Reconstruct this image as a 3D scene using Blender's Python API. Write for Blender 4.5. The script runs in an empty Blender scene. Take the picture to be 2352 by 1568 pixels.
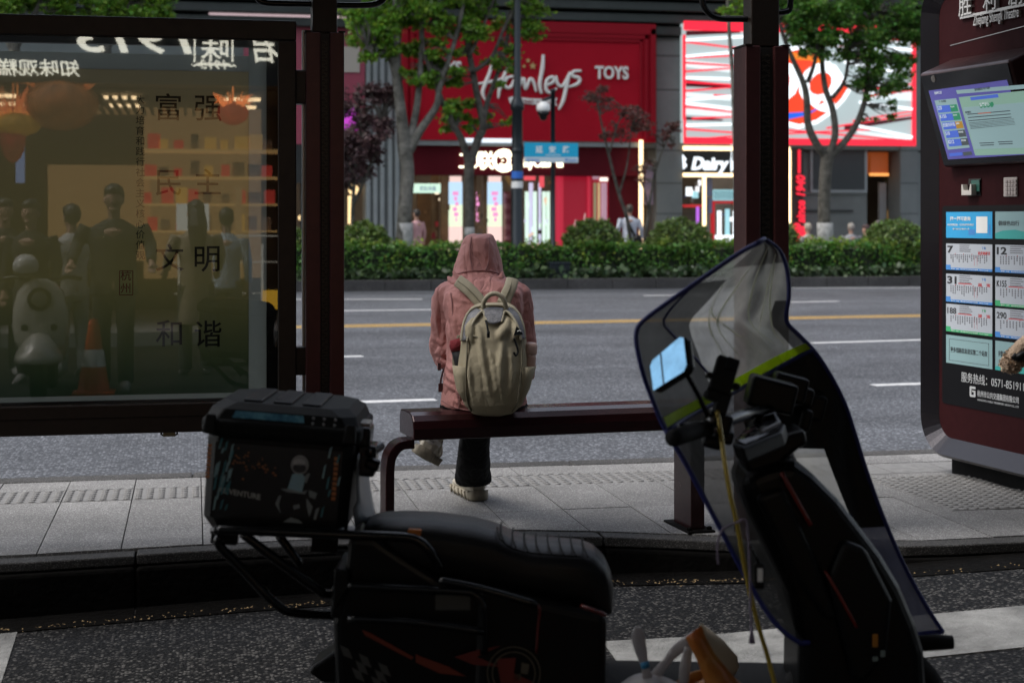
import bpy, math, random
import numpy as np
from mathutils import Vector, Matrix
random.seed(11)
rng = np.random.default_rng(11)
SC = bpy.context.scene
COL = SC.collection

# ---------------------------------------------------------------- camera, sky, sun, exposure
F, CX, HY, TH, EYE = 3600.0, 1176.0, 505.0, math.radians(11.5), 1.3
cam = bpy.data.cameras.new('camera')
cam.lens, cam.sensor_width = F / 2352 * 36, 36
cam.shift_y = -(784 - HY) / 2352
cam.clip_start, cam.clip_end = 0.1, 500
cam.dof.use_dof, cam.dof.focus_distance, cam.dof.aperture_fstop = True, 6.55, 3.8
camo = bpy.data.objects.new('camera', cam)
camo.location = (0, 0, EYE)
camo.rotation_euler = (math.radians(90), 0, -TH)
COL.objects.link(camo)
SC.camera = camo

world = bpy.data.worlds.new('World')
SC.world = world
world.use_nodes = True
wn = world.node_tree
sky = wn.nodes.new('ShaderNodeTexSky')
sky.sky_type, sky.sun_disc = 'NISHITA', False
SUN_EL, SUN_AZ = math.radians(55), math.radians(-84)
sky.sun_elevation, sky.sun_rotation = SUN_EL, SUN_AZ
sky.air_density, sky.dust_density, sky.ozone_density = 1.0, 3.0, 1.0
wn.nodes['Background'].inputs[1].default_value = 0.15
veil = wn.nodes.new('ShaderNodeHueSaturation')                     # thin cloud takes most of the blue out
veil.inputs['Saturation'].default_value = 0.45
wn.links.new(sky.outputs[0], veil.inputs['Color'])
wn.links.new(veil.outputs[0], wn.nodes['Background'].inputs[0])
sun = bpy.data.lights.new('sun', 'SUN')
sun.energy, sun.angle, sun.color = 1.1, math.radians(30), (1.0, 0.96, 0.9)
suno = bpy.data.objects.new('sun', sun)
suno.rotation_euler = (-(math.pi / 2 - SUN_EL), 0, -SUN_AZ)
suno.location = (0, 20, 30)
COL.objects.link(suno)
SC.view_settings.view_transform, SC.view_settings.look = 'Standard', 'None'
SC.view_settings.exposure, SC.view_settings.gamma = 1.06, 1.0

# ---------------------------------------------------------------- helpers
RT = Vector((math.cos(TH), -math.sin(TH), 0))
FW = Vector((math.sin(TH), math.cos(TH), 0))
UP = Vector((0, 0, 1))
EYEV = Vector((0, 0, EYE))
def ray(x, y): return FW + RT * ((x - CX) / F) + UP * (-(y - HY) / F)
def P(x, y, D): return EYEV + ray(x, y) * D                       # at depth D along the view
def G(x, y, z=0.0): return EYEV + ray(x, y) * (F * (EYE - z) / (y - HY))   # on a level plane
def PY(x, y, Y):                                                   # on a facade plane Y = const
    r = ray(x, y); return EYEV + r * (Y / r.y)
def RP(x, y, o, n):                                                # on any plane
    r = ray(x, y); return EYEV + r * ((o - EYEV).dot(n) / r.dot(n))

WM = {}
def link(o, parent=None, wm=None):
    COL.objects.link(o)
    if parent is not None: o.parent = parent
    WM[o.name] = wm if wm is not None else (WM[parent.name].copy() if parent is not None else Matrix())
    return o
def tag(o, label=None, cat=None, group=None, kind=None):
    if label: o['label'] = label
    if cat: o['category'] = cat
    if group: o['group'] = group
    if kind: o['kind'] = kind
    return o
def thing(name, label, cat, loc, rz=0.0, group=None):
    o = bpy.data.objects.new(name, None)
    o.empty_display_size = 0.1
    o.location = loc; o.rotation_euler = (0, 0, rz)
    link(o, None, Matrix.Translation(Vector(loc)) @ Matrix.Rotation(rz, 4, 'Z'))
    return tag(o, label, cat, group)

class MB:
    def __init__(s): s.v, s.f, s.m, s.T = [], [], [], None
    def add(s, vs, fs, m=0):
        b = len(s.v)
        if s.T is not None: vs = [s.T @ Vector(p) for p in vs]
        s.v.extend([tuple(p) for p in vs])
        s.f.extend([tuple(b + i for i in q) for q in fs]); s.m.extend([m] * len(fs))
        return s
    def box(s, c, d, m=0, M=None):
        x, y, z = d[0] / 2, d[1] / 2, d[2] / 2
        vs = [Vector((i * x, j * y, k * z)) for i in (-1, 1) for j in (-1, 1) for k in (-1, 1)]
        if M is not None: vs = [M @ p for p in vs]
        c = Vector(c)
        return s.add([c + p for p in vs], [(0, 1, 3, 2), (4, 6, 7, 5), (0, 4, 5, 1), (2, 3, 7, 6), (0, 2, 6, 4), (1, 5, 7, 3)], m)
    def corners(s, a, b, m=0):
        a, b = Vector(a), Vector(b)
        return s.box((a + b) / 2, [abs(q) for q in (b - a)], m)
    def loft(s, rings, m=0, cap=True, closed=True):
        n = len(rings[0]); vs = [p for r in rings for p in r]; fs = []
        for i in range(len(rings) - 1):
            for j in range(n if closed else n - 1):
                k = (j + 1) % n
                fs.append((i * n + j, i * n + k, (i + 1) * n + k, (i + 1) * n + j))
        if cap and closed:
            fs.append(tuple(range(n - 1, -1, -1))); fs.append(tuple((len(rings) - 1) * n + j for j in range(n)))
        return s.add(vs, fs, m)
    def tube(s, pts, r, n=8, m=0, sub=0, flat=1.0):
        pts = [Vector(p) for p in pts]
        rs = list(r) if hasattr(r, '__len__') else [r] * len(pts)
        if sub: pts, rs = smooth_path(pts, rs, sub)
        rings = []; ref = None
        for i, p in enumerate(pts):
            t = (pts[min(i + 1, len(pts) - 1)] - pts[max(i - 1, 0)])
            t = t.normalized() if t.length > 1e-9 else Vector((0, 0, 1))
            if ref is None:
                ref = Vector((0, 0, 1)) if abs(t.z) < 0.9 else Vector((1, 0, 0))
            a = (ref - t * ref.dot(t)).normalized(); b = t.cross(a); ref = a
            rings.append([p + (a * math.cos(2 * math.pi * k / n) + b * math.sin(2 * math.pi * k / n) * flat) * rs[i] for k in range(n)])
        return s.loft(rings, m)
    def prism(s, poly, o, ax, ay, d, m=0):
        o, ax, ay, d = Vector(o), Vector(ax), Vector(ay), Vector(d)
        n = len(poly)
        a = [o + ax * p[0] + ay * p[1] for p in poly]
        return s.add(a + [p + d for p in a], [tuple(range(n - 1, -1, -1)), tuple(range(n, 2 * n))] + [(i, (i + 1) % n, n + (i + 1) % n, n + i) for i in range(n)], m)
    def poly3(s, pts, d, m=0):
        d = Vector(d); n = len(pts); pts = [Vector(p) for p in pts]
        return s.add(pts + [p + d for p in pts], [tuple(range(n - 1, -1, -1)), tuple(range(n, 2 * n))] + [(i, (i + 1) % n, n + (i + 1) % n, n + i) for i in range(n)], m)
    def ball(s, c, r, n=14, m=0, M=None):
        c = Vector(c); r = Vector(r) if hasattr(r, '__len__') else Vector((r, r, r)); rings = []
        for i in range(n // 2 + 1):
            th = math.pi * (0.02 + 0.96 * i / (n // 2)); ring = []
            for k in range(n):
                q = Vector((math.sin(th) * math.cos(2 * math.pi * k / n) * r.x, math.sin(th) * math.sin(2 * math.pi * k / n) * r.y, -math.cos(th) * r.z))
                ring.append(c + (M @ q if M is not None else q))
            rings.append(ring)
        return s.loft(rings, m)
    def lathe(s, prof, o, n=16, m=0, M=None):
        o = Vector(o)
        return s.loft([[o + ((M @ Vector((r * math.cos(2 * math.pi * k / n), r * math.sin(2 * math.pi * k / n), z))) if M is not None else Vector((r * math.cos(2 * math.pi * k / n), r * math.sin(2 * math.pi * k / n), z))) for k in range(n)] for r, z in prof], m)
    def text(s, t, size, o, rt, up, depth=0.002, bold=0.0, al='L', shear=0.0, m=0, w=None, space=1.0):
        vs, fs, wd = text_geo(t, bold, shear, space)
        o, rt, up = Vector(o), Vector(rt).normalized(), Vector(up).normalized()
        nn = rt.cross(up); sx = size if w is None else w / max(wd, 1e-6)
        off = {'L': 0, 'C': -wd / 2, 'R': -wd}[al]
        return s.add([o + rt * ((x + off) * sx) + up * (y * size) + nn * (z * depth) for x, y, z in vs], fs, m)
    def build(s, name, mats, parent=None, smooth=False, bevel=0.0, seg=2, remesh=0.0, relax=0, origin=None, kind=None, label=None, sub=0, local=False, noise=None):
        me = bpy.data.meshes.new(name)
        o = bpy.data.objects.new(name, me)
        if parent is not None:
            link(o, parent)
        else:
            link(o, None, Matrix.Translation(Vector(origin)) if origin is not None else Matrix())
            if origin is not None: o.location = Vector(origin)
        inv = WM[o.name].inverted()
        vs = s.v if local else [tuple(inv @ Vector(p)) for p in s.v]
        me.from_pydata(vs, [], s.f)
        if not isinstance(mats, (list, tuple)): mats = [mats]
        for q in mats: me.materials.append(q)
        if len(mats) > 1: me.polygons.foreach_set('material_index', s.m)
        if smooth: me.polygons.foreach_set('use_smooth', [True] * len(s.f))
        me.update()
        if bevel:
            b = o.modifiers.new('bevel', 'BEVEL'); b.width = bevel; b.segments = seg; b.limit_method = 'ANGLE'; b.angle_limit = math.radians(40)
            b.harden_normals = False
        if remesh:
            b = o.modifiers.new('remesh', 'REMESH'); b.mode = 'VOXEL'; b.voxel_size = remesh; b.use_smooth_shade = True
        if relax:
            b = o.modifiers.new('relax', 'SMOOTH'); b.iterations = relax; b.factor = 0.5
        if sub:
            b = o.modifiers.new('sub', 'SUBSURF'); b.levels = b.render_levels = sub
        if noise:
            tx = bpy.data.textures.new('folds', 'CLOUDS'); tx.noise_scale = noise[0]; tx.noise_depth = 3
            b = o.modifiers.new('folds', 'DISPLACE'); b.texture = tx; b.strength = noise[1]; b.texture_coords = 'LOCAL'
        if kind: o['kind'] = kind
        if label: o['label'] = label
        return o

def build_each(mb, name, mats, parent=None, **kw):
    """every loose piece of the gathered mesh becomes a part of its own"""
    up = list(range(len(mb.v)))
    def find(a):
        while up[a] != a: up[a] = up[up[a]]; a = up[a]
        return a
    for f in mb.f:
        for a in f[1:]: up[find(a)] = find(f[0])
    groups = {}
    for f, m in zip(mb.f, mb.m): groups.setdefault(find(f[0]), []).append((f, m))
    out = []
    for fs in groups.values():
        q = MB(); idx = {}
        for f, m in fs:
            for a in f:
                if a not in idx: idx[a] = len(q.v); q.v.append(mb.v[a])
            q.f.append(tuple(idx[a] for a in f)); q.m.append(0 if isinstance(mats, (list, tuple)) else m)
        out.append(q.build(name, mats[fs[0][1]] if isinstance(mats, (list, tuple)) else mats, parent, **kw))
    return out
def smooth_path(pts, rs, sub):
    out, ro = [], []
    n = len(pts)
    for i in range(n - 1):
        p0, p1, p2, p3 = pts[max(i - 1, 0)], pts[i], pts[i + 1], pts[min(i + 2, n - 1)]
        for k in range(sub):
            t = k / sub
            out.append(0.5 * ((2 * p1) + (p2 - p0) * t + (2 * p0 - 5 * p1 + 4 * p2 - p3) * t * t + (3 * p1 - p0 - 3 * p2 + p3) * t ** 3))
            ro.append(rs[i] + (rs[i + 1] - rs[i]) * t)
    out.append(pts[-1]); ro.append(rs[-1])
    return out, ro

TXT = {}
def text_geo(t, bold, shear, space):
    k = (t, bold, shear, space)
    if k not in TXT:
        cu = bpy.data.curves.new('lettering', 'FONT'); cu.body = t; cu.size = 1; cu.extrude = 0.5; cu.offset = bold; cu.shear = shear
        cu.resolution_u = 3; cu.space_character = space
        o = bpy.data.objects.new('lettering', cu); me = o.to_mesh()
        vs = [(v.co.x, v.co.y, v.co.z + 0.5) for v in me.vertices]; fs = [tuple(p.vertices) for p in me.polygons]
        o.to_mesh_clear(); bpy.data.objects.remove(o); bpy.data.curves.remove(cu)
        x0 = min([v[0] for v in vs] or [0]); x1 = max([v[0] for v in vs] or [1])
        TXT[k] = ([(a - x0, b, c) for a, b, c in vs], fs, x1 - x0)
    return TXT[k]

# ---------------------------------------------------------------- materials
def mat(name, col, rough=0.6, metal=0.0, spec=0.5, noise=None, bump=None, coat=0.0, emit=None, alpha=None, trans=None, island=0.0, ior=None):
    m = bpy.data.materials.new(name); m.use_nodes = True
    nt = m.node_tree; b = nt.nodes['Principled BSDF']; L = nt.links
    c = (*col, 1)
    b.inputs['Base Color'].default_value = c; b.inputs['Roughness'].default_value = rough; b.inputs['Metallic'].default_value = metal
    b.inputs['Specular IOR Level'].default_value = spec; b.inputs['Coat Weight'].default_value = coat; b.inputs['Coat Roughness'].default_value = 0.08
    tc = nt.nodes.new('ShaderNodeTexCoord')
    last = None
    if noise:                                                     # (scale, amount, [second colour])
        n = nt.nodes.new('ShaderNodeTexNoise'); n.inputs['Scale'].default_value = noise[0]; n.inputs['Detail'].default_value = 6
        n.inputs['Roughness'].default_value = 0.65
        L.new(tc.outputs['Object'], n.inputs['Vector'])
        r = nt.nodes.new('ShaderNodeMapRange'); r.inputs[1].default_value = 0.3; r.inputs[2].default_value = 0.7
        L.new(n.outputs[0], r.inputs[0])
        mx = nt.nodes.new('ShaderNodeMix'); mx.data_type = 'RGBA'
        c2 = noise[2] if len(noise) > 2 else tuple(q * (1 - noise[1]) for q in col)
        mx.inputs[6].default_value = c; mx.inputs[7].default_value = (*c2, 1)
        L.new(r.outputs[0], mx.inputs[0]); last = mx.outputs[2]
        rr = nt.nodes.new('ShaderNodeMapRange'); rr.inputs[3].default_value = max(rough - 0.08, 0.02); rr.inputs[4].default_value = min(rough + 0.12, 1)
        L.new(n.outputs[0], rr.inputs[0]); L.new(rr.outputs[0], b.inputs['Roughness'])
    if island:
        g = nt.nodes.new('ShaderNodeNewGeometry'); hv = nt.nodes.new('ShaderNodeHueSaturation')
        a1 = nt.nodes.new('ShaderNodeMapRange'); a1.inputs[3].default_value = 1 - island; a1.inputs[4].default_value = 1 + island
        L.new(g.outputs['Random Per Island'], a1.inputs[0]); L.new(a1.outputs[0], hv.inputs['Value'])
        a2 = nt.nodes.new('ShaderNodeMath'); a2.operation = 'MULTIPLY_ADD'; a2.inputs[1].default_value = 0.06 * min(1, island * 2); a2.inputs[2].default_value = 0.47
        fr = nt.nodes.new('ShaderNodeMath'); fr.operation = 'FRACT'; m7 = nt.nodes.new('ShaderNodeMath'); m7.operation = 'MULTIPLY'; m7.inputs[1].default_value = 7.31
        L.new(g.outputs['Random Per Island'], m7.inputs[0]); L.new(m7.outputs[0], fr.inputs[0]); L.new(fr.outputs[0], a2.inputs[0])
        if name.startswith('leaf'): L.new(a2.outputs[0], hv.inputs['Hue'])
        hv.inputs['Color'].default_value = c
        if last is not None: L.new(last, hv.inputs['Color'])
        last = hv.outputs[0]
    if last is not None: L.new(last, b.inputs['Base Color'])
    if bump:                                                      # (scale, strength, distance)
        n = nt.nodes.new('ShaderNodeTexNoise'); n.inputs['Scale'].default_value = bump[0]; n.inputs['Detail'].default_value = 5
        L.new(tc.outputs['Object'], n.inputs['Vector'])
        bp = nt.nodes.new('ShaderNodeBump'); bp.inputs['Strength'].default_value = bump[1]; bp.inputs['Distance'].default_value = bump[2] if len(bump) > 2 else 0.01
        L.new(n.outputs[0], bp.inputs['Height']); L.new(bp.outputs[0], b.inputs['Normal'])
    if emit:
        b.inputs['Emission Color'].default_value = (*emit[0], 1); b.inputs['Emission Strength'].default_value = emit[1]
    out = nt.nodes['Material Output']
    if alpha is not None:                                         # see-through sheet
        t = nt.nodes.new('ShaderNodeBsdfTransparent'); mx = nt.nodes.new('ShaderNodeMixShader'); mx.inputs[0].default_value = alpha
        L.new(t.outputs[0], mx.inputs[1]); L.new(b.outputs[0], mx.inputs[2]); L.new(mx.outputs[0], out.inputs[0])
    if trans:                                                     # thin leaf / paper lit from behind
        t = nt.nodes.new('ShaderNodeBsdfTranslucent'); mx = nt.nodes.new('ShaderNodeMixShader'); mx.inputs[0].default_value = trans
        t.inputs[0].default_value = c
        if last is not None: L.new(last, t.inputs[0])
        L.new(b.outputs[0], mx.inputs[1]); L.new(t.outputs[0], mx.inputs[2]); L.new(mx.outputs[0], out.inputs[0])
        if alpha is not None:
            t2 = nt.nodes.new('ShaderNodeBsdfTransparent'); m2 = nt.nodes.new('ShaderNodeMixShader'); m2.inputs[0].default_value = alpha
            L.new(t2.outputs[0], m2.inputs[1]); L.new(mx.outputs[0], m2.inputs[2]); L.new(m2.outputs[0], out.inputs[0])
    return m
EK = 0.50                                                          # the lit signs against the daylight of this exposure
def glow(name, col, k): return mat(name, tuple(q * 0.35 for q in col), 0.5, emit=(col, k * EK))

def speckle(name, dark, light, scale, thr, rough=0.8, bump=0.5, big=0.25, stain=None):
    m = mat(name, dark, rough, spec=0.18); nt = m.node_tree; b = nt.nodes['Principled BSDF']; L = nt.links
    tc = nt.nodes.new('ShaderNodeTexCoord')
    v = nt.nodes.new('ShaderNodeTexVoronoi'); v.inputs['Scale'].default_value = scale; L.new(tc.outputs['Object'], v.inputs['Vector'])
    sp = nt.nodes.new('ShaderNodeSeparateColor'); L.new(v.outputs['Color'], sp.inputs[0])
    r = nt.nodes.new('ShaderNodeMapRange'); r.inputs[1].default_value = thr; r.inputs[2].default_value = 1.0; L.new(sp.outputs[0], r.inputs[0])
    e = nt.nodes.new('ShaderNodeMapRange'); e.inputs[1].default_value = 0.62; e.inputs[2].default_value = 0.35; L.new(v.outputs['Distance'], e.inputs[0])
    mu = nt.nodes.new('ShaderNodeMath'); mu.operation = 'MULTIPLY'; L.new(r.outputs[0], mu.inputs[0]); L.new(e.outputs[0], mu.inputs[1])
    mx = nt.nodes.new('ShaderNodeMix'); mx.data_type = 'RGBA'; mx.inputs[6].default_value = (*dark, 1); mx.inputs[7].default_value = (*light, 1); L.new(mu.outputs[0], mx.inputs[0])
    n = nt.nodes.new('ShaderNodeTexNoise'); n.inputs['Scale'].default_value = 0.9; n.inputs['Detail'].default_value = 7; n.inputs['Roughness'].default_value = 0.7
    L.new(tc.outputs['Object'], n.inputs['Vector'])
    a = nt.nodes.new('ShaderNodeMapRange'); a.inputs[1].default_value = 0.3; a.inputs[2].default_value = 0.7; a.inputs[3].default_value = 1 - big; a.inputs[4].default_value = 1 + big
    L.new(n.outputs[0], a.inputs[0])
    hv = nt.nodes.new('ShaderNodeHueSaturation'); L.new(mx.outputs[2], hv.inputs['Color']); L.new(a.outputs[0], hv.inputs['Value'])
    L.new(hv.outputs[0], b.inputs['Base Color'])
    bp = nt.nodes.new('ShaderNodeBump'); bp.inputs['Strength'].default_value = bump; bp.inputs['Distance'].default_value = 0.004; L.new(v.outputs['Distance'], bp.inputs['Height'])
    bp.invert = True; L.new(bp.outputs[0], b.inputs['Normal'])
    return m
# ---------------------------------------------------------------- palette
M = {}
M['road'] = speckle('asphalt_road', (0.044, 0.047, 0.053), (0.175, 0.182, 0.20), 48, 0.35, 0.75, 0.9, 0.2)
nt = M['road'].node_tree; bs_ = nt.nodes['Principled BSDF']; src = bs_.inputs['Base Color'].links[0].from_socket   # tyre tracks and old patches
tcw = nt.nodes.new('ShaderNodeTexCoord'); mpw = nt.nodes.new('ShaderNodeMapping'); mpw.inputs['Scale'].default_value = (.05, .8, 1); nzw = nt.nodes.new('ShaderNodeTexNoise'); nzw.inputs['Scale'].default_value = 1.0; nzw.inputs['Detail'].default_value = 5; nzw.inputs['Distortion'].default_value = .4
nt.links.new(tcw.outputs['Object'], mpw.inputs[0]); nt.links.new(mpw.outputs[0], nzw.inputs['Vector'])
mrw = nt.nodes.new('ShaderNodeMapRange'); mrw.inputs[1].default_value = .32; mrw.inputs[2].default_value = .68; mrw.inputs[3].default_value = .82; mrw.inputs[4].default_value = 1.36; nt.links.new(nzw.outputs[0], mrw.inputs[0])
hvw = nt.nodes.new('ShaderNodeHueSaturation'); nt.links.new(src, hvw.inputs['Color']); nt.links.new(mrw.outputs[0], hvw.inputs['Value']); nt.links.new(hvw.outputs[0], bs_.inputs['Base Color'])
M['lane'] = speckle('chip_seal', (0.004, 0.004, 0.0045), (0.115, 0.11, 0.105), 78, 0.45, 0.7, 1.0, 0.35)
M['granite'] = speckle('granite_paving', (0.15, 0.147, 0.144), (0.40, 0.395, 0.385), 170, 0.25, 0.75, 0.3, 0.26)
M['kerb'] = speckle('kerb_stone', (0.040, 0.039, 0.038), (0.15, 0.143, 0.138), 190, 0.4, 0.75, 0.4, 0.35)
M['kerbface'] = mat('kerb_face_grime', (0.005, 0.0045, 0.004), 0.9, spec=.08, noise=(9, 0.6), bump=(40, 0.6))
M['tact'] = mat('tactile_stone', (0.20, 0.196, 0.19), 0.7, noise=(18, 0.35), bump=(120, 0.2))
M['joint'] = mat('joint_dirt', (0.03, 0.028, 0.025), 0.95)
M['soil'] = mat('soil', (0.04, 0.03, 0.02), 0.95, noise=(6, 0.5), bump=(30, 0.6))
M['white'] = mat('road_paint_white', (0.55, 0.55, 0.55), 0.6, noise=(14, 0.35), bump=(120, 0.3))
M['worn'] = mat('worn_white_paint', (0.30, 0.30, 0.29), 0.7, noise=(7, 0.6), bump=(90, 0.5))
M['yellow'] = mat('road_paint_yellow', (0.50, 0.30, 0.06), 0.6, noise=(14, 0.3))
M['litter'] = mat('dry_catkins', (0.22, 0.15, 0.07), 0.9, island=0.4)
M['stone'] = mat('facade_stone', (0.15, 0.17, 0.17), 0.6, noise=(1.2, 0.25), bump=(30, 0.1))
M['stone2'] = mat('pilaster_stone', (0.28, 0.315, 0.325), 0.5, noise=(1.5, 0.25))
M['dark'] = mat('dark_cladding', (0.02, 0.024, 0.024), 0.5, noise=(2, 0.3))
M['cornice'] = mat('green_grey_cornice', (0.028, 0.036, 0.034), 0.55, noise=(2, 0.3))
M['red'] = mat('red_fascia', (0.38, 0.005, 0.018), 0.65, spec=.12, noise=(1.0, 0.12))
M['red2'] = mat('dark_red_fascia', (0.09, 0.004, 0.010), 0.6, spec=.12, noise=(1.0, 0.15))
M['redtrim'] = mat('red_moulding', (0.25, 0.004, 0.013), 0.6, spec=.15)
M['offwhite'] = mat('white_letters', (0.75, 0.75, 0.72), 0.4)
M['black'] = mat('black_plastic', (0.0035, 0.004, 0.0045), 0.40, spec=0.22, bump=(300, 0.08))
M['blackgloss'] = mat('gloss_black', (0.003, 0.0035, 0.004), 0.22, spec=0.4, bump=(60, 0.02))
M['rubber'] = mat('rubber', (0.006, 0.006, 0.006), 0.8, spec=0.2, bump=(200, 0.2))
M['bark'] = mat('bark', (0.12, 0.112, 0.092), 0.9, noise=(5.5, 0.65, (0.022, 0.02, 0.015)), bump=(22, 1.0, 0.03))
M['bark2'] = mat('smooth_grey_bark', (0.20, 0.19, 0.165), 0.9, noise=(4.5, 0.6, (0.028, 0.028, 0.02)), bump=(18, 0.9, 0.03))
M['lime'] = mat('limewash', (0.42, 0.42, 0.40), 0.9, noise=(7, 0.6), bump=(25, 0.6))
M['leaf'] = mat('leaf_fresh', (0.15, 0.29, 0.030), 0.45, island=0.5, trans=0.5)
M['leaf2'] = mat('leaf_deep', (0.085, 0.20, 0.028), 0.45, island=0.55, trans=0.45)
M['leafp'] = mat('leaf_purple', (0.085, 0.045, 0.048), 0.5, island=0.5, trans=0.3)
M['leafr'] = mat('leaf_russet', (0.12, 0.045, 0.035), 0.5, island=0.45, trans=0.35)
M['leafh'] = mat('leaf_hedge', (0.085, 0.20, 0.032), 0.38, island=0.55, trans=0.3)
M['leafb'] = mat('leaf_bush', (0.12, 0.19, 0.042), 0.38, island=0.55, trans=0.3)
M['grass'] = mat('leaf_lily_turf', (0.03, 0.06, 0.018), 0.5, island=0.45)
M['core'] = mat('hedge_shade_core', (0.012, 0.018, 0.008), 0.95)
M['pole'] = mat('dark_teal_pole', (0.012, 0.018, 0.022), 0.35, metal=0.3)
M['warm'] = glow('warm_led', (1.0, 0.72, 0.40), 2.6)
M['cool'] = glow('cool_led', (0.88, 0.95, 1.0), 1.5)
M['neon'] = glow('red_neon', (1.0, 0.02, 0.05), 1.05)
M['letter'] = glow('lit_letters', (1.0, 0.93, 0.66), 3.0)
M['lith'] = glow('lit_white_letters', (0.85, 0.93, 1.0), 1.5)
M['ceil'] = glow('ceiling_light', (1.0, 0.85, 0.65), 4.0)

def st(o): o['kind'] = 'structure'; return o

# ---------------------------------------------------------------- ground, road, paving
ZR, ZL, ZF = -0.2, -0.23, -0.05
mb = MB(); mb.corners((-150, -60, -1.2), (150, 160, -0.36)); st(mb.build('ground', M['soil']))
def gy(y, x=1176, z=ZR): return G(x, y, z)
YK = 8.24                                                          # road side edge of the bus platform
YF = gy(666).y                                                     # far kerb
mb = MB(); mb.corners((-90, YK - 0.3, -0.35), (120, YF + 0.3, ZR)); st(mb.build('road', M['road']))
LX = [(-90, -.23), (-.9, -.222), (.6, -.195), (1.7, -.155), (2.9, -.062), (3.6, -.045), (120, -.045)]   # the lane climbs to meet the platform
def zl(x):
    for (a, za), (b, zb_) in zip(LX, LX[1:]):
        if a <= x <= b: return za + (zb_ - za) * (x - a) / (b - a)
    return LX[-1][1]
def GL(x, y):
    z = ZL
    for _ in range(12): z = z * .4 + zl(G(x, y, z).x) * .6
    p = G(x, y, z); p.z = zl(p.x); return p
mb = MB()
for (a, za), (b, zb_) in zip(LX, LX[1:]): mb.add([(a, -6.2, za), (b, -6.2, zb_), (b, 6.7, zb_), (a, 6.7, za)], [(0, 1, 2, 3)])
st(mb.build('cycle_lane', M['lane']))

def stripe(name, x0, x1, yc, w, m, label=None):
    mb = MB(); mb.corners((x0, yc - w / 2, ZR - 0.01), (x1, yc + w / 2, ZR + 0.004)); o = st(mb.build(name, m)); return o
def dash(px0, px1, py, w=0.15):                                    # one painted dash seen at this height in the photo
    a, b = G(px0, py, ZR), G(px1, py, ZR); stripe('lane_marking', a.x, b.x, (a.y + b.y) / 2, w, M['white'])
def seg(name, p, q, ends, w, m):                                  # pieces of one painted line running through two ground points
    p, q = Vector((p.x, p.y, 0)), Vector((q.x, q.y, 0)); d = (q - p).normalized(); n = Vector((-d.y, d.x, 0)) * w / 2
    for a, b in ends:
        a, b = p + d * a, p + d * b
        mb = MB(); mb.poly3([(v.x, v.y, ZR - .01) for v in (a - n, b - n, b + n, a + n)], (0, 0, 0.014)); st(mb.build(name, m))
p, q = G(1000, 918, ZR), G(2007, 885, ZR); L_ = (q - p).length
seg('lane_marking', p, q, [(-4.6, 0), (-14.6, -10.6), (L_, L_ + 4.4), (L_ + 12, L_ + 16)], .15, M['white'])
p, q = G(833, 818, ZR), G(1866, 788, ZR); L_ = (q - p).length
seg('lane_marking', p, q, [(-3.0, 0), (-14, -9), (L_, L_ + 1.95), (L_ + 9, L_ + 13)], .15, M['white'])
p, q = G(800, 749, ZR), G(2120, 725, ZR)
n_ = Vector((-(q - p).y, (q - p).x, 0)).normalized() * .16
for s_ in (-1, 1): seg('centre_line', p + n_ * s_, q + n_ * s_, [(-40, 70)], .15, M['yellow'])
for (p0, y0, p1, y1) in ((700, 715, 1000, 711), (1815, 694, 1925, 692), (640, 688, 970, 687), (1480, 679, 1625, 678), (1820, 661.5, 2125, 661)):
    p, q = G(p0, y0, ZR), G(p1, y1, ZR); seg('lane_marking', p, q, [(0, (q - p).length)], .17, M['white'])

# paving slabs: a bed, bevelled slabs with open joints, one row of blister paving
edge = [(-12.0, 6.47)] + [(G(x, y).x, G(x, y).y) for x, y in ((0, 1277), (500, 1247), (1190, 1214), (1415, 1219), (1684, 1231), (2088, 1241), (2352, 1229))] + [(5.2, 5.95), (12.0, 5.9)]
def edge_y(x):
    for (x0, y0), (x1, y1) in zip(edge, edge[1:]):
        if x0 <= x <= x1: return y0 + (y1 - y0) * (x - x0) / (x1 - x0)
    return edge[-1][1]
pv = MB(); bed = MB()
bed.prism([(-12, YK)] + [(x, y - 0.01) for x, y in edge] + [(12, YK)], (0, 0, -0.3), (1, 0, 0), (0, 1, 0), (0, 0, 0.29))
TW = 0.318
X0 = G(302, 1150).x
rows = [(7.815, YK - 0.16), (6.86, 7.495), (5.6, 6.86)]
for i in range(-30, 32):
    xa, xb = X0 + i * TW + 0.0025, X0 + (i + 1) * TW - 0.0025
    for r, (ya, yb) in enumerate(rows):
        ya2a, ya2b = max(ya, edge_y(xa)), max(ya, edge_y(xb))
        if ya2a > yb - 0.03 or ya2b > yb - 0.03: continue
        z = random.uniform(-0.0015, 0.0015)
        a = [(xa, ya2a + 0.0025), (xb, ya2b + 0.0025), (xb, yb - 0.0025), (xa, yb - 0.0025)]
        pv.poly3([(p[0], p[1], -0.012) for p in a], (0, 0, 0.012 + z))
    # kerb row on the road side
pav = st(bed.build('pavement', M['joint']))
pav2 = pv.build('pavement_slabs', mat('granite_slab', (1, 1, 1)), pav)
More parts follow.
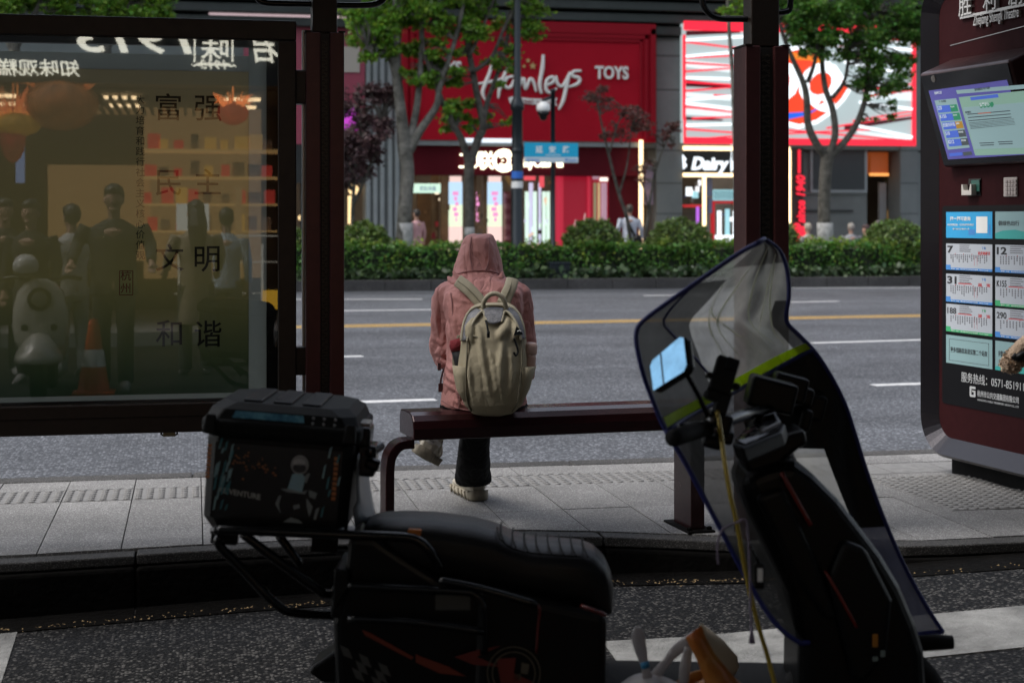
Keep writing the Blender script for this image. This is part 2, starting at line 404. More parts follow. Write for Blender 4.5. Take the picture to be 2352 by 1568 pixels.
# granite with a slightly different tone for every slab
gm = M['granite']; nt = gm.node_tree
g = nt.nodes.new('ShaderNodeNewGeometry'); hv = nt.nodes.new('ShaderNodeHueSaturation'); mr = nt.nodes.new('ShaderNodeMapRange')
mr.inputs[3].default_value, mr.inputs[4].default_value = 0.86, 1.10
nt.links.new(g.outputs['Random Per Island'], mr.inputs[0]); nt.links.new(mr.outputs[0], hv.inputs['Value'])
bs = nt.nodes['Principled BSDF']; src = bs.inputs['Base Color'].links[0].from_socket
nt.links.new(src, hv.inputs['Color']); nt.links.new(hv.outputs[0], bs.inputs['Base Color'])
pav2.data.materials[0] = gm
tb = MB()
def blister(x0, y0, nx, ny, w, d, rz=0.0, o=(0, 0)):
    for i in range(nx):
        for j in range(ny):
            u, v = (i + 0.5) / nx * w, (j + 0.5) / ny * d
            x = o[0] + (x0 + u) * math.cos(rz) - (y0 + v) * math.sin(rz); y = o[1] + (x0 + u) * math.sin(rz) + (y0 + v) * math.cos(rz)
            tb.lathe([(0.0175, -0.001), (0.0165, 0.003), (0.0115, 0.0055), (0.002, 0.006)], (x, y, 0), 8)
for i in range(-14, 17):
    tb.poly3([(X0 + i * TW + 0.003, 7.50, -0.012), (X0 + (i + 1) * TW - 0.003, 7.50, -0.012), (X0 + (i + 1) * TW - 0.003, 7.81, -0.012), (X0 + i * TW + 0.003, 7.81, -0.012)], (0, 0, 0.0115))
    if -14 <= i <= 10: blister(X0 + i * TW, 7.50, 6, 6, TW, 0.31)
kx, ky = G(2045, 1128).x, G(2045, 1128).y
for i in range(4):
    for j in range(3):
        if j * 0.302 < 1.0:
            x_, y_ = kx + 0.05 + i * 0.302, 6.47 + j * 0.302
            tb.poly3([(x_, y_, -0.011), (x_ + 0.299, y_, -0.011), (x_ + 0.299, y_ + 0.299, -0.011), (x_, y_ + 0.299, -0.011)], (0, 0, 0.0145))
            tb.T = Matrix.Translation((0, 0, 0.0035)); blister(x_, y_, 6, 6, 0.299, 0.299); tb.T = None
tb.build('tactile_paving', M['tact'], pav)
# road side kerb
kb = MB()
for i in range(-12, 14):
    kb.poly3([(i * 0.99 + 0.004, YK - 0.15, -0.3), (i * 0.99 + 0.985, YK - 0.15, -0.3), (i * 0.99 + 0.985, YK, -0.3), (i * 0.99 + 0.004, YK, -0.3)], (0, 0, 0.302))
st(kb.build('kerb', M['kerb'], bevel=0.008))
# kerb stones along the back of the platform, down to the cycle lane
kb = MB(); fc = MB(); ch = MB()
pts = []
for (x0, y0), (x1, y1) in zip(edge, edge[1:]):
    n = max(1, round((x1 - x0) / 0.5))
    for k in range(n): pts.append((x0 + (x1 - x0) * k / n, y0 + (y1 - y0) * k / n))
pts.append(edge[-1])
breaks = {round(i * 0.94 - 0.22, 2) for i in range(-14, 14)}
def kerb_run(xa, xb):
    n = 5; A = []
    for k in range(n + 1):
        x = xa + (xb - xa) * k / n; A.append((x, edge_y(x)))
    dz = random.uniform(-0.008, 0.0)
    kb.prism([(x, y) for x, y in A] + [(x, y - 0.105) for x, y in reversed(A)], (0, 0, -0.045), (1, 0, 0), (0, 1, 0), (0, 0, 0.043 + dz))
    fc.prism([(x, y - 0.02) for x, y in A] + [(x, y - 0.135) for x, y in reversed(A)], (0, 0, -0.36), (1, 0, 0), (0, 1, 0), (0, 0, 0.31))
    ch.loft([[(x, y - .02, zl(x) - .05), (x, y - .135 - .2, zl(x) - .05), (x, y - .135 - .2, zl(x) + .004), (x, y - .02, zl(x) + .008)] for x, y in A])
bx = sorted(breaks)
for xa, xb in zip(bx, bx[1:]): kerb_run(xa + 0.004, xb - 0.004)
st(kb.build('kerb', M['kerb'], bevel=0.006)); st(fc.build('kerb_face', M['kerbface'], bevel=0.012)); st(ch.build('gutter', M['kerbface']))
# broad worn white paint on the cycle lane
def paint(name, pxs, m):
    mb = MB(); q = [GL(x, y) for x, y in pxs]; R_ = []
    n = 24
    for k in range(n + 1):
        f = k / n; a, b = q[0].lerp(q[1], f), q[3].lerp(q[2], f); R_.append([(a.x, a.y, zl(a.x) + .004), (b.x, b.y, zl(b.x) + .004), (b.x, b.y, zl(b.x) - .02), (a.x, a.y, zl(a.x) - .02)])
    mb.loft(R_); st(mb.build(name, m))
paint('zebra_marking', [(1385, 1474), (2480, 1386), (2480, 1474), (1455, 1572)], M['worn'])
paint('zebra_marking', [(-420, 1500), (40, 1452), (-20, 1640), (-560, 1700)], M['worn'])
paint('zebra_marking', [(1500, 1700), (2800, 1580), (2800, 1700), (1600, 1850)], M['worn'])
# dry catkins swept into the gutter
lt = MB()
for _ in range(650):
    x = random.choice([random.uniform(0.2, 2.2), random.uniform(0.2, 3.2), random.uniform(-2.2, 0.2)]); y = edge_y(x) - 0.34 - abs(random.gauss(0, 0.03)) + 0.03
    a = random.uniform(0, 6.28); l = random.uniform(0.004, 0.013); z = zl(x) + 0.010 + random.uniform(0, 0.008)
    lt.add([(x, y, z), (x + l * math.cos(a), y + l * math.sin(a), z + 0.003), (x + l * math.cos(a + 1.2), y + l * math.sin(a + 1.2), z)], [(0, 1, 2)])
tag(lt.build('fallen_catkins', M['litter']), 'dry brown catkins swept along the kerb gutter', 'litter', kind='stuff')

# far side: kerb, bed, footway
mb = MB()
for i in range(-30, 50): mb.corners((i * 0.99, YF, -0.3), (i * 0.99 + 0.98, YF + 0.16, 0.03 + random.uniform(-0.006, 0.004)))
st(mb.build('kerb', M['kerb'], bevel=0.01))
mb = MB(); mb.corners((-60, YF + 0.16, -0.3), (80, YF + 2.4, 0.0)); st(mb.build('planting_bed', M['soil']))
mb = MB(); mb.corners((-60, YF + 2.4, -0.3), (80, 60, ZF)); st(mb.build('far_pavement', M['granite']))

# ---------------------------------------------------------------- leaves
def leaf_mesh(name, pos, size, m, parent=None, origin=None, kind=None, up=0.3, star=False):
    """pos: N x 3 array of leaf places; every leaf is a folded rhomb of its own"""
    n = len(pos)
    d = rng.normal(size=(n, 3)); d[:, 2] = d[:, 2] * 0.6; d /= np.linalg.norm(d, axis=1)[:, None]
    nn = rng.normal(size=(n, 3)); nn[:, 2] += up * 3; s = np.cross(nn, d); s /= np.linalg.norm(s, axis=1)[:, None] + 1e-9
    q = np.cross(d, s)
    L = size * rng.uniform(0.6, 1.3, n)[:, None]
    p0 = pos; p1 = pos + d * L * 0.45 + s * L * 0.38 + q * L * 0.10; p2 = pos + d * L + q * L * 0.02; p3 = pos + d * L * 0.45 - s * L * 0.38 + q * L * 0.10
    v = np.stack([p0, p1, p2, p3], 1).reshape(-1, 3)
    me = bpy.data.meshes.new(name); o = bpy.data.objects.new(name, me)
    if parent is not None: link(o, parent); inv = np.array(WM[o.name].inverted())
    else:
        link(o, None, Matrix.Translation(Vector(origin)) if origin is not None else Matrix())
        if origin is not None: o.location = Vector(origin)
        inv = np.array(WM[o.name].inverted())
    v = v @ inv[:3, :3].T + inv[:3, 3]
    me.vertices.add(4 * n); me.vertices.foreach_set('co', v.astype(np.float32).ravel())
    i = np.arange(n) * 4
    tri = np.stack([i, i + 1, i + 2, i, i + 2, i + 3], 1).ravel()
    me.loops.add(6 * n); me.loops.foreach_set('vertex_index', tri.astype(np.int32))
    me.polygons.add(2 * n); me.polygons.foreach_set('loop_start', (np.arange(2 * n) * 3).astype(np.int32))
    try: me.polygons.foreach_set('loop_total', np.full(2 * n, 3, np.int32))
    except Exception: pass
    me.update(); me.validate(); me.materials.append(m)
    if kind: o['kind'] = kind
    return o
def clumps(cs, per=40):
    """cs: list of (centre, radius, n): leaves gathered on little twigs inside each clump"""
    out = []
    for c, r, n in cs:
        c = np.array(c); k = max(1, n // per)
        dirs = rng.normal(size=(k, 3)); dirs /= np.linalg.norm(dirs, axis=1)[:, None]
        cc = c + dirs * (r * rng.uniform(0.15, 1.0, k) ** 0.6)[:, None] * np.array([1.25, 1.25, 0.75])
        for q in cc: out.append(q + rng.normal(size=(per, 3)) * r * np.array([0.30, 0.30, 0.17]))
    return np.concatenate(out)

# ---------------------------------------------------------------- trees
def tree(label, Y, limbs, crowns, bm, lm, lsize=0.11, lime=None, group=None, cat='tree', base=None, name='street_tree', per=40, zb=0.0):
    b0 = PY(limbs[0][0][0], limbs[0][0][1], Y)
    t = thing(name, label, cat, (b0.x, b0.y, zb), 0, group or ('purple leaved trees in the planting bed' if name == 'plum_tree' else 'street trees beyond the hedge'))
    mb = MB()
    for li, lb in enumerate(limbs):
        jy = 0.0; pts = []; rs = []
        for i, (x, y, r) in enumerate(lb):
            p = PY(x, y, Y + (0.0 if li == 0 else (((li * 37) % 7) - 3) * 0.16 * i / max(1, len(lb) - 1)))
            pts.append(p); rs.append(r / 103 * 0.41)
        if li == 0: pts.insert(0, Vector((pts[0].x, pts[0].y, zb - 0.05))); rs.insert(0, rs[0] * 1.15)
        mb.tube(pts, rs, 10, 0, 5)
    mb.build('trunk', bm, t, smooth=True)
    if lime:
        x, ya, yb, w = lime; lb = MB(); q0, q1 = PY(x, ya, Y), PY(x + 1, yb, Y)
        lb.tube([(q1.x, q1.y, zb - 0.03), q1, (q0 + q1) / 2, q0], [w / 103 * 0.46] + [w / 103 * 0.418] * 3, 12); lb.build('limewash', M['lime'], t, smooth=True)
    cs = []
    for (x, y, r, n) in crowns:
        p = PY(x, y, Y + random.uniform(-0.5, 0.5)); cs.append((p, r / 103, int(n * 1.5)))
    # little twigs carry the clumps
    tw = MB()
    for c, r, n in cs:
        best = min((Vector(p) for p in mb.v[::7]), key=lambda q: (q - c).length)
        for _ in range(3):
            e = c + Vector((random.uniform(-1, 1), random.uniform(-1, 1), random.uniform(-0.6, 0.6))) * r
            mid = (best + e) / 2 + Vector((random.uniform(-.1, .1), 0, random.uniform(-.1, .15)))
            tw.tube([best, mid, e], [0.022, 0.014, 0.005], 5, 0, 2)
    tw.build('twigs', bm, t)
    leaf_mesh('crown', clumps(cs, int(per * .8)), lsize * .84, lm, t)
    return t
def rc(x0, y0, x1, y1, k, r, n):                                   # k leaf clumps strewn over a patch
    return [(random.uniform(x0, x1), random.uniform(y0, y1), r * random.uniform(0.6, 1.2), n) for _ in range(k)]
YT = YF + 1.35
tree('tall street tree with mottled forked trunk left of the red fascia', YT,
     [[(926, 575, 44), (930, 480, 40), (936, 400, 38), (930, 345, 40), (920, 250, 30), (908, 140, 24), (905, 60, 18), (915, -60, 14), (940, -220, 8)],
      [(934, 355, 30), (965, 300, 24), (1002, 245, 20), (1010, 200, 16), (1040, 110, 14), (1062, 20, 12), (1075, -120, 8)],
      [(936, 340, 24), (955, 260, 20), (965, 170, 17), (968, 80, 14), (960, -60, 9)],
      [(925, 270, 15), (890, 120, 10), (850, 90, 7), (815, 60, 4)], [(905, 140, 12), (870, 105, 8), (840, 108, 4)]],
     rc(815, 20, 930, 130, 24, 22, 140) + rc(850, -40, 1040, 70, 20, 24, 160) + rc(930, 95, 1010, 190, 12, 19, 110) + rc(700, -260, 1150, -60, 40, 46, 200)
     + rc(825, 90, 900, 130, 6, 15, 100), M['bark2'], M['leaf'], 0.12, (930, 512, 565, 44))
tree('slim street tree with bare Y shaped trunk in front of the red fascia', YT + 0.1,
     [[(1078, 575, 30), (1078, 500, 28), (1077, 420, 28), (1078, 375, 30)],
      [(1078, 378, 24), (1062, 325, 20), (1038, 280, 18), (1012, 225, 16), (992, 170, 14), (972, 110, 11), (975, 20, 9), (990, -90, 6)],
      [(1079, 378, 26), (1098, 320, 23), (1110, 290, 21), (1098, 230, 20), (1085, 160, 18), (1072, 90, 16), (1062, 10, 14), (1070, -120, 10)],
      [(1106, 300, 18), (1118, 240, 15), (1135, 190, 13), (1160, 120, 10), (1170, 40, 8)], [(1087, 165, 14), (1130, 130, 11), (1160, 60, 9), (1195, 0, 6)],
      [(1078, 130, 12), (1110, 60, 9), (1150, -40, 6)]],
     rc(985, 130, 1060, 195, 11, 20, 110) + rc(1020, 225, 1100, 300, 10, 17, 90) + rc(1120, 262, 1165, 292, 4, 14, 60) + rc(1060, 0, 1235, 80, 20, 22, 130) + rc(1110, 90, 1190, 150, 6, 17, 80) + rc(1140, 150, 1185, 195, 3, 14, 60)
     + rc(990, 0, 1100, 130, 12, 24, 120) + rc(900, -280, 1300, -50, 36, 46, 200), M['bark'], M['leaf'], 0.115, (1078, 522, 565, 29))
tree('street tree with three spreading limbs before the striped sign', YT + 0.2,
     [[(1895, 575, 42), (1893, 480, 36), (1896, 400, 36), (1902, 355, 40)],
      [(1898, 362, 26), (1872, 325, 24), (1856, 285, 22), (1853, 230, 20), (1845, 190, 18), (1818, 130, 14), (1795, 70, 11), (1780, 0, 9), (1770, -100, 6)],
      [(1903, 358, 24), (1918, 310, 21), (1912, 250, 19), (1895, 200, 17), (1888, 120, 14), (1900, 40, 11), (1905, -80, 8)],
      [(1908, 358, 25), (1945, 320, 20), (1972, 275, 18), (1990, 215, 16), (1992, 160, 13), (2010, 90, 10), (2030, 0, 8)],
      [(1855, 190, 15), (1872, 140, 11), (1880, 80, 9)], [(1912, 225, 14), (1940, 185, 11), (1950, 120, 9), (1955, 60, 7)]],
     rc(1800, 0, 2110, 95, 66, 26, 150) + rc(1850, 75, 2020, 140, 20, 20, 100) + rc(1960, 120, 2085, 225, 26, 20, 110) + rc(1830, 100, 1880, 130, 4, 13, 70) + rc(1980, 215, 2060, 300, 5, 14, 60)
     + rc(2060, -20, 2130, 110, 12, 24, 120) + rc(1720, -270, 2200, -40, 40, 46, 200), M['bark'], M['leaf2'], 0.105, (1895, 512, 568, 46))
tree('thin pale trunked tree beside the grey pilaster', YT + 0.3,
     [[(1692, 575, 16), (1690, 420, 15), (1687, 300, 14), (1682, 160, 13), (1674, 60, 11), (1670, -60, 8)]],
     rc(1660, -10, 1700, 50, 5, 18, 90) + rc(1600, -220, 1760, -60, 14, 40, 180), M['bark2'], M['leaf'], 0.11)
for k, (x, lab) in enumerate(((40, 'leafy tree showing above the left end of the poster frame'), (250, 'leafy tree whose bright crown tops the poster frame'))):
    tree(lab, YT - 0.2 + 0.2 * k, [[(x, 575, 34), (x + 4, 300, 30), (x - 6, 100, 26), (x + 10, 20, 18), (x + 30, -120, 10)], [(x - 4, 110, 20), (x + 50, 10, 13), (x + 80, -120, 8)], [(x - 6, 130, 18), (x - 50, 20, 12), (x - 70, -100, 7)]],
         rc(x - 60, -20, x + 130, 38, 22, 24, 130) + rc(x - 140, -260, x + 170, -40, 32, 46, 190) + (rc(330, 5, 440, 40, 9, 18, 120) if k else []), M['bark'], M['leaf'], 0.115)
# dark purple leaved plum trees
tree('dense dark purple leaved tree beside the grey pilaster', YT + 0.45,
     [[(812, 600, 12), (810, 480, 11), (818, 380, 9), (830, 280, 6)], [(812, 470, 9), (850, 380, 7), (880, 280, 4)], [(811, 440, 8), (780, 360, 6), (770, 280, 4)]],
     rc(775, 190, 880, 400, 30, 26, 170) + rc(720, 300, 800, 420, 14, 26, 150) + rc(860, 200, 905, 330, 8, 18, 110), M['bark'], M['leafp'], 0.10, name='plum_tree', per=40)
tree('sparse russet leaved tree with leaning twin stems before the shop doors', YT + 0.35,
     [[(1452, 590, 12), (1440, 500, 11), (1420, 440, 10), (1392, 330, 7), (1370, 230, 4)], [(1422, 445, 8), (1440, 380, 5), (1450, 300, 3)], [(1400, 350, 6), (1430, 260, 4), (1465, 245, 3)]],
     rc(1345, 200, 1400, 330, 8, 18, 60) + rc(1400, 240, 1490, 330, 12, 20, 60), M['bark'], M['leafr'], 0.085, name='plum_tree', per=20)
tree('sparse russet leaved tree before the grey pilaster', YT + 0.4,
     [[(1478, 590, 11), (1488, 500, 9), (1500, 420, 7), (1520, 350, 5), (1545, 300, 3)], [(1490, 480, 6), (1475, 420, 4), (1465, 390, 3)]],
     rc(1510, 280, 1562, 345, 7, 12, 50) + rc(1460, 370, 1500, 420, 4, 13, 50), M['bark'], M['leafr'], 0.08, name='plum_tree', per=20)

# ---------------------------------------------------------------- hedge, bushes, lily turf
def box_leaves(x0, x1, y0, y1, z0, z1, n):
    p = np.stack([rng.uniform(x0, x1, n), rng.uniform(y0, y1, n), rng.uniform(z0, z1, n)], 1)
    s = rng.integers(0, 3, n)
    p[s == 0, 1] = y0 + np.abs(rng.normal(size=(s == 0).sum())) * 0.07
    p[s == 1, 2] = z1 - np.abs(rng.normal(size=(s == 1).sum())) * 0.07
    w = np.sin(p[:, 0] * 2.3) * 0.035 + np.sin(p[:, 0] * 5.9 + 1) * 0.03 + np.sin(p[:, 0] * 13.1 + 1) * 0.02
    p[:, 2] += w * (p[:, 2] - z0) / (z1 - z0); p[:, 1] += np.sin(p[:, 0] * 4.1 + p[:, 2] * 7) * 0.07
    return p
HX0, HX1 = -13.0, 24.0
hz = 0.80
t = thing('hedge', 'long clipped green hedge along the far kerb', 'hedge', ((HX0 + HX1) / 2, YF + 0.95, 0))
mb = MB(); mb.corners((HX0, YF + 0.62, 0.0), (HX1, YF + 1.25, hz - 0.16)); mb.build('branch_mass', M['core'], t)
leaf_mesh('foliage', box_leaves(HX0, HX1, YF + 0.5, YF + 1.35, 0.08, hz - 0.03, 46000), 0.075, M['leafh'], t)
M['leafy'] = mat('leaf_young', (0.20, 0.30, 0.04), 0.4, island=0.5, trans=0.4)
n = 260; sx_ = rng.uniform(HX0, HX1, n); pts_ = []
for x_ in sx_:
    y_ = YF + rng.uniform(.5, 1.2); h_ = rng.uniform(.05, .22)
    for _ in range(14): f_ = rng.uniform(0, 1); pts_.append((x_ + rng.normal() * .05 + f_ * .04, y_ + rng.normal() * .04, hz - .06 + h_ * f_))
bl_ = box_leaves(HX0, HX1, YF + 0.47, YF + 1.35, 0.12, hz + .01, 7000)
bl_ = bl_[(np.sin(bl_[:, 0] * 1.7) + np.sin(bl_[:, 0] * 4.3 + 2) + rng.normal(size=len(bl_)) * .6) > .2]
leaf_mesh('young_shoots', np.concatenate([np.array(pts_), bl_]), 0.075, M['leafy'], t)
tf = []
n = 9000
p = np.stack([rng.uniform(HX0, HX1, n), YF + 0.2 + rng.uniform(0, 0.35, n), np.zeros(n)], 1)
p[:, 2] = rng.uniform(0.0, 0.22, n)
tag(leaf_mesh('lily_turf', p, 0.14, M['grass'], None, (5, YF + 0.3, 0), 'stuff', up=0.0), 'dark strappy lily turf along the foot of the hedge', 'ground cover')
def bush(label, px, py, w, h, n, Y=None):
    Y = Y or YF + 1.2
    a, b = PY(px - w / 2, py, Y), PY(px + w / 2, py + h, Y)
    c = Vector(((a.x + b.x) / 2, Y, (a.z + 0.05) / 2)); r = Vector(((b.x - a.x) / 2, (b.x - a.x) / 2 * 0.85, a.z / 2))
    t = thing('round_bush', label, 'bush', (c.x, c.y, 0), 0, 'clipped round bushes behind the hedge')
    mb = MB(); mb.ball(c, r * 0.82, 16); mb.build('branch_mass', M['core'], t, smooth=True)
    d = rng.normal(size=(n, 3)); d /= np.linalg.norm(d, axis=1)[:, None]
    rr = 1.0 - np.abs(rng.normal(size=n)) * 0.09 + 0.05 * np.sin(d[:, 0] * 7 + px) * np.sin(d[:, 2] * 6 + 1) + 0.06 * np.sin(d[:, 0] * 15 + d[:, 2] * 11 + px)
    leaf_mesh('foliage', np.array(c) + d * rr[:, None] * np.array(r), 0.075, M['leafb'], t)
bush('round bush at the foot of the grey pilaster, behind the hedge', 838, 512, 118, 130, 5200)
bush('round bush before the red glass door, behind the hedge', 1362, 505, 140, 110, 5600)
bush('round bush before the grey pilaster and the ice cream shop', 1560, 505, 150, 110, 5600)
bush('half hidden round bush just right of the right shelter post', 1800, 510, 70, 90, 3000)
bush('round bush at the right end of the hedge, beside the bus stop board', 2055, 507, 150, 110, 5600)
bush('low round bush seen through the gap beside the poster frame', 660, 520, 120, 100, 3600)
# ---------------------------------------------------------------- the building across the road
YB = YF + 7.0
def fb(mb, x0, y0, x1, y1, Y, d=0.1, m=0):                         # a block whose front face fills this patch of a facade plane
    a, b = PY(x0, y1, Y), PY(x1, y0, Y); mb.corners((a.x, Y, a.z), (b.x, Y + d, b.z), m)
def xz(x, y, Y): p = PY(x, y, Y); return p.x, p.z
bl = thing('shop_building', 'long grey stone shop building across the road with dark louvred cornice', 'building', (3, YB + 4, ZF))
mb = MB()
def wall(x0, y0, x1, y1, d=0.4, Y=YB): fb(mb, x0, y0, x1, y1, Y, d)
zt = 14.0
xl, xr = -20.0, 32.0
ceil_z = PY(1200, 322, YB).z
# piers and lintels round the open shop fronts
for x0, x1 in ((840, 945), (1507, 1568), (2068, 2110)):
    a, b = PY(x0, 0, YB), PY(x1, 0, YB); mb.corners((a.x, YB, ZF), (b.x, YB + 0.8, PY(0, 56, YB).z))
mb.corners((xl, YB + 0.05, PY(0, 326, YB).z), (xr, YB + 0.75, PY(0, 50, YB).z))
mb.corners((PY(2110, 0, YB).x, YB + 0.1, ZF), (xr, YB + 0.7, PY(0, 330, YB).z))
mb.build('wall', M['stone'], bl, bevel=0.02)
mb = MB()
for k in range(5):                                                 # courses of the louvred cornice
    z0 = PY(0, 46, YB).z + k * 0.30; mb.corners((xl, YB - 0.25 - k * 0.12, z0), (xr, YB + 0.6, z0 + 0.22))
mb.corners((xl, YB + 0.2, PY(0, 46, YB).z), (xr, YB + 0.6, zt))
build_each(mb, 'cornice', M['cornice'], bl, bevel=0.02)
mb = MB()
for f in range(3):                                                 # upper storeys: bands and windows
    z0 = PY(0, 46, YB).z + 2.0 + f * 2.6
    mb.corners((xl, YB - 0.1, z0), (xr, YB + 0.3, z0 + 0.35))
    for i in range(26): mb.corners((xl + i * 2, YB - 0.05, z0 + 0.35), (xl + i * 2 + 0.3, YB + 0.25, z0 + 2.6))
mb.build('upper_storeys', M['dark'], bl)
mb = MB()
for x0 in (842, 858, 874, 892, 908, 922): fb(mb, x0, 60, x0 + 9, 640, YB - 0.06, 0.06)
fb(mb, 836, 54, 930, 72, YB - 0.1, 0.1); fb(mb, 838, 590, 930, 640, YB - 0.1, 0.1)
build_each(mb, 'pilaster', M['stone2'], bl, bevel=0.01)
mb = MB()
for y in (128, 206, 300, 345, 420, 490): fb(mb, 1507, y, 1568, y + 1.6, YB - 0.004, 0.01)
for y in (345, 420, 490): fb(mb, 2068, y, 2110, y + 1.6, YB - 0.004, 0.01)
mb.build('stone_joints', M['dark'], bl)
mb = MB(); mb.corners((xl, YB + 7, ZF), (xr, YB + 7.3, zt)); mb.corners((xl, YB + 0.7, ceil_z + 0.2), (xr, YB + 7, ceil_z + 0.4)); mb.corners((xl - .3, YB, ZF), (xl, YB + 7, zt)); mb.corners((xr, YB, ZF), (xr + .3, YB + 7, zt)); mb.corners((xl, YB + .6, zt - .3), (xr, YB + 7, zt))
mb.build('back_wall', mat('inner_wall', (0.30, 0.25, 0.2), 0.7, noise=(1, 0.3)), bl)
mb = MB()
for x0, x1, y in ((960, 1260, 345), (1580, 1690, 345), (1720, 1800, 345), (1330, 1440, 345), (690, 800, 345)):
    a, b = PY(x0, y, YB), PY(x1, y, YB); mb.corners((a.x, YB + 1.8, ceil_z + 0.1), (b.x, YB + 2.1, ceil_z + 0.15)); mb.corners((a.x, YB + 4.0, ceil_z + 0.1), (b.x, YB + 4.3, ceil_z + 0.15))
build_each(mb, 'ceiling_light', M['ceil'], bl)
mb = MB()
mb.corners((PY(1820, 0, YB).x, YB + 0.25, ZF), (PY(2000, 0, YB).x, YB + 0.6, PY(0, 330, YB).z)); fb(mb, 1845, 440, 1985, 447, YB + 0.2, 0.05)
mb.build('grey_wall', mat('grey_panel_wall', (0.13, 0.145, 0.14), 0.6, noise=(1.3, 0.2)), bl)
mb = MB(); fb(mb, 1862, 340, 1992, 442, YB + 0.16, 0.09)
f = mb.build('louvre', M['stone2'], bl)
mb = MB()
for k in range(22): y = 346 + k * 4.1; fb(mb, 1868, y, 1986, y + 3.1, YB + 0.14, 0.03)
mb.build('slats', mat('louvre_slats', (0.025, 0.032, 0.035), 0.5), f)
mb = MB(); fb(mb, 1845, 482, 1960, 487, YB + 0.2, 0.04); fb(mb, 1894, 450, 1896, 560, YB + 0.235, 0.02); mb.build('handrail', M['dark'], bl)
# side passage with an orange canopy and posters
mb = MB(); fb(mb, 2000, 350, 2040, 400, YB + 0.5, 0.3); mb.build('orange_canopy', glow('orange_canopy', (1.0, 0.20, 0.03), 0.14), bl)
mb = MB(); fb(mb, 2000, 398, 2042, 404, YB + 0.45, 0.1); mb.build('canopy_lamp', glow('orange_lamp', (1.0, 0.4, 0.1), 1.2), bl)
mb = MB(); fb(mb, 2034, 405, 2068, 440, YB + 0.9, 0.05, 1); fb(mb, 2034, 356, 2068, 404, YB + 0.9, 0.05, 0); fb(mb, 2041, 440, 2068, 480, YB + 0.9, 0.05, 2); fb(mb, 2040, 482, 2068, 520, YB + 0.9, 0.05, 3); fb(mb, 2052, 372, 2066, 392, YB + 0.88, 0.03, 2); fb(mb, 2020, 420, 2036, 555, YB + 0.8, 0.1, 0)
build_each(mb, 'poster', [mat('poster_pale', (0.35, 0.36, 0.36), 0.6), mat('poster_olive', (0.06, 0.06, 0.02), 0.6), mat('poster_dark', (0.02, 0.025, 0.05), 0.6, noise=(6, 0.0, (0.3, 0.33, 0.4))), glow('poster_amber', (0.9, 0.5, 0.12), 0.4)], bl)
# the pink shop at the left
mb = MB(); fb(mb, 560, 44, 838, 330, YB - 0.02, 0.07); mb.build('pink_fascia', mat('pink_fascia', (0.34, 0.06, 0.10), 0.5, noise=(0.8, 0.25)), bl)
mb = MB(); fb(mb, 735, 108, 826, 165, YB - 0.06, 0.05); mb.build('cream_window', mat('cream_blind', (0.42, 0.38, 0.33), 0.6), bl)
mb = MB(); fb(mb, 480, 38, 800, 46, YB - 0.05, 0.05); mb.build('fascia_light', glow('pinkish_light', (1.0, 0.75, 0.8), 0.55), bl)
mb = MB(); fb(mb, 700, 246, 822, 298, YB - 0.08, 0.05); mb.build('magenta_screen', glow('magenta', (0.62, 0.06, 0.62), 0.75), bl)
mb = MB(); fb(mb, 560, 330, 838, 420, YB + 0.02, 0.5, 0); fb(mb, 690, 420, 700, 600, YB + 0.2, 0.1, 0); fb(mb, 770, 420, 778, 600, YB + 0.2, 0.1, 0); build_each(mb, 'shop_frame', M['dark'], bl)
mb = MB()
for x, y, r in ((812, 436, 12), (716, 455, 9), (692, 500, 7)): p = PY(x, y, YB + 1.2); mb.ball(p, r / 88)
for x in (705, 735, 800): fb(mb, x, 450, x + 10, 560, YB + 2, 0.1)
build_each(mb, 'shop_lamp', glow('lamp_amber', (1.0, 0.7, 0.35), 1.6), bl, smooth=True)

# ---- red toy shop fascia and its writing
YS = YB - 0.32
t = thing('shop_sign', 'big red toy shop fascia with white script lettering', 'shop sign', (PY(1215, 190, YS).x, YS + .2, PY(1215, 320, YS).z))
mb = MB(); fb(mb, 925, 56, 1507, 321, YS, 0.3); mb.build('fascia_panel', M['red'], t, bevel=0.01)
mb = MB()
for i, (dx, w) in enumerate(((0, 12), (18, 8), (32, 5))):
    Yq = YS - 0.08 + i * 0.02
    fb(mb, 925 + dx, 57 + dx * 0.8, 1507 - dx, 57 + dx * 0.8 + w * 0.8, Yq, 0.09 - i * 0.02); fb(mb, 1507 - dx - w, 57 + dx * 0.8 + w * 0.8, 1507 - dx, 320, Yq, 0.09 - i * 0.02); fb(mb, 925 + dx, 57 + dx * 0.8 + w * 0.8, 925 + dx + w, 320, Yq, 0.09 - i * 0.02)
mb.build('moulding', M['redtrim'], t, bevel=0.01)
def D4(X, Y_): return 772 + X * 0.4103, Y_ * 0.4103
def stroke(mb, pts, r, Y):                                         # a brushed letter stroke, flat to the fascia
    ps = []; rs = []
    for k, q in enumerate(pts):
        p = PY(*D4(q[0], q[1]), Y); ps.append(p); rs.append((q[2] if len(q) > 2 else r) / 88)
    ps, rs = smooth_path([Vector(p) for p in ps], rs, 6)
    mb.tube(ps, rs, 8)
mb = MB()
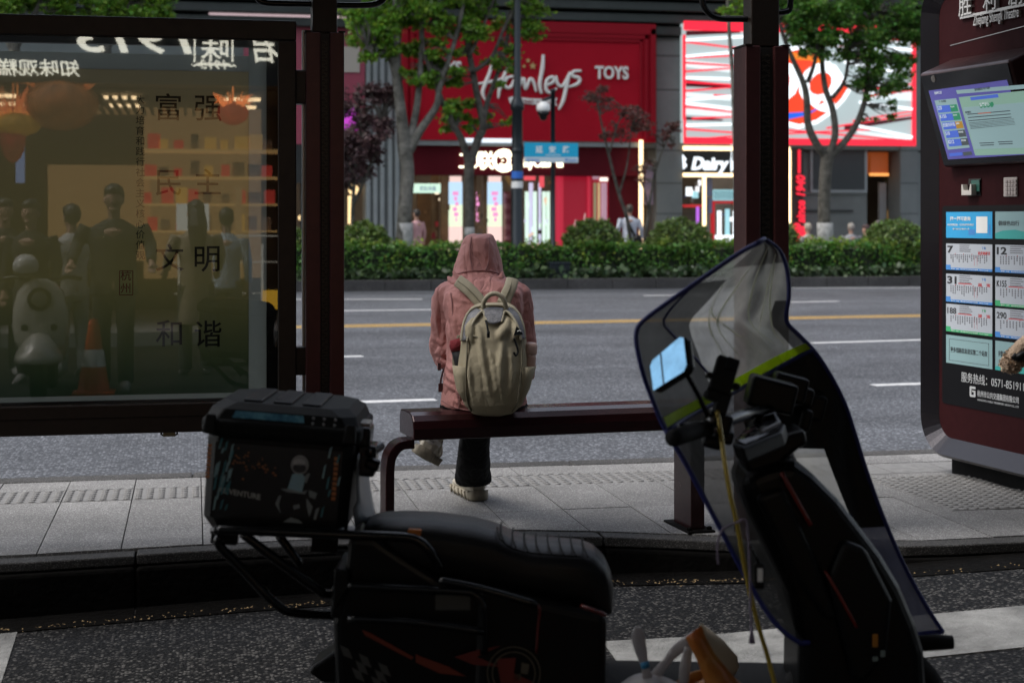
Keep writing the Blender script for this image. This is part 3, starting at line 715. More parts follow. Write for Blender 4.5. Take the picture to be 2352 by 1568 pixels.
for pts in ([(870, 350, 2), (862, 400, 4.2), (835, 470, 4.6), (820, 520, 4.4), (835, 562, 2)],
            [(795, 470, 2), (850, 462, 4), (920, 447, 4), (990, 428, 2)],
            [(958, 372, 2), (938, 430, 4.4), (915, 500, 4.4), (908, 552, 2.2)],
            [(1000, 425, 2), (955, 440, 4), (942, 480, 4), (975, 490, 4), (1005, 440, 4), (1005, 495, 3)],
            [(1020, 505, 2), (1030, 430, 4), (1022, 490, 4), (1050, 440, 4), (1060, 500, 3.5), (1085, 445, 4), (1105, 460, 4), (1120, 515, 2.5)],
            [(1160, 308, 3.5), (1155, 380, 5), (1140, 470, 4.8), (1150, 525, 3.2)],
            [(1170, 480, 3), (1215, 460, 4), (1212, 432, 3.8), (1180, 450, 4.2), (1175, 500, 4.4), (1200, 520, 4), (1235, 495, 2.5)],
            [(1232, 425, 2.6), (1240, 470, 4), (1270, 480, 4), (1310, 405, 3)], [(1310, 405, 3), (1290, 480, 4.6), (1272, 560, 4.8), (1246, 615, 2.4)],
            [(1372, 398, 3), (1330, 402, 4), (1322, 425, 4), (1362, 440, 4.4), (1352, 470, 4.2), (1300, 488, 2.6)]):
    stroke(mb, pts, 4, YS - 0.03)
mb.build('script_lettering', M['offwhite'], t, smooth=True)
mb = MB()
for X, Yp, al, w in ((1448, 440, 'L', 186), (510, 412, 'L', 190)):
    p = PY(*D4(X, Yp), YS); q = PY(*D4(X + w, Yp), YS); mb = MB(); mb.text('TOYS', 70 * 0.4103 / 88 * 1.38, p, (1, 0, 0), (0, 0, 1), 0.07, 0.028, w=(q.x - p.x)); mb.build('toys_lettering', M['offwhite'], t)
mb = MB()
a = [(965, 548), (985, 540), (1090, 552), (1205, 556), (1240, 548), (1228, 575), (1240, 592), (1100, 585), (985, 572), (975, 582)]
mb.poly3([PY(*D4(*q), YS - 0.03) for q in a], (0, 0.03, 0)); b = mb.build('ribbon', M['offwhite'], t)
mb = MB(); p = PY(*D4(1005, 572), YS - 0.034)
mb.text('THE  FINEST  TOY  SHOP', 0.1, p, (1, 0, -.06), (0, 0, 1), 0.006, 0.01, w=1.0); mb.build('ribbon_lettering', M['redtrim'], b)
mb = MB()
for X, Yp, r in ((1102, 370, 22), (1075, 340, 15), (1052, 372, 12)):
    p = PY(*D4(X, Yp), YS - 0.03)
    mb.prism([((r if k % 2 == 0 else r * 0.42) * 0.4103 / 88 * math.sin(k * math.pi / 5), (r if k % 2 == 0 else r * 0.42) * 0.4103 / 88 * math.cos(k * math.pi / 5)) for k in range(10)], p, (1, 0, 0), (0, 0, 1), (0, 0.03, 0))
build_each(mb, 'star', mat('gold_star', (0.5, 0.36, 0.14), 0.5), t)

# ---- dark red entrance fascia with lit letters
YE = YB - 0.05
t = thing('entrance_sign', 'dark red fascia with glowing cream letters and ring emblem over the shop entrance', 'shop sign', (PY(1210, 360, YE).x, YE + 0.1, PY(1210, 402, YE).z))
mb = MB(); fb(mb, 945, 334, 1470, 402, YE, 0.4); mb.build('fascia_panel', M['red2'], t, bevel=0.01)
mb = MB(); fb(mb, 1060, 319, 1200, 327, YE - 0.3, 0.06); mb.build('strip_light', glow('cold_strip', (0.8, 0.9, 1.0), 1.1), t)
mb = MB(); fb(mb, 945, 322, 1470, 333, YE - 0.2, 0.6); mb.build('soffit_edge', M['stone2'], t)
mb = MB()
p = PY(1054, 385, YE); mb.text('工', 0.48, p, (1, 0, 0), (0, 0, 1), 0.06, 0.012)
p = PY(1092, 385, YE); mb.text('联', 0.50, p, (1, 0, 0), (0, 0, 1), 0.06, 0.010)
p = PY(1203, 383, YE); q = PY(1292, 383, YE); mb.text('ityCentral', 0.33, p, (1, 0, 0), (0, 0, 1), 0.06, 0.03, w=q.x - p.x)
mb.build('lit_lettering', M['letter'], t); mb = MB()
c = PY(1158, 369, YE - 0.06)
def arc(mb, c, r0, r1, a0, a1, d=0.06, n=22):
    A = [math.radians(a0 + (a1 - a0) * k / n) for k in range(n + 1)]
    for u, v in zip(A, A[1:]):
        mb.poly3([c + Vector((math.cos(u) * r0, 0, math.sin(u) * r0)), c + Vector((math.cos(u) * r1, 0, math.sin(u) * r1)), c + Vector((math.cos(v) * r1, 0, math.sin(v) * r1)), c + Vector((math.cos(v) * r0, 0, math.sin(v) * r0))], (0, d, 0))
arc(mb, c, 0.21, 0.30, 25, 335); arc(mb, c, 0.10, 0.18, -140, 140); arc(mb, c + Vector((0, 0, 0)), 0.0, 0.05, 150, 210)
mb.build('ring_emblem', M['letter'], t)

# ---- inside the toy shop entrance
t = thing('shop_entrance', 'bright shop entrance hall with red doors and glowing display columns', 'shop front', (PY(1200, 560, YB + 1).x, YB + 2, ZF))
mb = MB()
for x0, x1, Y in ((945, 955, 0.1), (1012, 1032, 2.2), (990, 1008, 2.4), (1088, 1094, 0.6), (1110, 1118, 0.5), (1175, 1186, 0.9)): fb(mb, x0, 402, x1, 640, YB + Y, 0.12)
fb(mb, 958, 440, 1006, 640, YB + 3.4, 0.1); build_each(mb, 'timber_panel', mat('brown_timber', (0.22, 0.12, 0.05), 0.55, noise=(3, 0.5)), t)
mb = MB()
for x0, x1, Y in ((1032, 1062, 1.6), (1087, 1091, 1.9), (1121, 1153, 1.5)):
    fb(mb, x0, 418, x1, 470, YB + Y, 0.1, 0); fb(mb, x0, 470, x1, 520, YB + Y, 0.1, 2); fb(mb, x0, 520, x1, 640, YB + Y, 0.1, 1); fb(mb, x0 + 2, 405, x1 - 2, 418, YB + Y, 0.1, 1)
    for k in range(6): y = 440 + k * 12; fb(mb, x0 + 8 + (k % 3) * 3, y, x1 - 9 - (k % 2) * 3, y + 9, YB + Y - 0.02, 0.02, 3)
build_each(mb, 'display_panel', [glow('column_sky', (0.55, 0.78, 1.0), 1.0), glow('column_pink', (1.0, 0.72, 0.66), 0.95), glow('column_lime', (0.85, 1.0, 0.70), 1.0), glow('column_magenta', (1.0, 0.35, 0.7), 0.9)], t)
mb = MB()
for x0, x1, m_ in ((1207, 1214, 0), (1216, 1224, 1), (1226, 1233, 0), (1238, 1243, 1), (1247, 1254, 0), (1257, 1263, 0)): fb(mb, x0, 440 if m_ == 0 else 420, x1, 560, YB + 1.4, 0.08, m_)
for x0, x1, y0, y1 in ((1205, 1230, 404, 414), (1240, 1250, 404, 430)): fb(mb, x0, y0, x1, y1, YB + 1.2, 0.08, 2)
fb(mb, 1205, 560, 1265, 640, YB + 1.5, 0.1, 3)
for k in range(14): x = random.uniform(1204, 1262); y = random.uniform(420, 555); fb(mb, x, y, x + random.uniform(2, 6), y + random.uniform(3, 14), YB + 1.3, 0.05, random.choice((0, 1, 3)))
build_each(mb, 'display_case', [glow('case_mint', (0.75, 1.0, 0.85), 1.0), glow('case_lilac', (0.75, 0.75, 1.0), 0.8), glow('case_red', (1.0, 0.12, 0.15), 0.8), glow('case_peach', (1.0, 0.7, 0.5), 0.7)], t)
mb = MB()
for k in range(9): fb(mb, 1162, 445 + k * 12, 1190, 455 + k * 12, YB + 1.0, 0.2, k % 2)
fb(mb, 1158, 440, 1194, 640, YB + 1.2, 0.1, 0)
mb.build('pink_counter', [mat('pink_slats', (0.45, 0.16, 0.18), 0.5), mat('pink_slats_dark', (0.28, 0.05, 0.07), 0.5)], t)
mb = MB(); a = PY(1163, 405, YB + 2.5); b = PY(1188, 445, YB + 2.5); mb.tube([a, b], 0.07, 6); mb.tube([PY(1172, 405, YB + 2.6), PY(1192, 440, YB + 2.6)], 0.06, 6); mb.build('timber_brace', mat('pale_timber', (0.4, 0.25, 0.1), 0.5), t)
mb = MB(); rg_ = random.Random(4)
for k in range(44):                                                # stock on the shelves and hanging banners
    x = rg_.choice((rg_.uniform(950, 1030), rg_.uniform(1066, 1086), rg_.uniform(1094, 1118), rg_.uniform(1155, 1205), rg_.uniform(1206, 1262))); y = rg_.uniform(410, 560); fb(mb, x, y, x + rg_.uniform(3, 9), y + rg_.uniform(4, 16), YB + rg_.uniform(1.0, 3.0), .1, rg_.choice((0, 0, 1, 2, 3, 4)))
build_each(mb, 'stock', [mat('stock_tan', (.35, .2, .1), .5), mat('stock_red', (.4, .02, .03), .5), mat('stock_cream', (.6, .5, .4), .5), mat('stock_dark', (.03, .02, .02), .5), glow('stock_lamp', (1.0, .8, .55), 1.6)], t)
mb = MB(); fb(mb, 946, 422, 1012, 443, YB - 0.1, 0.05); o = mb.build('hanging_sign', glow('mint_sign', (0.72, 1.0, 0.80), 0.85), t)
mb = MB(); p = PY(964, 437, YB - 0.1); mb.text('欢迎光临', 0.13, p, (1, 0, 0), (0, 0, 1), 0.006, 0.01, w=0.42); mb.build('lettering', mat('blue_letter', (0.1, 0.15, 0.5), 0.5), o)
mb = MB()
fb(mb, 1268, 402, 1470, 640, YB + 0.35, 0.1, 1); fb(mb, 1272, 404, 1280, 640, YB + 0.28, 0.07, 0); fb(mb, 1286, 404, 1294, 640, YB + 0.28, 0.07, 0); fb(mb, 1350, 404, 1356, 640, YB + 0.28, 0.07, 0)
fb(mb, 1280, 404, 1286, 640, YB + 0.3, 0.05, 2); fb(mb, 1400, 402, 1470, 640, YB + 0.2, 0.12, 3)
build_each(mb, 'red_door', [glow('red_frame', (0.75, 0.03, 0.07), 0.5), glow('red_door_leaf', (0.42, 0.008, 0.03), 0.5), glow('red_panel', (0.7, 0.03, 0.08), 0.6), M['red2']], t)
mb = MB()
for X in ((1322, 505, 1312, 560), (1344, 490, 1336, 545)): mb.tube([PY(X[0], X[1], YB + .33), PY(X[2], X[3], YB + .33)], 0.02, 6)
mb.tube([PY(1308, 538, YB + .33), PY(1350, 515, YB + .33)], 0.02, 6); mb.build('script_letter', glow('pinkish_letter', (0.9, 0.5, 0.5), 0.5), t)
mb = MB()
for x0, x1, m_ in ((1364, 1370, 0), (1374, 1378, 1), (1381, 1394, 2)): fb(mb, x0, 420, x1, 640, YB + 0.3, 0.05, m_)
fb(mb, 1379, 408, 1396, 416, YB + 0.25, 0.06, 3); fb(mb, 1362, 404, 1376, 412, YB + 0.25, 0.06, 2)
build_each(mb, 'glazing_strip', [glow('glz_olive', (0.4, 0.35, 0.2), 0.5), glow('glz_gold', (0.8, 0.6, 0.3), 0.6), glow('glz_mauve', (0.6, 0.35, 0.45), 0.6), glow('glz_white', (1.0, 0.9, 0.8), 1.6)], t)
mb = MB(); fb(mb, 1469, 322, 1477, 640, YB - 0.42, 0.06)
tag(mb.build('led_strip', M['warm'], None, origin=(PY(1473, 400, YB).x, YB - .4, ZF)), 'tall glowing warm light strip up the corner beside the dark red wall', 'light strip')
mb = MB(); fb(mb, 1481, 376, 1500, 470, YB - 0.06, 0.05)
tag(mb.build('wall_poster', mat('poster_mix', (0.3, 0.2, 0.25), 0.5, noise=(4, 0.0, (0.05, 0.06, 0.12))), None, origin=(PY(1490, 376, YB).x, YB - .05, PY(0, 470, YB).z)), 'small poster on the grey pilaster beside the tall light strip', 'poster')

# ---- striped ice cream sign
YD = YB - 0.5
t = thing('ice_cream_sign', 'bright striped sign with red frame, slanting white strips and a red lip shaped logo', 'shop sign', (PY(1838, 196, YD).x, YD + .2, PY(0, 330, YD).z))
mb = MB(); fb(mb, 1572, 66, 2104, 327, YD, 0.35); mb.build('backing_panel', glow('lit_grey_panel', (0.46, 0.55, 0.56), 0.9), t)
mb = MB()
for x0, y0, x1, y1 in ((1572, 62, 2100, 69), (1570, 80, 1575, 275), (1572, 275, 1576, 322), (2097, 80, 2104, 328), (1572, 321, 2104, 330)): fb(mb, x0, y0, x1, y1, YD - 0.1, 0.08)
build_each(mb, 'frame_bar', M['neon'], t)
def slant(mb, x0, y0, x1, y1, h0, h1, Y, d, m=0):
    q = [PY(x0, y0, Y), PY(x1, y1, Y), PY(x1, y1 + h1, Y), PY(x0, y0 + h0, Y)]; mb.poly3(q, (0, d, 0), m)
mb = MB()
for x0, y0, x1, y1 in ((1576, 90, 1780, 77), (1576, 127, 1790, 108), (1576, 176, 1760, 181), (1576, 227, 1760, 212), (1576, 234, 1760, 256), (1576, 285, 1780, 280), (1930, 100, 2096, 112), (1940, 140, 2096, 170), (1975, 232, 2096, 248), (1960, 284, 2096, 312), (1980, 186, 2096, 200), (1900, 120, 2096, 138)):
    slant(mb, x0, y0, x1, y1, 5.5, 5.5, YD - 0.09, 0.05)
build_each(mb, 'white_strip', M['cool'], t)
mb = MB()
for x0, y0, x1, y1 in ((1576, 94, 1700, 110), (1576, 130, 1700, 126), (1576, 142, 1760, 155), (1576, 162, 1700, 154), (1576, 186, 1770, 200), (1576, 207, 1700, 197), (1640, 217, 1760, 222), (1576, 243, 1700, 258), (1590, 270, 1700, 266), (1576, 294, 1720, 306), (1576, 320, 1720, 308), (1800, 296, 2096, 322), (1900, 292, 2096, 262), (1930, 104, 2096, 86), (1940, 130, 2096, 132), (1985, 205, 2096, 192), (1985, 220, 2096, 206), (1960, 276, 2096, 254), (1700, 310, 2000, 296)):
    slant(mb, x0, y0, x1, y1, 4.5, 3.0, YD - 0.07, 0.05)
build_each(mb, 'red_strip', M['neon'], t)
mb = MB()
for x0, y0, x1, y1, h in ((1576, 183, 1690, 196, 16), (1576, 71, 1700, 71, 11), (1576, 268, 1660, 274, 8), (1940, 288, 2096, 268, 12)): slant(mb, x0, y0, x1, y1, h, h * 0.5, YD - 0.03, 0.02)
build_each(mb, 'dark_wedge', mat('dark_red_wedge', (0.12, 0.01, 0.02), 0.5), t)
mb = MB()
for x0, y0, x1, y1, h in ((1576, 138, 1700, 150, 20), (1576, 212, 1700, 222, 12), (1576, 250, 1700, 254, 16), (1985, 210, 2096, 212, 20), (1970, 300, 2096, 318, 8), (1900, 80, 2096, 92, 14)): slant(mb, x0, y0, x1, y1, h * .8, h, YD - 0.025, 0.02)
build_each(mb, 'pale_wedge', glow('lit_pale_panel', (0.78, 0.90, 0.92), 1.0), t)
def lip(s):
    o = [(-1.0, 0.02), (-0.82, 0.34), (-0.55, 0.66), (-0.28, 0.90), (0.0, 0.98), (0.28, 0.90), (0.55, 0.64), (0.82, 0.30), (1.0, -0.02), (0.86, -0.30), (0.62, -0.62), (0.34, -0.86), (0.0, -0.98), (-0.34, -0.88), (-0.62, -0.64), (-0.86, -0.3)]
    return [(x * 131 * s / 87, y * 98 * s / 87) for x, y in o]
c = PY(1836, 200, YD - 0.12)
mb = MB(); mb.prism(lip(1.0), c, (1, 0, 0), (0, 0, 1), (0, 0.1, 0)); lg = mb.build('logo', M['cool'], t, bevel=0.02)
mb = MB(); mb.prism(lip(0.9), c - Vector((0, 0.03, 0)), (1, 0, 0), (0, 0, 1), (0, 0.028, 0)); mb.build('logo_face', glow('logo_red', (1.0, 0.07, 0.02), 0.85), lg)
mb = MB(); p = c + Vector((-1.18, -0.034, -0.40)); mb.text('DQ', 1.45, p, (1, 0, 0), (0, 0, 1), 0.03, 0.045, shear=0.25, w=2.35); mb.build('logo_letters', M['cool'], lg)
mb = MB(); q = [(-0.75, 0.72), (-0.2, 0.95), (0.35, 0.80), (0.62, 0.52), (0.2, 0.72), (-0.3, 0.74)]; mb.prism([(x * 1.4, y * .98) for x, y in q], c - Vector((0, 0.036, 0)), (1, 0, 0), (0, 0, 1), (0, 0.005, 0)); mb.build('logo_orange_swoosh', glow('logo_orange', (1.0, 0.25, 0.02), 0.85), lg)
mb = MB(); q = [(-0.85, -0.50), (-0.3, -0.70), (0.2, -0.66), (0.5, -0.50), (0.15, -0.76), (-0.3, -0.88), (-0.6, -0.74)]; mb.prism([(x * 1.3, y * 1.0) for x, y in q], c - Vector((0, 0.036, 0)), (1, 0, 0), (0, 0, 1), (0, 0.005, 0)); mb.build('logo_blue_swoosh', glow('logo_blue', (0.02, 0.16, 0.95), 0.8), lg)

# ---- ice cream shop front
t = thing('ice_cream_shop', 'ice cream shop front framed by glowing cream light strips', 'shop front', (PY(1690, 560, YB).x, YB + 1, ZF))
mb = MB()
for x0, y0, x1, y1 in ((1570, 338, 1815, 345), (1570, 399, 1815, 406), (1615, 406, 1622, 640), (1810, 345, 1817, 640)): fb(mb, x0, y0, x1, y1, YB - 0.1, 0.06)
build_each(mb, 'light_strip', M['warm'], t)
mb = MB(); fb(mb, 1570, 347, 1810, 398, YB - 0.05, 0.3); sg = mb.build('name_board', mat('name_board', (0.012, 0.014, 0.013), 0.3), t)
mb = MB(); p = PY(1588, 389, YB - 0.05); q = PY(1672, 389, YB); mb.text('Dairy', 0.46, p, (1, 0, 0), (0, 0, 1), 0.05, 0.035, shear=0.22, w=q.x - p.x)
p = PY(1678, 389, YB - 0.05); q = PY(1780, 389, YB); mb.text('Queen', 0.46, p, (1, 0, 0), (0, 0, 1), 0.05, 0.035, shear=0.22, w=q.x - p.x); mb.build('lit_lettering', M['lith'], sg)
mb = MB(); p = PY(1570, 372, YB - 0.1); mb.prism([(-.02, .2), (.08, .08), (.04, 0), (.1, -.1), (0, -.2)], p, (1, 0, 0), (0, 0, 1), (0, .05, 0)); mb.build('small_logo', M['lith'], sg)
mb = MB()
fb(mb, 1623, 406, 1700, 640, YB + 2.5, 0.1, 0); fb(mb, 1570, 406, 1615, 470, YB + 2.4, 0.1, 4); fb(mb, 1570, 470, 1615, 476, YB + 0.4, 0.1, 1); fb(mb, 1570, 476, 1615, 640, YB + 2.3, 0.1, 4)
fb(mb, 1640, 462, 1700, 467, YB + 0.6, 0.15, 1); fb(mb, 1636, 462, 1642, 640, YB + 0.6, 0.15, 1); fb(mb, 1640, 436, 1700, 460, YB + 0.7, 0.1, 2)
for x in (1650, 1686): fb(mb, x, 484, x + 7, 560, YB + 0.9, 0.1, 3)
fb(mb, 1668, 480, 1676, 560, YB + 1.0, 0.1, 2); fb(mb, 1642, 540, 1700, 560, YB + 0.95, 0.1, 3)
fb(mb, 1818, 340, 1845, 640, YB + 0.02, 0.2, 5); fb(mb, 1722, 406, 1810, 640, YB + 2.5, 0.1, 0)
fb(mb, 1625, 404, 1636, 450, YB + 0.5, 0.1, 6); fb(mb, 1628, 455, 1636, 490, YB + 0.5, 0.1, 6); fb(mb, 1600, 475, 1606, 520, YB + 0.35, 0.05, 7); fb(mb, 1578, 430, 1590, 450, YB + 0.6, 0.1, 3); fb(mb, 1592, 440, 1604, 455, YB + 0.6, 0.1, 2)
build_each(mb, 'interior_panel', [mat('shop_grey', (0.32, 0.30, 0.28), 0.5), glow('cabinet_red', (0.7, 0.02, 0.03), 0.5), glow('menu_cyan', (0.45, 0.85, 0.95), 0.75), M['cool'], mat('dim_brown', (0.12, 0.09, 0.06), 0.5, noise=(3, 0.6)), M['dark'], mat('blue_cloth', (0.12, 0.16, 0.32), 0.6), glow('purple_tube', (0.55, 0.15, 0.9), 0.8)], t)
mb = MB(); rg_ = random.Random(9)
for k in range(26): x = rg_.choice((rg_.uniform(1571, 1610), rg_.uniform(1624, 1696))); y = rg_.uniform(410, 560); fb(mb, x, y, x + rg_.uniform(3, 8), y + rg_.uniform(4, 14), YB + rg_.uniform(1.2, 2.2), .1, rg_.choice((0, 1, 2, 2, 3)))
build_each(mb, 'stock', [mat('stock_blue', (.08, .12, .3), .5), mat('stock_rust', (.35, .08, .04), .5), mat('stock_grey', (.3, .29, .27), .5), glow('stock_bulb', (.95, .95, 1.0), 1.2)], t)
mb = MB()
for k in range(14): x = 1641 + k * 4.2; mb.tube([PY(x, 438, YB + .68), PY(x + 1, 458, YB + .68)], 0.012, 5)
mb.build('menu_pattern', mat('dark_teal', (0.02, 0.08, 0.1), 0.5), t)
mb = MB()
fb(mb, 1834, 344, 1839, 398, YB - 0.05, 0.05)
p = PY(1847, 512, YB - 0.04); q = PY(1847, 402, YB - 0.04); mb.text('since 1940', 0.32, p, (0, 0, 1), (-1, 0, 0), 0.05, 0.03, shear=0.2, w=(q.z - p.z))
c = PY(1838, 532, YB - 0.06)
for dx, dz, r in ((-.1, .1, .14), (.08, .02, .13), (-.02, -.14, .14), (.12, -.2, .1)): mb.ball(c + Vector((dx, 0, dz)), (r, .03, r), 10)
mb.build('red_vertical_sign', M['neon'], t)
# ---------------------------------------------------------------- far street furniture
YL = YF + 0.8
b = PY(1188, 560, YL)
t = thing('street_lamp', 'tall dark lamp post with stepped lower shaft beyond the hedge', 'street lamp', (b.x, YL, 0))
mb = MB(); z = lambda y: PY(1188, y, YL).z
mb.lathe([(0.19, 0), (0.19, 0.5), (0.135, 0.6), (0.125, z(330)), (0.115, z(255)), (0.15, z(252)), (0.155, z(240)), (0.12, z(232)), (0.085, z(222)), (0.075, z(0)), (0.06, 8.5)], (b.x, YL, 0), 16)
mb.lathe([(0.14, z(352)), (0.148, z(350)), (0.148, z(343)), (0.13, z(340))], (b.x, YL, 0), 16)
mb.build('shaft', M['pole'], t, smooth=True)
mb = MB(); mb.tube([(b.x, YL, 8.4), (b.x, YL - .5, 8.9), (b.x, YL - 2.2, 9.0)], 0.04, 8, 0, 4); mb.box((b.x, YL - 2.4, 8.98), (.25, .7, .1)); mb.build('lamp_arm', M['pole'], t)
mb = MB(); mb.lathe([(0.132, z(410)), (0.132, z(394))], (b.x, YL, 0), 16); mb.build('blue_plate', mat('blue_plate', (0.02, 0.13, 0.5), 0.4), t)
mb = MB(); mb.lathe([(0.132, z(432)), (0.132, z(417))], (b.x, YL, 0), 16); mb.build('white_plate', M['offwhite'], t)
YC = YF + 0.7
b = PY(1270, 560, YC); z = lambda y: PY(1270, y, YC).z
t = thing('camera_pole', 'slim dark pole carrying a dome surveillance camera on a short arm', 'camera pole', (b.x, YC, 0))
mb = MB(); mb.lathe([(0.12, 0), (0.12, .3), (0.055, .34), (0.05, z(212)), (0.06, z(212)), (0.06, z(205)), (.01, z(204))], (b.x, YC, 0), 12); a = PY(1245, 232, YC); mb.tube([(b.x, YC, z(222)), a], 0.035, 8); mb.build('pole', M['pole'], t, smooth=True)
mb = MB(); c = PY(1248, 246, YC); mb.tube([a + Vector((.03, 0, 0)), c], .03, 8); mb.lathe([(0.05, .12), (.14, .06), (.155, 0), (.155, -.07), (.13, -.1)], c, 16); cm = mb.build('camera_housing', M['offwhite'], t, smooth=True)
mb = MB(); mb.lathe([(0.14, -.1), (.125, -.17), (.09, -.2), (.085, -.25), (.05, -.29), (.005, -.30)], c, 16); mb.build('camera_dome', M['blackgloss'], cm, smooth=True)
t = thing('street_name_sign', 'blue street name plate with white lower band, fixed to the slim camera pole', 'street sign', (b.x, YC - .1, z(372)))
Yq = YC - 0.1
mb = MB(); fb(mb, 1205, 329, 1328, 361, Yq, 0.05); mb.build('blue_panel', glow('street_sign_blue', (0.0, 0.33, 0.58), 0.42), t, bevel=.006)
mb = MB(); fb(mb, 1205, 361, 1328, 373, Yq, 0.05); mb.build('white_band', mat('pale_band', (0.5, 0.6, 0.66), 0.5), t)
mb = MB()
for x, ch in ((1230, '延'), (1261, '安'), (1292, '路')): mb.text(ch, 0.165, PY(x, 350, Yq), (1, 0, 0), (0, 0, 1), 0.006, 0.02)
mb.text("YAN' AN ROAD", 0.05, PY(1252, 358, Yq), (1, 0, 0), (0, 0, 1), 0.006, 0.01)
mb.build('lettering', M['offwhite'], t)
mb = MB(); mb.text('北 North', 0.07, PY(1210, 370, Yq), (1, 0, 0), (0, 0, 1), 0.006, 0.01); mb.text('南 South', 0.07, PY(1298, 370, Yq), (1, 0, 0), (0, 0, 1), 0.006, 0.01); mb.build('band_lettering', mat('blue_print', (0.05, 0.25, 0.6), 0.5), t)
mb = MB(); mb.corners((b.x - .09, Yq + .05, z(366)), (b.x + .09, YC + .06, z(362))); mb.corners((b.x - .09, Yq + .05, z(338)), (b.x + .09, YC + .06, z(334))); mb.build('clamp', M['pole'], t)
mb = MB(); c = PY(1282, 600, YF + 0.45); mb.box((c.x, YF + 0.42, 0.17), (0.45, 0.3, 0.34)); mb.box((c.x, YF + .42, .36), (.5, .34, .05))
tag(mb.build('ground_box', M['pole'], None, bevel=.02, origin=(c.x, YF + .42, 0)), 'small dark utility box low at the foot of the hedge', 'utility box')

# ---------------------------------------------------------------- people, generic builder (one continuous skin, clothes as children)
SK = mat('skin', (0.42, 0.25, 0.18), 0.55)
def figure(label, loc, rz, H=1.68, top=(0.5, 0.5, 0.52), leg=(0.03, 0.03, 0.035), hair=(0.015, 0.013, 0.012), pose='stand', arms=((-.06, .04, -.52), (.06, .04, -.52)), hairlen=0.0, wide=1.0, bend=0.0, voxel=0.014, detail=True, coat=0.0):
    """loc: ground point (or seat point minus seat height), faces local +y"""
    t = thing('person', label, 'person', loc, rz)
    W = WM[t.name]; s = H / 1.7
    sit = pose == 'sit'
    hip = 0.50 if sit else 0.92
    def V(x, y, z): return W @ (Vector((x, y, z)) * s)
    lean = bend
    sh = hip + 0.50; nk = hip + 0.57; hd = hip + 0.70
    def T(x, y, z): return V(x, y + (z - hip) * lean, z)
    legs = []
    for sx in (-1, 1):
        if sit: legs.append([V(sx * .09, 0, hip + .02), V(sx * .11, .42, hip + .03), V(sx * .11, .44, .08), V(sx * .11, .58, .03)])
        else: legs.append([V(sx * .09, 0, hip), V(sx * .10, .02 + .03 * sx, .50), V(sx * .10, -.02 + .05 * sx, .08), V(sx * .11, .12 + .05 * sx, .03)])
    A = []
    for sx, a in zip((-1, 1), arms):
        S = T(sx * .19 * wide, 0, sh - .02); E = S + W.to_3x3() @ (Vector((a[0] * .45 + sx * .03, a[1] * .2 - .03, a[2] * .5)) * s); Hn = S + W.to_3x3() @ (Vector(a) * s)
        A.append((S, E, Hn))
    mb = MB()
    mb.tube([T(0, 0, hip - .05), T(0, 0, hip + .2), T(0, 0, sh - .05), T(0, 0, sh + .02)], [.13 * s, .115 * s, .135 * s, .06 * s], 12)
    mb.tube([T(0, 0, sh - .05), T(0, .01, hd - .05)], .052 * s, 10)
    mb.ball(T(0, .02, hd + .02), (.076 * s, .092 * s, .115 * s), 16, 0, W.to_3x3())
    mb.ball(T(0, .10, hd - .005), (.014 * s, .022 * s, .022 * s), 8, 0, W.to_3x3()); mb.ball(T(0, .07, hd - .07), (.04 * s, .035 * s, .03 * s), 8, 0, W.to_3x3())
    for sx in (-1, 1): mb.ball(T(sx * .078, .015, hd + .005), (.012 * s, .022 * s, .03 * s), 8, 0, W.to_3x3())
    for L in legs: mb.tube(L[:3], [.075 * s, .055 * s, .04 * s], 10); mb.tube(L[2:], [.04 * s, .03 * s], 8)
    for S, E, Hn in A:
        mb.tube([S, E, Hn], [.045 * s, .037 * s, .026 * s], 10)
        d = (Hn - E).normalized(); side = d.cross(Vector((0, 0, 1))); side = (side if side.length > .1 else Vector((1, 0, 0))).normalized()
        mb.tube([Hn, Hn + d * .08 * s], [.028 * s, .034 * s], 8)
        if detail:
            for k, ln in ((-1.5, .055), (-.5, .07), (.5, .075), (1.5, .062)): mb.tube([Hn + d * .07 * s + side * k * .016 * s, Hn + d * (.07 + ln) * s + side * k * .018 * s], .009 * s, 6)
            mb.tube([Hn + d * .02 * s + side * .03 * s, Hn + d * .07 * s + side * .055 * s], .010 * s, 6)
    mb.build('body', SK, t, remesh=voxel * .7, relax=1)
    tm = mat('top_cloth', top, 0.8, noise=(6, 0.3), bump=(14, 0.5, 0.02)); lm = mat('trouser_cloth', leg, 0.8, noise=(6, 0.3))
    mb = MB()
    hem = hip - .10 - coat
    def ring(z, a, b): return [T(a * s / s * math.cos(2 * math.pi * k / 18), b * math.sin(2 * math.pi * k / 18), z) for k in range(18)]
    mb.loft([ring(hem, .17 * wide, .13), ring(hip + .05, .16 * wide, .125), ring(hip + .22, .155 * wide, .125), ring(sh - .12, .185 * wide, .135), ring(sh - .03, .17 * wide, .11), ring(sh + .05, .07, .065)])
    for S, E, Hn in A: mb.tube([S + (S - E).normalized() * .01, S + (E - S) * .3, E, E + (Hn - E) * .92], [.07 * s, .066 * s, .055 * s, .045 * s], 12)
    mb.build('jacket' if coat else 'shirt', tm, t, remesh=voxel, relax=3)
    mb = MB()
    mb.loft([ring(hip - .14, .15, .115), ring(hip, .155, .12), ring(hip + .1, .14, .11)])
    for L in legs: mb.tube([L[0], L[0] + (L[1] - L[0]) * .5, L[1], L[2] + Vector((0, 0, .0))], [.095 * s, .085 * s, .072 * s, .068 * s], 12)
    mb.build('trousers', lm, t, remesh=voxel, relax=2)
    mb = MB()
    for L in legs: mb.tube([L[2] + (L[2] - L[3]) * .35 + Vector((0, 0, .0)), L[2] * .5 + L[3] * .5, L[3] + (L[3] - L[2]) * .25], [.042 * s, .048 * s, .035 * s], 10)
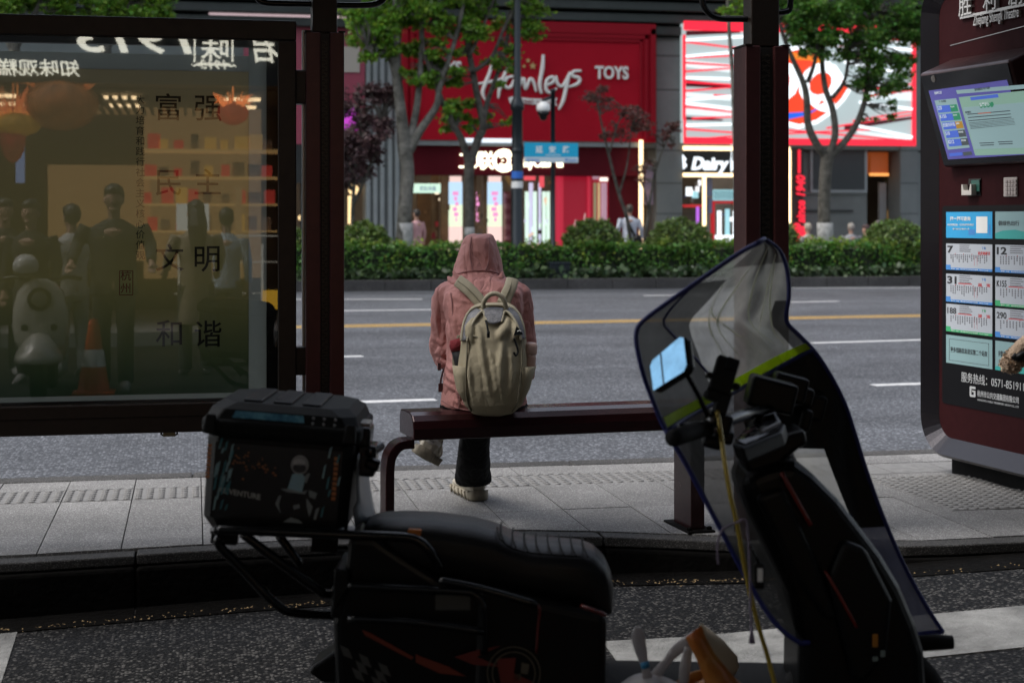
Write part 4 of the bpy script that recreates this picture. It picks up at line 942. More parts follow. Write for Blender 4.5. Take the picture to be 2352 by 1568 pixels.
    mb.build('shoes', mat('shoe', (0.25, 0.24, 0.23), 0.6), t, smooth=True)
    if hair:
        mb = MB(); mb.ball(T(0, -.012, hd + .045), (.088 * s, .10 * s, .112 * s), 16, 0, W.to_3x3()); mb.ball(T(0, .022, hd + .088), (.084 * s, .094 * s, .062 * s), 16, 0, W.to_3x3())
        if hairlen: mb.tube([T(0, -.06, hd + .02), T(0, -.11, hd - .12), T(0, -.13, hd - hairlen)], [.085 * s, .10 * s, .06 * s], 12)
        mb.build('hair', mat('hair', hair, 0.5, bump=(40, .5)), t, remesh=voxel * .8, relax=1)
    return t, W, s, T
def at(px, Y, z=ZF): p = PY(px, 560, Y); return (p.x, Y, z)
t, W, s, T = figure('man in a white shirt seen from behind, walking past the dark red wall', at(1446, YF + 4.0), -0.1, 1.66, top=(0.60, 0.63, 0.72), leg=(0.02, 0.02, 0.022), hair=(0.05, 0.04, 0.03), arms=((-.1, .02, -.52), (.1, .1, -.50)), wide=1.15)
mb = MB(); mb.tube([T(-.10, -.13, 1.42), T(.02, -.15, 1.15), T(.14, -.13, .95)], [.03, .032, .03], 8, 0, 3); mb.tube([T(.16, -.12, 1.0), T(.2, -.1, .8)], [.09, .10], 10)
o = mb.build('shoulder_bag', M['black'], None, smooth=True, origin=T(.16, -.12, .9)); tag(o, 'black shoulder bag slung on the man in the white shirt', 'bag')
figure('woman in pale pink walking at the left of the shop entrance', at(957, YF + 5.2), 0.6, 1.55, top=(0.62, 0.36, 0.38), leg=(0.55, 0.28, 0.36), hair=(0.03, 0.025, 0.02), arms=((-.05, .05, -.5), (.08, .02, -.5)), coat=.15)
for i, (px, Y, top, hr, lab, rz, H) in enumerate(((1856, YF + 4.2, (0.42, 0.40, 0.35), (0.40, 0.35, 0.28), 'seated person in a beige jacket and cap left of the pale painted trunk', 0.5, 1.6), (1955, YF + 4.4, (0.33, 0.34, 0.36), (0.3, 0.28, 0.25), 'seated grey haired person just right of the pale painted trunk', 0.0, 1.6), (1990, YF + 4.0, (0.30, 0.05, 0.10), (0.04, 0.015, 0.015), 'seated person in a crimson jacket behind the hedge', 0.9, 1.55), (2018, YF + 4.9, (0.28, 0.06, 0.12), (0.10, 0.09, 0.085), 'grey haired person with face in profile beside the crimson jacket', 1.3, 1.68))):
    p = at(px, Y)
    figure(lab, p, rz, H, top=top, hair=hr, pose='sit', arms=((-.02, .3, -.36), (.02, .3, -.36)), leg=(0.05, 0.05, 0.06), wide=1.2)
mb = MB()
for k, (px, Y) in enumerate(((1905, YF + 4.3),)): p = at(px, Y - .25); mb.corners((p[0] - 1.2, p[1], ZF + .38), (p[0] + 1.6, p[1] + .5, ZF + .44)); mb.corners((p[0] - 1.1, p[1] + .05, ZF), (p[0] - 1.0, p[1] + .45, ZF + .38)); mb.corners((p[0] + 1.4, p[1] + .05, ZF), (p[0] + 1.5, p[1] + .45, ZF + .38))
tag(mb.build('stone_bench', M['stone2'], None, origin=at(1905, YF + 4.2)), 'stone bench under the seated people beyond the hedge', 'bench')
# ---------------------------------------------------------------- bus stop
YP = 6.62                                                          # plane of the poster case
M['bronze'] = mat('maroon_metal', (0.062, 0.018, 0.018), 0.30, metal=0.35, noise=(30, 0.25), bump=(260, 0.04))
M['bronze2'] = mat('brown_frame_metal', (0.024, 0.016, 0.012), 0.36, metal=0.4, noise=(22, 0.35), bump=(200, 0.08))
M['inlay'] = mat('dark_inlay', (0.012, 0.010, 0.009), 0.45, metal=0.3)
def pp(x, y): return PY(x, y, YP)
def shelter_post(label, x0, x1, ytop, Y, grooves, bracket):
    a, b = PY(x0, ytop, Y), PY(x1, ytop, Y); cx = (a.x + b.x) / 2; w = b.x - a.x; zt = a.z
    t = thing('shelter_post', label, 'post', (cx, Y, -.02), 0, 'maroon bus shelter posts')
    mb = MB(); e = w * grooves
    for sgn in (-1, 1): mb.corners((cx + sgn * w / 2, Y - .075, -.02), (cx + sgn * (w / 2 - e), Y + .075, zt))
    mb.build('cheek', M['bronze'], t, bevel=.004)
    mb = MB(); iw = w - 2 * e; mb.corners((cx - iw / 2, Y - .055, -.02), (cx + iw / 2, Y + .055, zt - .004)); mb.build('core', M['inlay'], t)
    mb = MB()                                                      # fret pattern on the inlay
    fw = iw * .62; h = fw * .56; n = int((zt - .1) / h)
    for k in range(n):
        z0 = .08 + k * h; s_ = 1 if k % 2 else -1
        for (xa, za, xb, zb) in ((-.45, 0, .2, .65), (.2, .65, .45, .4), (-.2, .35, -.45, .6)):
            p, q = Vector((cx + s_ * xa * fw, Y - .056, z0 + za * h)), Vector((cx + s_ * xb * fw, Y - .056, z0 + zb * h)); d = (q - p).normalized(); nrm = Vector((-d.z, 0, d.x)) * .0032
            mb.poly3([p - nrm, q - nrm, q + nrm, p + nrm], (0, -.003, 0))
    mb.build('fret_inlay', mat('fret', (0.05, 0.04, 0.032), 0.35, metal=.5), t)
    mb = MB(); nw = w * .33; mb.corners((cx - nw, Y - .05, zt), (cx + nw, Y + .05, 2.62)); mb.build('neck', M['bronze2'], t, bevel=.006)
    mb = MB(); mb.corners((cx - w * .5 - .004, Y - .08, zt), (cx - nw - .004, Y + .08, zt + .006)); mb.corners((cx + nw + .004, Y - .08, zt), (cx + w * .5 + .004, Y + .08, zt + .006)); mb.build('cap', M['bronze2'], t)
    mb = MB()
    for br in bracket: mb.tube([PY(x, y, Y) for x, y in br], .013, 10, 0, 5, flat=1.0)
    mb.build('bracket', M['blackgloss'], t, smooth=True)
    return t
shelter_post('left shelter post with fret inlay beside the poster case', 700, 787, 78, YP, .38, [[(588, -60), (590, -10), (606, 6), (660, 9), (735, 10)], [(745, 12), (830, 13), (868, 8), (884, -10), (884, -60)]])
shelter_post('right shelter post with fret inlay behind the scooter windscreen', 1699, 1797, 109, 6.15, .34, [[(1612, -60), (1612, -5), (1622, 25), (1648, 42), (1690, 44), (1745, 44)], [(1760, 30), (1800, 28), (1815, 15), (1815, -60)]])
# roof over the stop
rf = thing('shelter_roof', 'dark bus shelter roof above the posts', 'shelter roof', (0, 6.3, 2.6))
mb = MB(); mb.corners((-3.4, 6.25, 2.60), (3.7, 7.05, 2.68)); mb.build('roof_slab', M['inlay'], rf, bevel=.02)
mb = MB(); mb.corners((-3.4, 7.05, 2.56), (3.7, 7.11, 2.72)); mb.corners((-3.4, 6.19, 2.56), (3.7, 6.25, 2.72)); mb.build('roof_edge', M['bronze2'], rf, bevel=.01)

# poster case
pc = thing('poster_case', 'large framed glass poster case with black Chinese characters on an olive poster', 'advertising panel', (pp(340, 0).x, YP, 0))
def pr(mb, x0, y0, x1, y1, yo, d, m=0): a, b = pp(x0, y1), pp(x1, y0); mb.corners((a.x, YP + yo, a.z), (b.x, YP + yo + d, b.z), m)
XL = pp(-640, 500).x; XR = pp(679, 500).x; ZT = pp(400, 45).z; ZB = pp(300, 992).z
fw = pp(679, 500).x - pp(640, 500).x
mb = MB(); mb.corners((XL, YP - .05, ZT - .082), (XR, YP + .05, ZT)); mb.corners((XR - fw - .005, YP - .05, ZB + .0), (XR, YP + .05, ZT - .082)); mb.corners((XL, YP - .05, ZB), (XL + fw, YP + .05, ZT - .082))
mb.corners((XL + fw, YP - .05, ZB), (XR - fw - .005, YP + .05, ZB + .12)); mb.build('frame', M['bronze2'], pc, bevel=.006, seg=3)
mb = MB(); mb.corners((XL + fw, YP - .045, ZB + .065), (XR - fw, YP - .052, ZB + .067)); mb.build('sill_line', M['kerbface'], pc)
gx0, gx1, gz0, gz1 = XL + fw, XR - fw - .005, ZB + .12, ZT - .082
sx1 = pp(612, 500).x
mb = MB(); mb.corners((sx1, YP - .02, gz0), (gx1, YP + .02, gz1)); mb.corners((gx0, YP - .02, pp(0, 97).z), (sx1, YP + .02, gz1)); mb.corners((gx0, YP - .02, gz0), (sx1, YP + .02, pp(300, 918).z)); mb.build('inner_mask', mat('mask_black', (0.006, 0.006, 0.008), .6), pc)
# poster: translucent paper, olive fading to deep green by print
pm = mat('poster_print', (0.3, 0.3, 0.2), 0.7, trans=.65); nt = pm.node_tree
tcn = nt.nodes.new('ShaderNodeTexCoord'); spx = nt.nodes.new('ShaderNodeSeparateXYZ'); nt.links.new(tcn.outputs['Generated'], spx.inputs[0])
cr = nt.nodes.new('ShaderNodeValToRGB'); cr.color_ramp.elements[0].color = (0.12, 0.17, 0.12, 1); cr.color_ramp.elements[0].position = 0.02; cr.color_ramp.elements[1].color = (0.46, 0.42, 0.31, 1); cr.color_ramp.elements[1].position = .95
e_ = cr.color_ramp.elements.new(.35); e_.color = (0.40, 0.375, 0.23, 1)
nt.links.new(spx.outputs[2], cr.inputs[0])
for n_ in nt.nodes:
    if n_.type == 'BSDF_PRINCIPLED': nt.links.new(cr.outputs[0], n_.inputs['Base Color'])
    if n_.type == 'BSDF_TRANSLUCENT': nt.links.new(cr.outputs[0], n_.inputs[0])
px1 = pp(571, 500).x
mb = MB(); mb.corners((gx0, YP - .004, pp(300, 906).z), (px1, YP - .002, pp(0, 155).z)); po = mb.build('poster', pm, pc)
mb = MB(); mb.corners((px1, YP - .004, pp(300, 906).z), (sx1, YP - .002, pp(300, 100).z)); mb.corners((gx0, YP - .004, pp(0, 155).z), (px1, YP - .002, pp(0, 118).z)); mb.corners((gx0, YP - .004, pp(300, 918).z), (sx1, YP - .002, pp(300, 906).z)); mb.build('poster_margin', mat('margin_paper', (0.42, 0.44, 0.42), .7, trans=.65), pc)
mb = MB(); ink = mat('poster_ink', (0.008, 0.010, 0.012), .7)
for ch, x, y in (('富', 358, 278), ('强', 447, 279), ('民', 358, 450), ('主', 447, 450), ('文', 358, 624), ('明', 447, 625), ('和', 358, 797), ('谐', 447, 798)):
    p = pp(x, y - 7); mb.text(ch, .118, (p.x, YP - .004, p.z), (1, 0, 0), (0, 0, 1), .0015, .006)
for k, ch in enumerate('大力培育和践行社会主义核心价值观'):
    p = pp(312, 237 + k * 23.8); mb.text(ch, .0385, (p.x, YP - .004, p.z), (1, 0, 0), (0, 0, 1), .0015, .002)
mb.build('poster_lettering', ink, po)
mb = MB()
for ch, y in (('杭', 642), ('州', 671)): p = pp(277, y); mb.text(ch, .045, (p.x, YP - .004, p.z), (1, 0, 0), (0, 0, 1), .0015, .001)
a, b = pp(274, 678), pp(306, 621)
for x0, z0, x1, z1 in ((a.x, a.z, a.x + .003, b.z), (b.x - .003, a.z, b.x, b.z), (a.x + .003, a.z, b.x - .003, a.z + .003), (a.x + .003, b.z - .003, b.x - .003, b.z)): mb.corners((x0, YP - .0055, z0), (x1, YP - .004, z1))
mb.build('red_seal', mat('seal_red', (0.22, 0.01, 0.015), .6), po)
# glass pane: clear, with the mirror shine of laminated glass
gl = bpy.data.materials.new('pane_glass'); gl.use_nodes = True; nt = gl.node_tree; nt.nodes.remove(nt.nodes['Principled BSDF'])
tr = nt.nodes.new('ShaderNodeBsdfTransparent'); gs = nt.nodes.new('ShaderNodeBsdfGlossy'); gs.inputs['Roughness'].default_value = 0.0; mx = nt.nodes.new('ShaderNodeMixShader')
fr = nt.nodes.new('ShaderNodeFresnel'); fr.inputs['IOR'].default_value = 2.15
tr.inputs[0].default_value = (.93, .95, .93, 1)
nt.links.new(fr.outputs[0], mx.inputs[0]); nt.links.new(tr.outputs[0], mx.inputs[1]); nt.links.new(gs.outputs[0], mx.inputs[2]); nt.links.new(mx.outputs[0], nt.nodes['Material Output'].inputs[0])
mb = MB(); mb.add([(gx0, YP - .03, gz0), (gx1, YP - .03, gz0), (gx1, YP - .03, gz1), (gx0, YP - .03, gz1)], [(0, 1, 2, 3)]); mb.build('glass', gl, pc)
mb = MB()
for y0, y1 in ((163, 240), (795, 860)): a, b = pp(677, y1), pp(703, y0); mb.corners((a.x, YP - .04, a.z), (b.x, YP + .04, b.z))
mb.build('mount_arm', M['bronze2'], pc, bevel=.006)
mb = MB(); a = pp(697, 500); mb.corners((a.x - .004, YP + .0, pp(0, 985).z), (a.x + .004, YP + .05, ZT - .03)); mb.build('steel_trim', mat('steel', (.35, .36, .37), .35, metal=.8), pc)
mb = MB(); a = pp(389, 994); mb.box((a.x, YP - .03, a.z + .002), (.05, .03, .022)); la = mb.build('latch', mat('latch_steel', (.20, .17, .10), .35, metal=.7), pc, bevel=.003)
mb = MB(); mb.tube([(a.x - .03, YP - .03, a.z + .012), (a.x - .033, YP - .03, a.z), (a.x - .022, YP - .03, a.z - .006)], .004, 6); mb.tube([(a.x + .03, YP - .03, a.z + .012), (a.x + .033, YP - .03, a.z), (a.x + .022, YP - .03, a.z - .006)], .004, 6); mb.build('latch_wire', M['inlay'], la)
mb = MB()
for x in (-560, -700): a = pp(x, 990); mb.corners((a.x - .05, YP - .05, -.02), (a.x + .05, YP + .05, ZB))
mb.build('case_leg', M['bronze2'], pc)

# bench
BL, BR_ = P(937, 960, 6.27), P(1612, 945, 6.63)
BL.z = BR_.z = 0.0
bd = (BR_ - BL).normalized(); bn = Vector((-bd.y, bd.x, 0)); BZ = 0.535; BLn = (BR_ - BL).length
M['benchm'] = mat('bench_maroon', (0.030, 0.0065, 0.008), 0.22, metal=0.3, noise=(9, 0.2))
bt = thing('bench', 'maroon metal bench with rounded seat beam and bent flat legs', 'bench', ((BL + BR_) / 2), math.atan2(bd.y, bd.x))
prof = [(-.10, -.105), (.16, -.105), (.16, -.03), (.14, -.006), (.08, 0), (-.03, 0), (-.07, -.010), (-.09, -.03), (-.10, -.06)]
mb = MB(); mb.prism([(p[0], p[1]) for p in prof], BL + Vector((0, 0, BZ)), bn, UP, bd * BLn); mb.build('seat_beam', M['benchm'], bt, bevel=.006, seg=2)
def legpath(s, sgn):
    o = BL + bd * s
    return [o + bd * (.02 * sgn) + UP * (BZ - .128), o - bd * (.03 * sgn) + UP * (BZ - .132), o - bd * (.062 * sgn) + UP * (BZ - .16), o - bd * (.078 * sgn) + UP * (BZ - .21), o - bd * (.08 * sgn) + UP * .2, o - bd * (.08 * sgn) + UP * 0.0]
def flatbar(mb, pts, w, th):
    ps, _ = smooth_path(pts, [0] * len(pts), 5); rings = []
    for i, p in enumerate(ps):
        tt = (ps[min(i + 1, len(ps) - 1)] - ps[max(i - 1, 0)]).normalized(); nn = tt.cross(bn).normalized()
        rings.append([p + bn * (w / 2) * a + nn * (th / 2) * c for a, c in ((-1, -1), (1, -1), (1, 1), (-1, 1))])
    mb.loft(rings)
mb = MB(); lp = legpath(0, 1); lp = [p + bn * .02 for p in lp]; flatbar(mb, lp, .11, .036); mb.build('leg', M['benchm'], bt, bevel=.004)
mb = MB(); o = BL + bd * (BLn - .05) + bn * .02; mb.box(o + UP * (BZ - .105) / 2, (.062, .19, BZ - .107), 0, Matrix.Rotation(math.atan2(bd.y, bd.x), 3, 'Z')); mb.build('leg', M['benchm'], bt, bevel=.004)
mb = MB(); mb.box(o + UP * .004, (.12, .28, .012), 0, Matrix.Rotation(math.atan2(bd.y, bd.x), 3, 'Z'))
for sx, sy in ((-.045, -.11), (.045, -.11)): mb.lathe([(.012, 0), (.012, .02), (.004, .024)], o + bd * sx + bn * sy, 6)
mb.build('foot_plate', M['kerbface'], bt, bevel=.002)

# ---------------------------------------------------------------- route board
kt = RT * .312 - FW * .95; kt.normalize(); kn = -RT * .95 - FW * .312; kn.normalize()
KO = P(2165, 1000, 8.07); KO.z = 0
KB = P(2182, 1085, 8.07)
def kp(x, y, off=0.0): return RP(x, y, KO + kn * off, kn)
def ks(p): return (p - KO).dot(kt)
kb_ = thing('route_board', 'tall maroon bus stop board with sloping screen and rows of route cards', 'bus stop sign', KO + kt * .6, math.atan2(kt.y, kt.x))
def rrect(s0, s1, z0, z1, r, n=7):
    out = []
    for cx_, cz, a0 in ((s1 - r, z1 - r, 0), (s0 + r, z1 - r, 90), (s0 + r, z0 + r, 180), (s1 - r, z0 + r, 270)):
        for k in range(n + 1): a = math.radians(a0 + 90 * k / n); out.append((cx_ + r * math.cos(a), cz + r * math.sin(a)))
    return out
kz0 = kp(2200, 1000).z; kz1 = kp(2185, -2).z + .02
def kring(q, off): return [KO + kt * s + UP * z + kn * off for s, z in q]
mb = MB(); mb.loft([kring(rrect(-.03, 1.3, kz0 - .02, kz1, .11), -.12), kring(rrect(-.03, 1.3, kz0 - .02, kz1, .11), 0.0)]); mb.build('face', M['bronze'] if 0 else mat('maroon_face', (0.028, 0.0055, 0.0065), 0.6, metal=0, spec=.06, noise=(20, .2), bump=(240, .04)), kb_)
mb = MB(); A_ = rrect(-.03, 1.3, kz0 - .02, kz1, .11); B_ = rrect(-.11, 1.38, kz0 - .10, kz1 + .08, .19)
mb.loft([kring(A_, .001), kring(B_, .06), kring(rrect(-.125, 1.395, kz0 - .115, kz1 + .095, .2), .045), kring(rrect(-.125, 1.395, kz0 - .115, kz1 + .095, .2), -.16), kring(A_, -.16)], 0, cap=False); mb.build('rim', mat('rim_metal', (0.022, 0.020, 0.024), 0.22, metal=.6, bump=(120, .04)), kb_, smooth=False)
mb = MB(); mb.prism([(.02, 0), (1.2, 0), (1.2, kz0 - .02), (.02, kz0 - .02)], KO - kn * .13 - UP * .02, kt, UP, kn * .09); mb.build('plinth', mat('plinth_grey', (.008, .008, .008), .8, spec=.08, noise=(12, .4)), kb_, bevel=.004)
# top panel seam and station name
mb = MB()
for y in (106,): p, q = kp(2183, 106, .001), kp(2352, 62, .001); d = Vector((0, 0, .004)); mb.poly3([p, p + (q - p) * 2.2, p + (q - p) * 2.2 + d, p + d], kn * .002)
sp_, sq_ = kp(2209, 45, 0), kp(2352, 20, 0); mb.build('seam', mat('seam_silver', (.25, .24, .24), .35, metal=.7), kb_)
lm_ = mat('brushed_letters', (.42, .41, .40), .4, metal=.3)
mb = MB()
p = kp(2209, 45, .004); mb.poly3([p, p + kt * .75, p + kt * .75 + UP * .014, p + UP * .014], kn * .012)
z0 = kp(2213, 33).z; s0 = ks(kp(2210, 30)); s1 = ks(kp(2290, 20)); 
for k, ch in enumerate('胜利剧院'): mb.text(ch, .115, KO + kt * (s0 + k * .205) + UP * (z0 - .004), kt, UP, .022, .005)
zz = kp(2240, 62).z; s0 = ks(kp(2241, 58)); s1 = ks(kp(2386, 10)); mb.text('Zhejiang Shengli Theatre', .075, KO + kt * s0 + UP * (zz + .004), kt, UP, .016, .003, w=ks(kp(2346, 12)) - s0)
mb.build('station_lettering', lm_, kb_)
# sloping screen
TLp, TRp = kp(2109, 174, .21), kp(2311, 136, .21); BLp, BRp = kp(2166, 384, .045), kp(2400, 372, .045)
zt_, zb_ = (TLp.z + TRp.z) / 2, (BLp.z + BRp.z) / 2
for v_, z_ in ((TLp, zt_), (TRp, zt_), (BLp, zb_), (BRp, zb_)): v_.z = z_
sA = min(ks(TLp), ks(BLp)) ; 
sT0, sT1 = ks(TLp), ks(TRp); sB0 = ks(BLp); sL = (sT0 + sB0) / 2; sR = sT1 + .02
F00 = KO + kt * sT0 + kn * .21 + UP * zt_; F10 = KO + kt * sR + kn * .21 + UP * zt_; F01 = KO + kt * sB0 + kn * .045 + UP * zb_; F11 = KO + kt * (sR + (sB0 - sT0)) + kn * .045 + UP * zb_
cs_ = thing('screen', '', '', (0, 0, 0)) if 0 else None
mb = MB()
back = [F00 - kn * .20 + UP * .085, F10 - kn * .20 + UP * .085, F11 - kn * .043, F01 - kn * .043]
mb.loft([[F00, F10, F11, F01], back]); hs = mb.build('screen_housing', mat('housing_maroon', (0.040, 0.014, 0.014), .3, metal=.3, noise=(20, .2)), kb_, bevel=.018, seg=4)
fu = (F10 - F00); fv = (F01 - F00); fn = fv.cross(fu).normalized()
if fn.dot(kn) < 0: fn = -fn
def fq(u, v, o=0.0): return F00 + fu * u + fv * v + fn * o
def fpanel(mb, u0, v0, u1, v1, o, th=.002, m=0): mb.poly3([fq(u0, v1, o), fq(u1, v1, o), fq(u1, v0, o), fq(u0, v0, o)], fn * th, m)
mb = MB(); fpanel(mb, .025, .025, .985, .975, .001, .003); mb.build('bezel', mat('bezel_black', (.006, .006, .007), .12), hs)
def uv(x, y):
    p = RP(x, y, F00, fn); d = p - F00
    a, b, c = fu.dot(fu), fu.dot(fv), fv.dot(fv); e, f = d.dot(fu), d.dot(fv); D = a * c - b * b
    return (e * c - f * b) / D, (a * f - b * e) / D
def scr(mb, pts, o, m=0): mb.poly3([fq(*uv(x, y), o) for x, y in pts], fn * .0006, m)
scm = [glow('scr_violet', (.13, .12, .44), .5), glow('scr_pale', (.36, .54, .56), .46), glow('scr_blue', (.08, .16, .66), .62), glow('scr_green', (.04, .32, .16), .5), glow('scr_amber', (.55, .30, .04), .5), glow('scr_grey', (.09, .11, .12), .5), glow('scr_mint', (.30, .50, .40), .52), glow('scr_ink', (.06, .08, .10), .3), glow('scr_red', (.6, .15, .08), .5)]
mb = MB()
def K3(X, Y_): return (2260 + X / 2.613) * .919, Y_ / 2.613 * .919
def S3(pts, o, m): scr(mb, [K3(*q) for q in pts], o, m)
S3([(164, 592), (675, 520), (840, 1005), (292, 1040)], .0045, 0)
S3([(345, 588), (860, 545), (868, 572), (352, 612)], .0056, 1)
S3([(204, 655), (345, 640), (434, 962), (292, 976)], .0056, 1)
S3([(362, 634), (800, 590), (900, 1000), (470, 1014)], .0056, 6)
S3([(392, 700), (800, 665), (870, 960), (466, 972)], .0067, 1)
S3([(438, 634), (618, 612), (624, 634), (444, 654)], .0067, 2)
for k in range(5):
    x0, y0 = 219 + k * 17.5, 690 + k * 55
    S3([(x0, y0), (x0 + 84, y0 - 7), (x0 + 96, y0 + 38), (x0 + 12, y0 + 45)], .0067, 2)
    S3([(x0 + 84, y0 - 7), (x0 + 130, y0 - 11), (x0 + 142, y0 + 34), (x0 + 96, y0 + 38)], .0067, (3, 3, 4, 5, 5)[k])
for k in range(4): cx_, cy_ = 512 + k * 23, 686 - k * 2; S3([(cx_ + 12 * math.cos(a * math.pi / 5), cy_ + 18 * math.sin(a * math.pi / 5)) for a in range(10)], .0078, 3)
S3([(300, 1000), (385, 992), (388, 1012), (304, 1020)], .0067, 2); S3([(390, 992), (444, 986), (452, 1008), (396, 1016)], .0067, 5)
for k in range(3): S3([(420 + k * 4, 742 + k * 21), (700 + k * 4, 718 + k * 21), (701 + k * 4, 723 + k * 21), (421 + k * 4, 747 + k * 21)], .0078, 7)
S3([(490, 736), (575, 729), (576, 735), (491, 742)], .0082, 8)
for k in range(5): S3([(430 + k * 3, 800 + k * 9), (725 + k * 2, 772 + k * 9), (725 + k * 2, 774 + k * 9), (430 + k * 3, 803 + k * 9)], .0078, 7)
for x0, y0 in ((500, 930), (622, 922)):
    for k in range(2): S3([(x0 + k * 6, y0 + k * 14), (x0 + 95, y0 + k * 14 - 4), (x0 + 95, y0 + k * 14 + 1), (x0 + k * 6, y0 + k * 14 + 5)], .0078, 7)
sc_ = mb.build('display', scm, hs)
mb = MB(); fr_ = fu.normalized(); fu_ = (-fv).normalized()
def ft(t, X, Y_, sz, o=.0078, b=.01, w=None): mb.text(t, sz, fq(*uv(*K3(X, Y_)), o), fr_, fu_, .0006, b, w=w)
for k, tx in enumerate(('520', 'K155', '西湖内环线', '510', '8212')): ft(tx, 228 + k * 17.5, 716 + k * 55, .026 if k != 2 else .021)
for k, tx in enumerate(('约15:45', '约15:54', '进站中', '暂无信息', '暂无信息')): ft(tx, 312 + k * 17.5, 700 + k * 55, .010)
ft('杭州公交', 208, 614, .016); ft('温馨提示', 503, 692, .020, .0085, .01)
mb.build('screen_lettering', glow('scr_text', (.65, .72, .75), .6), sc_)
mb = MB(); 
ft('胜利剧院站 电子站牌', 470, 590, .013); ft('乘客朋友：', 408, 738, .012); ft('下一站 湖滨', 235, 668, .012)
mb.build('screen_ink', scm[7], sc_)
mb = MB(); mb.lathe([(.018, 0), (.018, .004), (.004, .005)], fq(*uv(*K3(196, 515)), .003), 14, 0, Matrix((fr_, fu_, fn)).transposed()); mb.build('lens', mat('lens_grey', (.12, .11, .10), .2), hs)
# ticket slot, keypad
def kpanel(mb, x0, y0, x1, y1, off, th, m=0):
    p = kp(x0, y0, off); q = kp(x0, y1, off); s0_, s1_ = ks(p), ks(kp(x1, y0, off))
    mb.poly3([KO + kt * s0_ + UP * q.z + kn * off, KO + kt * s1_ + UP * q.z + kn * off, KO + kt * s1_ + UP * p.z + kn * off, KO + kt * s0_ + UP * p.z + kn * off], kn * th, m)
mb = MB(); kpanel(mb, 2226, 411, 2254, 450, .001, .004); cr_ = mb.build('card_reader', M['blackgloss'], kb_)
mb = MB(); kpanel(mb, 2232, 414, 2251, 440, .006, .004); mb.build('card_icon', mat('teal_icon', (.02, .09, .07), .4), cr_)
mb = MB(); p = kp(2222, 430, .0); s0_ = ks(p)
q = [(0, 0), (.085, 0), (.085, .055), (.075, .055), (.065, .025), (.02, .025), (.01, .055), (0, .055)]; mb.prism(q, KO + kt * s0_ + UP * kp(2222, 449).z + kn * .006, kt, UP, kn * .03); mb.build('card_tray', mat('tray_pale', (.5, .47, .43), .4), cr_, bevel=.002)
mb = MB(); kpanel(mb, 2307, 408, 2338, 452, .001, .006); kd = mb.build('keypad', mat('keypad_pale', (.46, .40, .37), .5), kb_, bevel=.003)
mb = MB()
for i in range(4):
    for j in range(4): x0, y0 = 2310 + i * 6.6, 413.5 + j * 9.4 - i * .3; kpanel(mb, x0, y0, x0 + 5, y0 + 6.5, .008, .005)
mb.build('key', mat('key_pale', (.36, .31, .29), .45), kd, bevel=.001)
# window with route cards
mb = MB(); p0 = kp(2165, 473); p1 = kp(2166, 925); sa = ks(p0); mb.poly3(kring([(x, z) for x, z in rrect(sa, 1.18, p1.z, p0.z, .02, 3)], -.002), kn * .005); win = mb.build('window', mat('window_black', (.004, .004, .005), .3, spec=.12), kb_)
cardw = mat('card_white', (.40, .43, .47), .5); cyan = mat('card_cyan', (.02, .32, .62), .5); mint = mat('card_mint', (.22, .35, .36), .5); teal = mat('card_teal', (.03, .33, .30), .5)
blk = mat('card_black', (.01, .01, .012), .5); redk = mat('card_red', (.5, .03, .03), .5); bluek = mat('card_blue', (.05, .22, .55), .5); grnk = mat('card_green', (.04, .36, .14), .5); lnk = mat('card_grey_text', (.12, .12, .13), .6)
c1a, c1b = ks(kp(2175, 560)), ks(kp(2281, 560)); cw = c1b - c1a; gap = ks(kp(2288, 560)) - c1b
rowsz = [(487, 546), (559, 619), (628, 692), (697, 760), (768, 832)]
def card(col, row, m): 
    s0_ = c1a + col * (cw + gap); z1_, z0_ = kp(2175, rowsz[row][0]).z, kp(2175, rowsz[row][1]).z
    mb = MB(); mb.poly3([KO + kt * s + UP * z + kn * .0035 for s, z in ((s0_, z0_), (s0_ + cw, z0_), (s0_ + cw, z1_), (s0_, z1_))], kn * .0012)
    return mb.build('route_card', m, win), s0_, z0_, z1_ - z0_
def ctext(mb, s, z, t, sz, b=.01, w=None, o=.0048): mb.text(t, sz, KO + kt * s + UP * z + kn * o, kt, UP, .0008, b, w=w)
def crect(mb, s0_, z0_, w, h, o=.0048, m=0): mb.poly3([KO + kt * s + UP * z + kn * o for s, z in ((s0_, z0_), (s0_ + w, z0_), (s0_ + w, z0_ + h), (s0_, z0_ + h))], kn * .0006, m)
nums = {(0, 1): '7', (1, 1): '12', (0, 2): '31', (1, 2): 'K155', (0, 3): '188', (1, 3): '290', (2, 1): '900', (2, 2): '25', (2, 3): '8'}
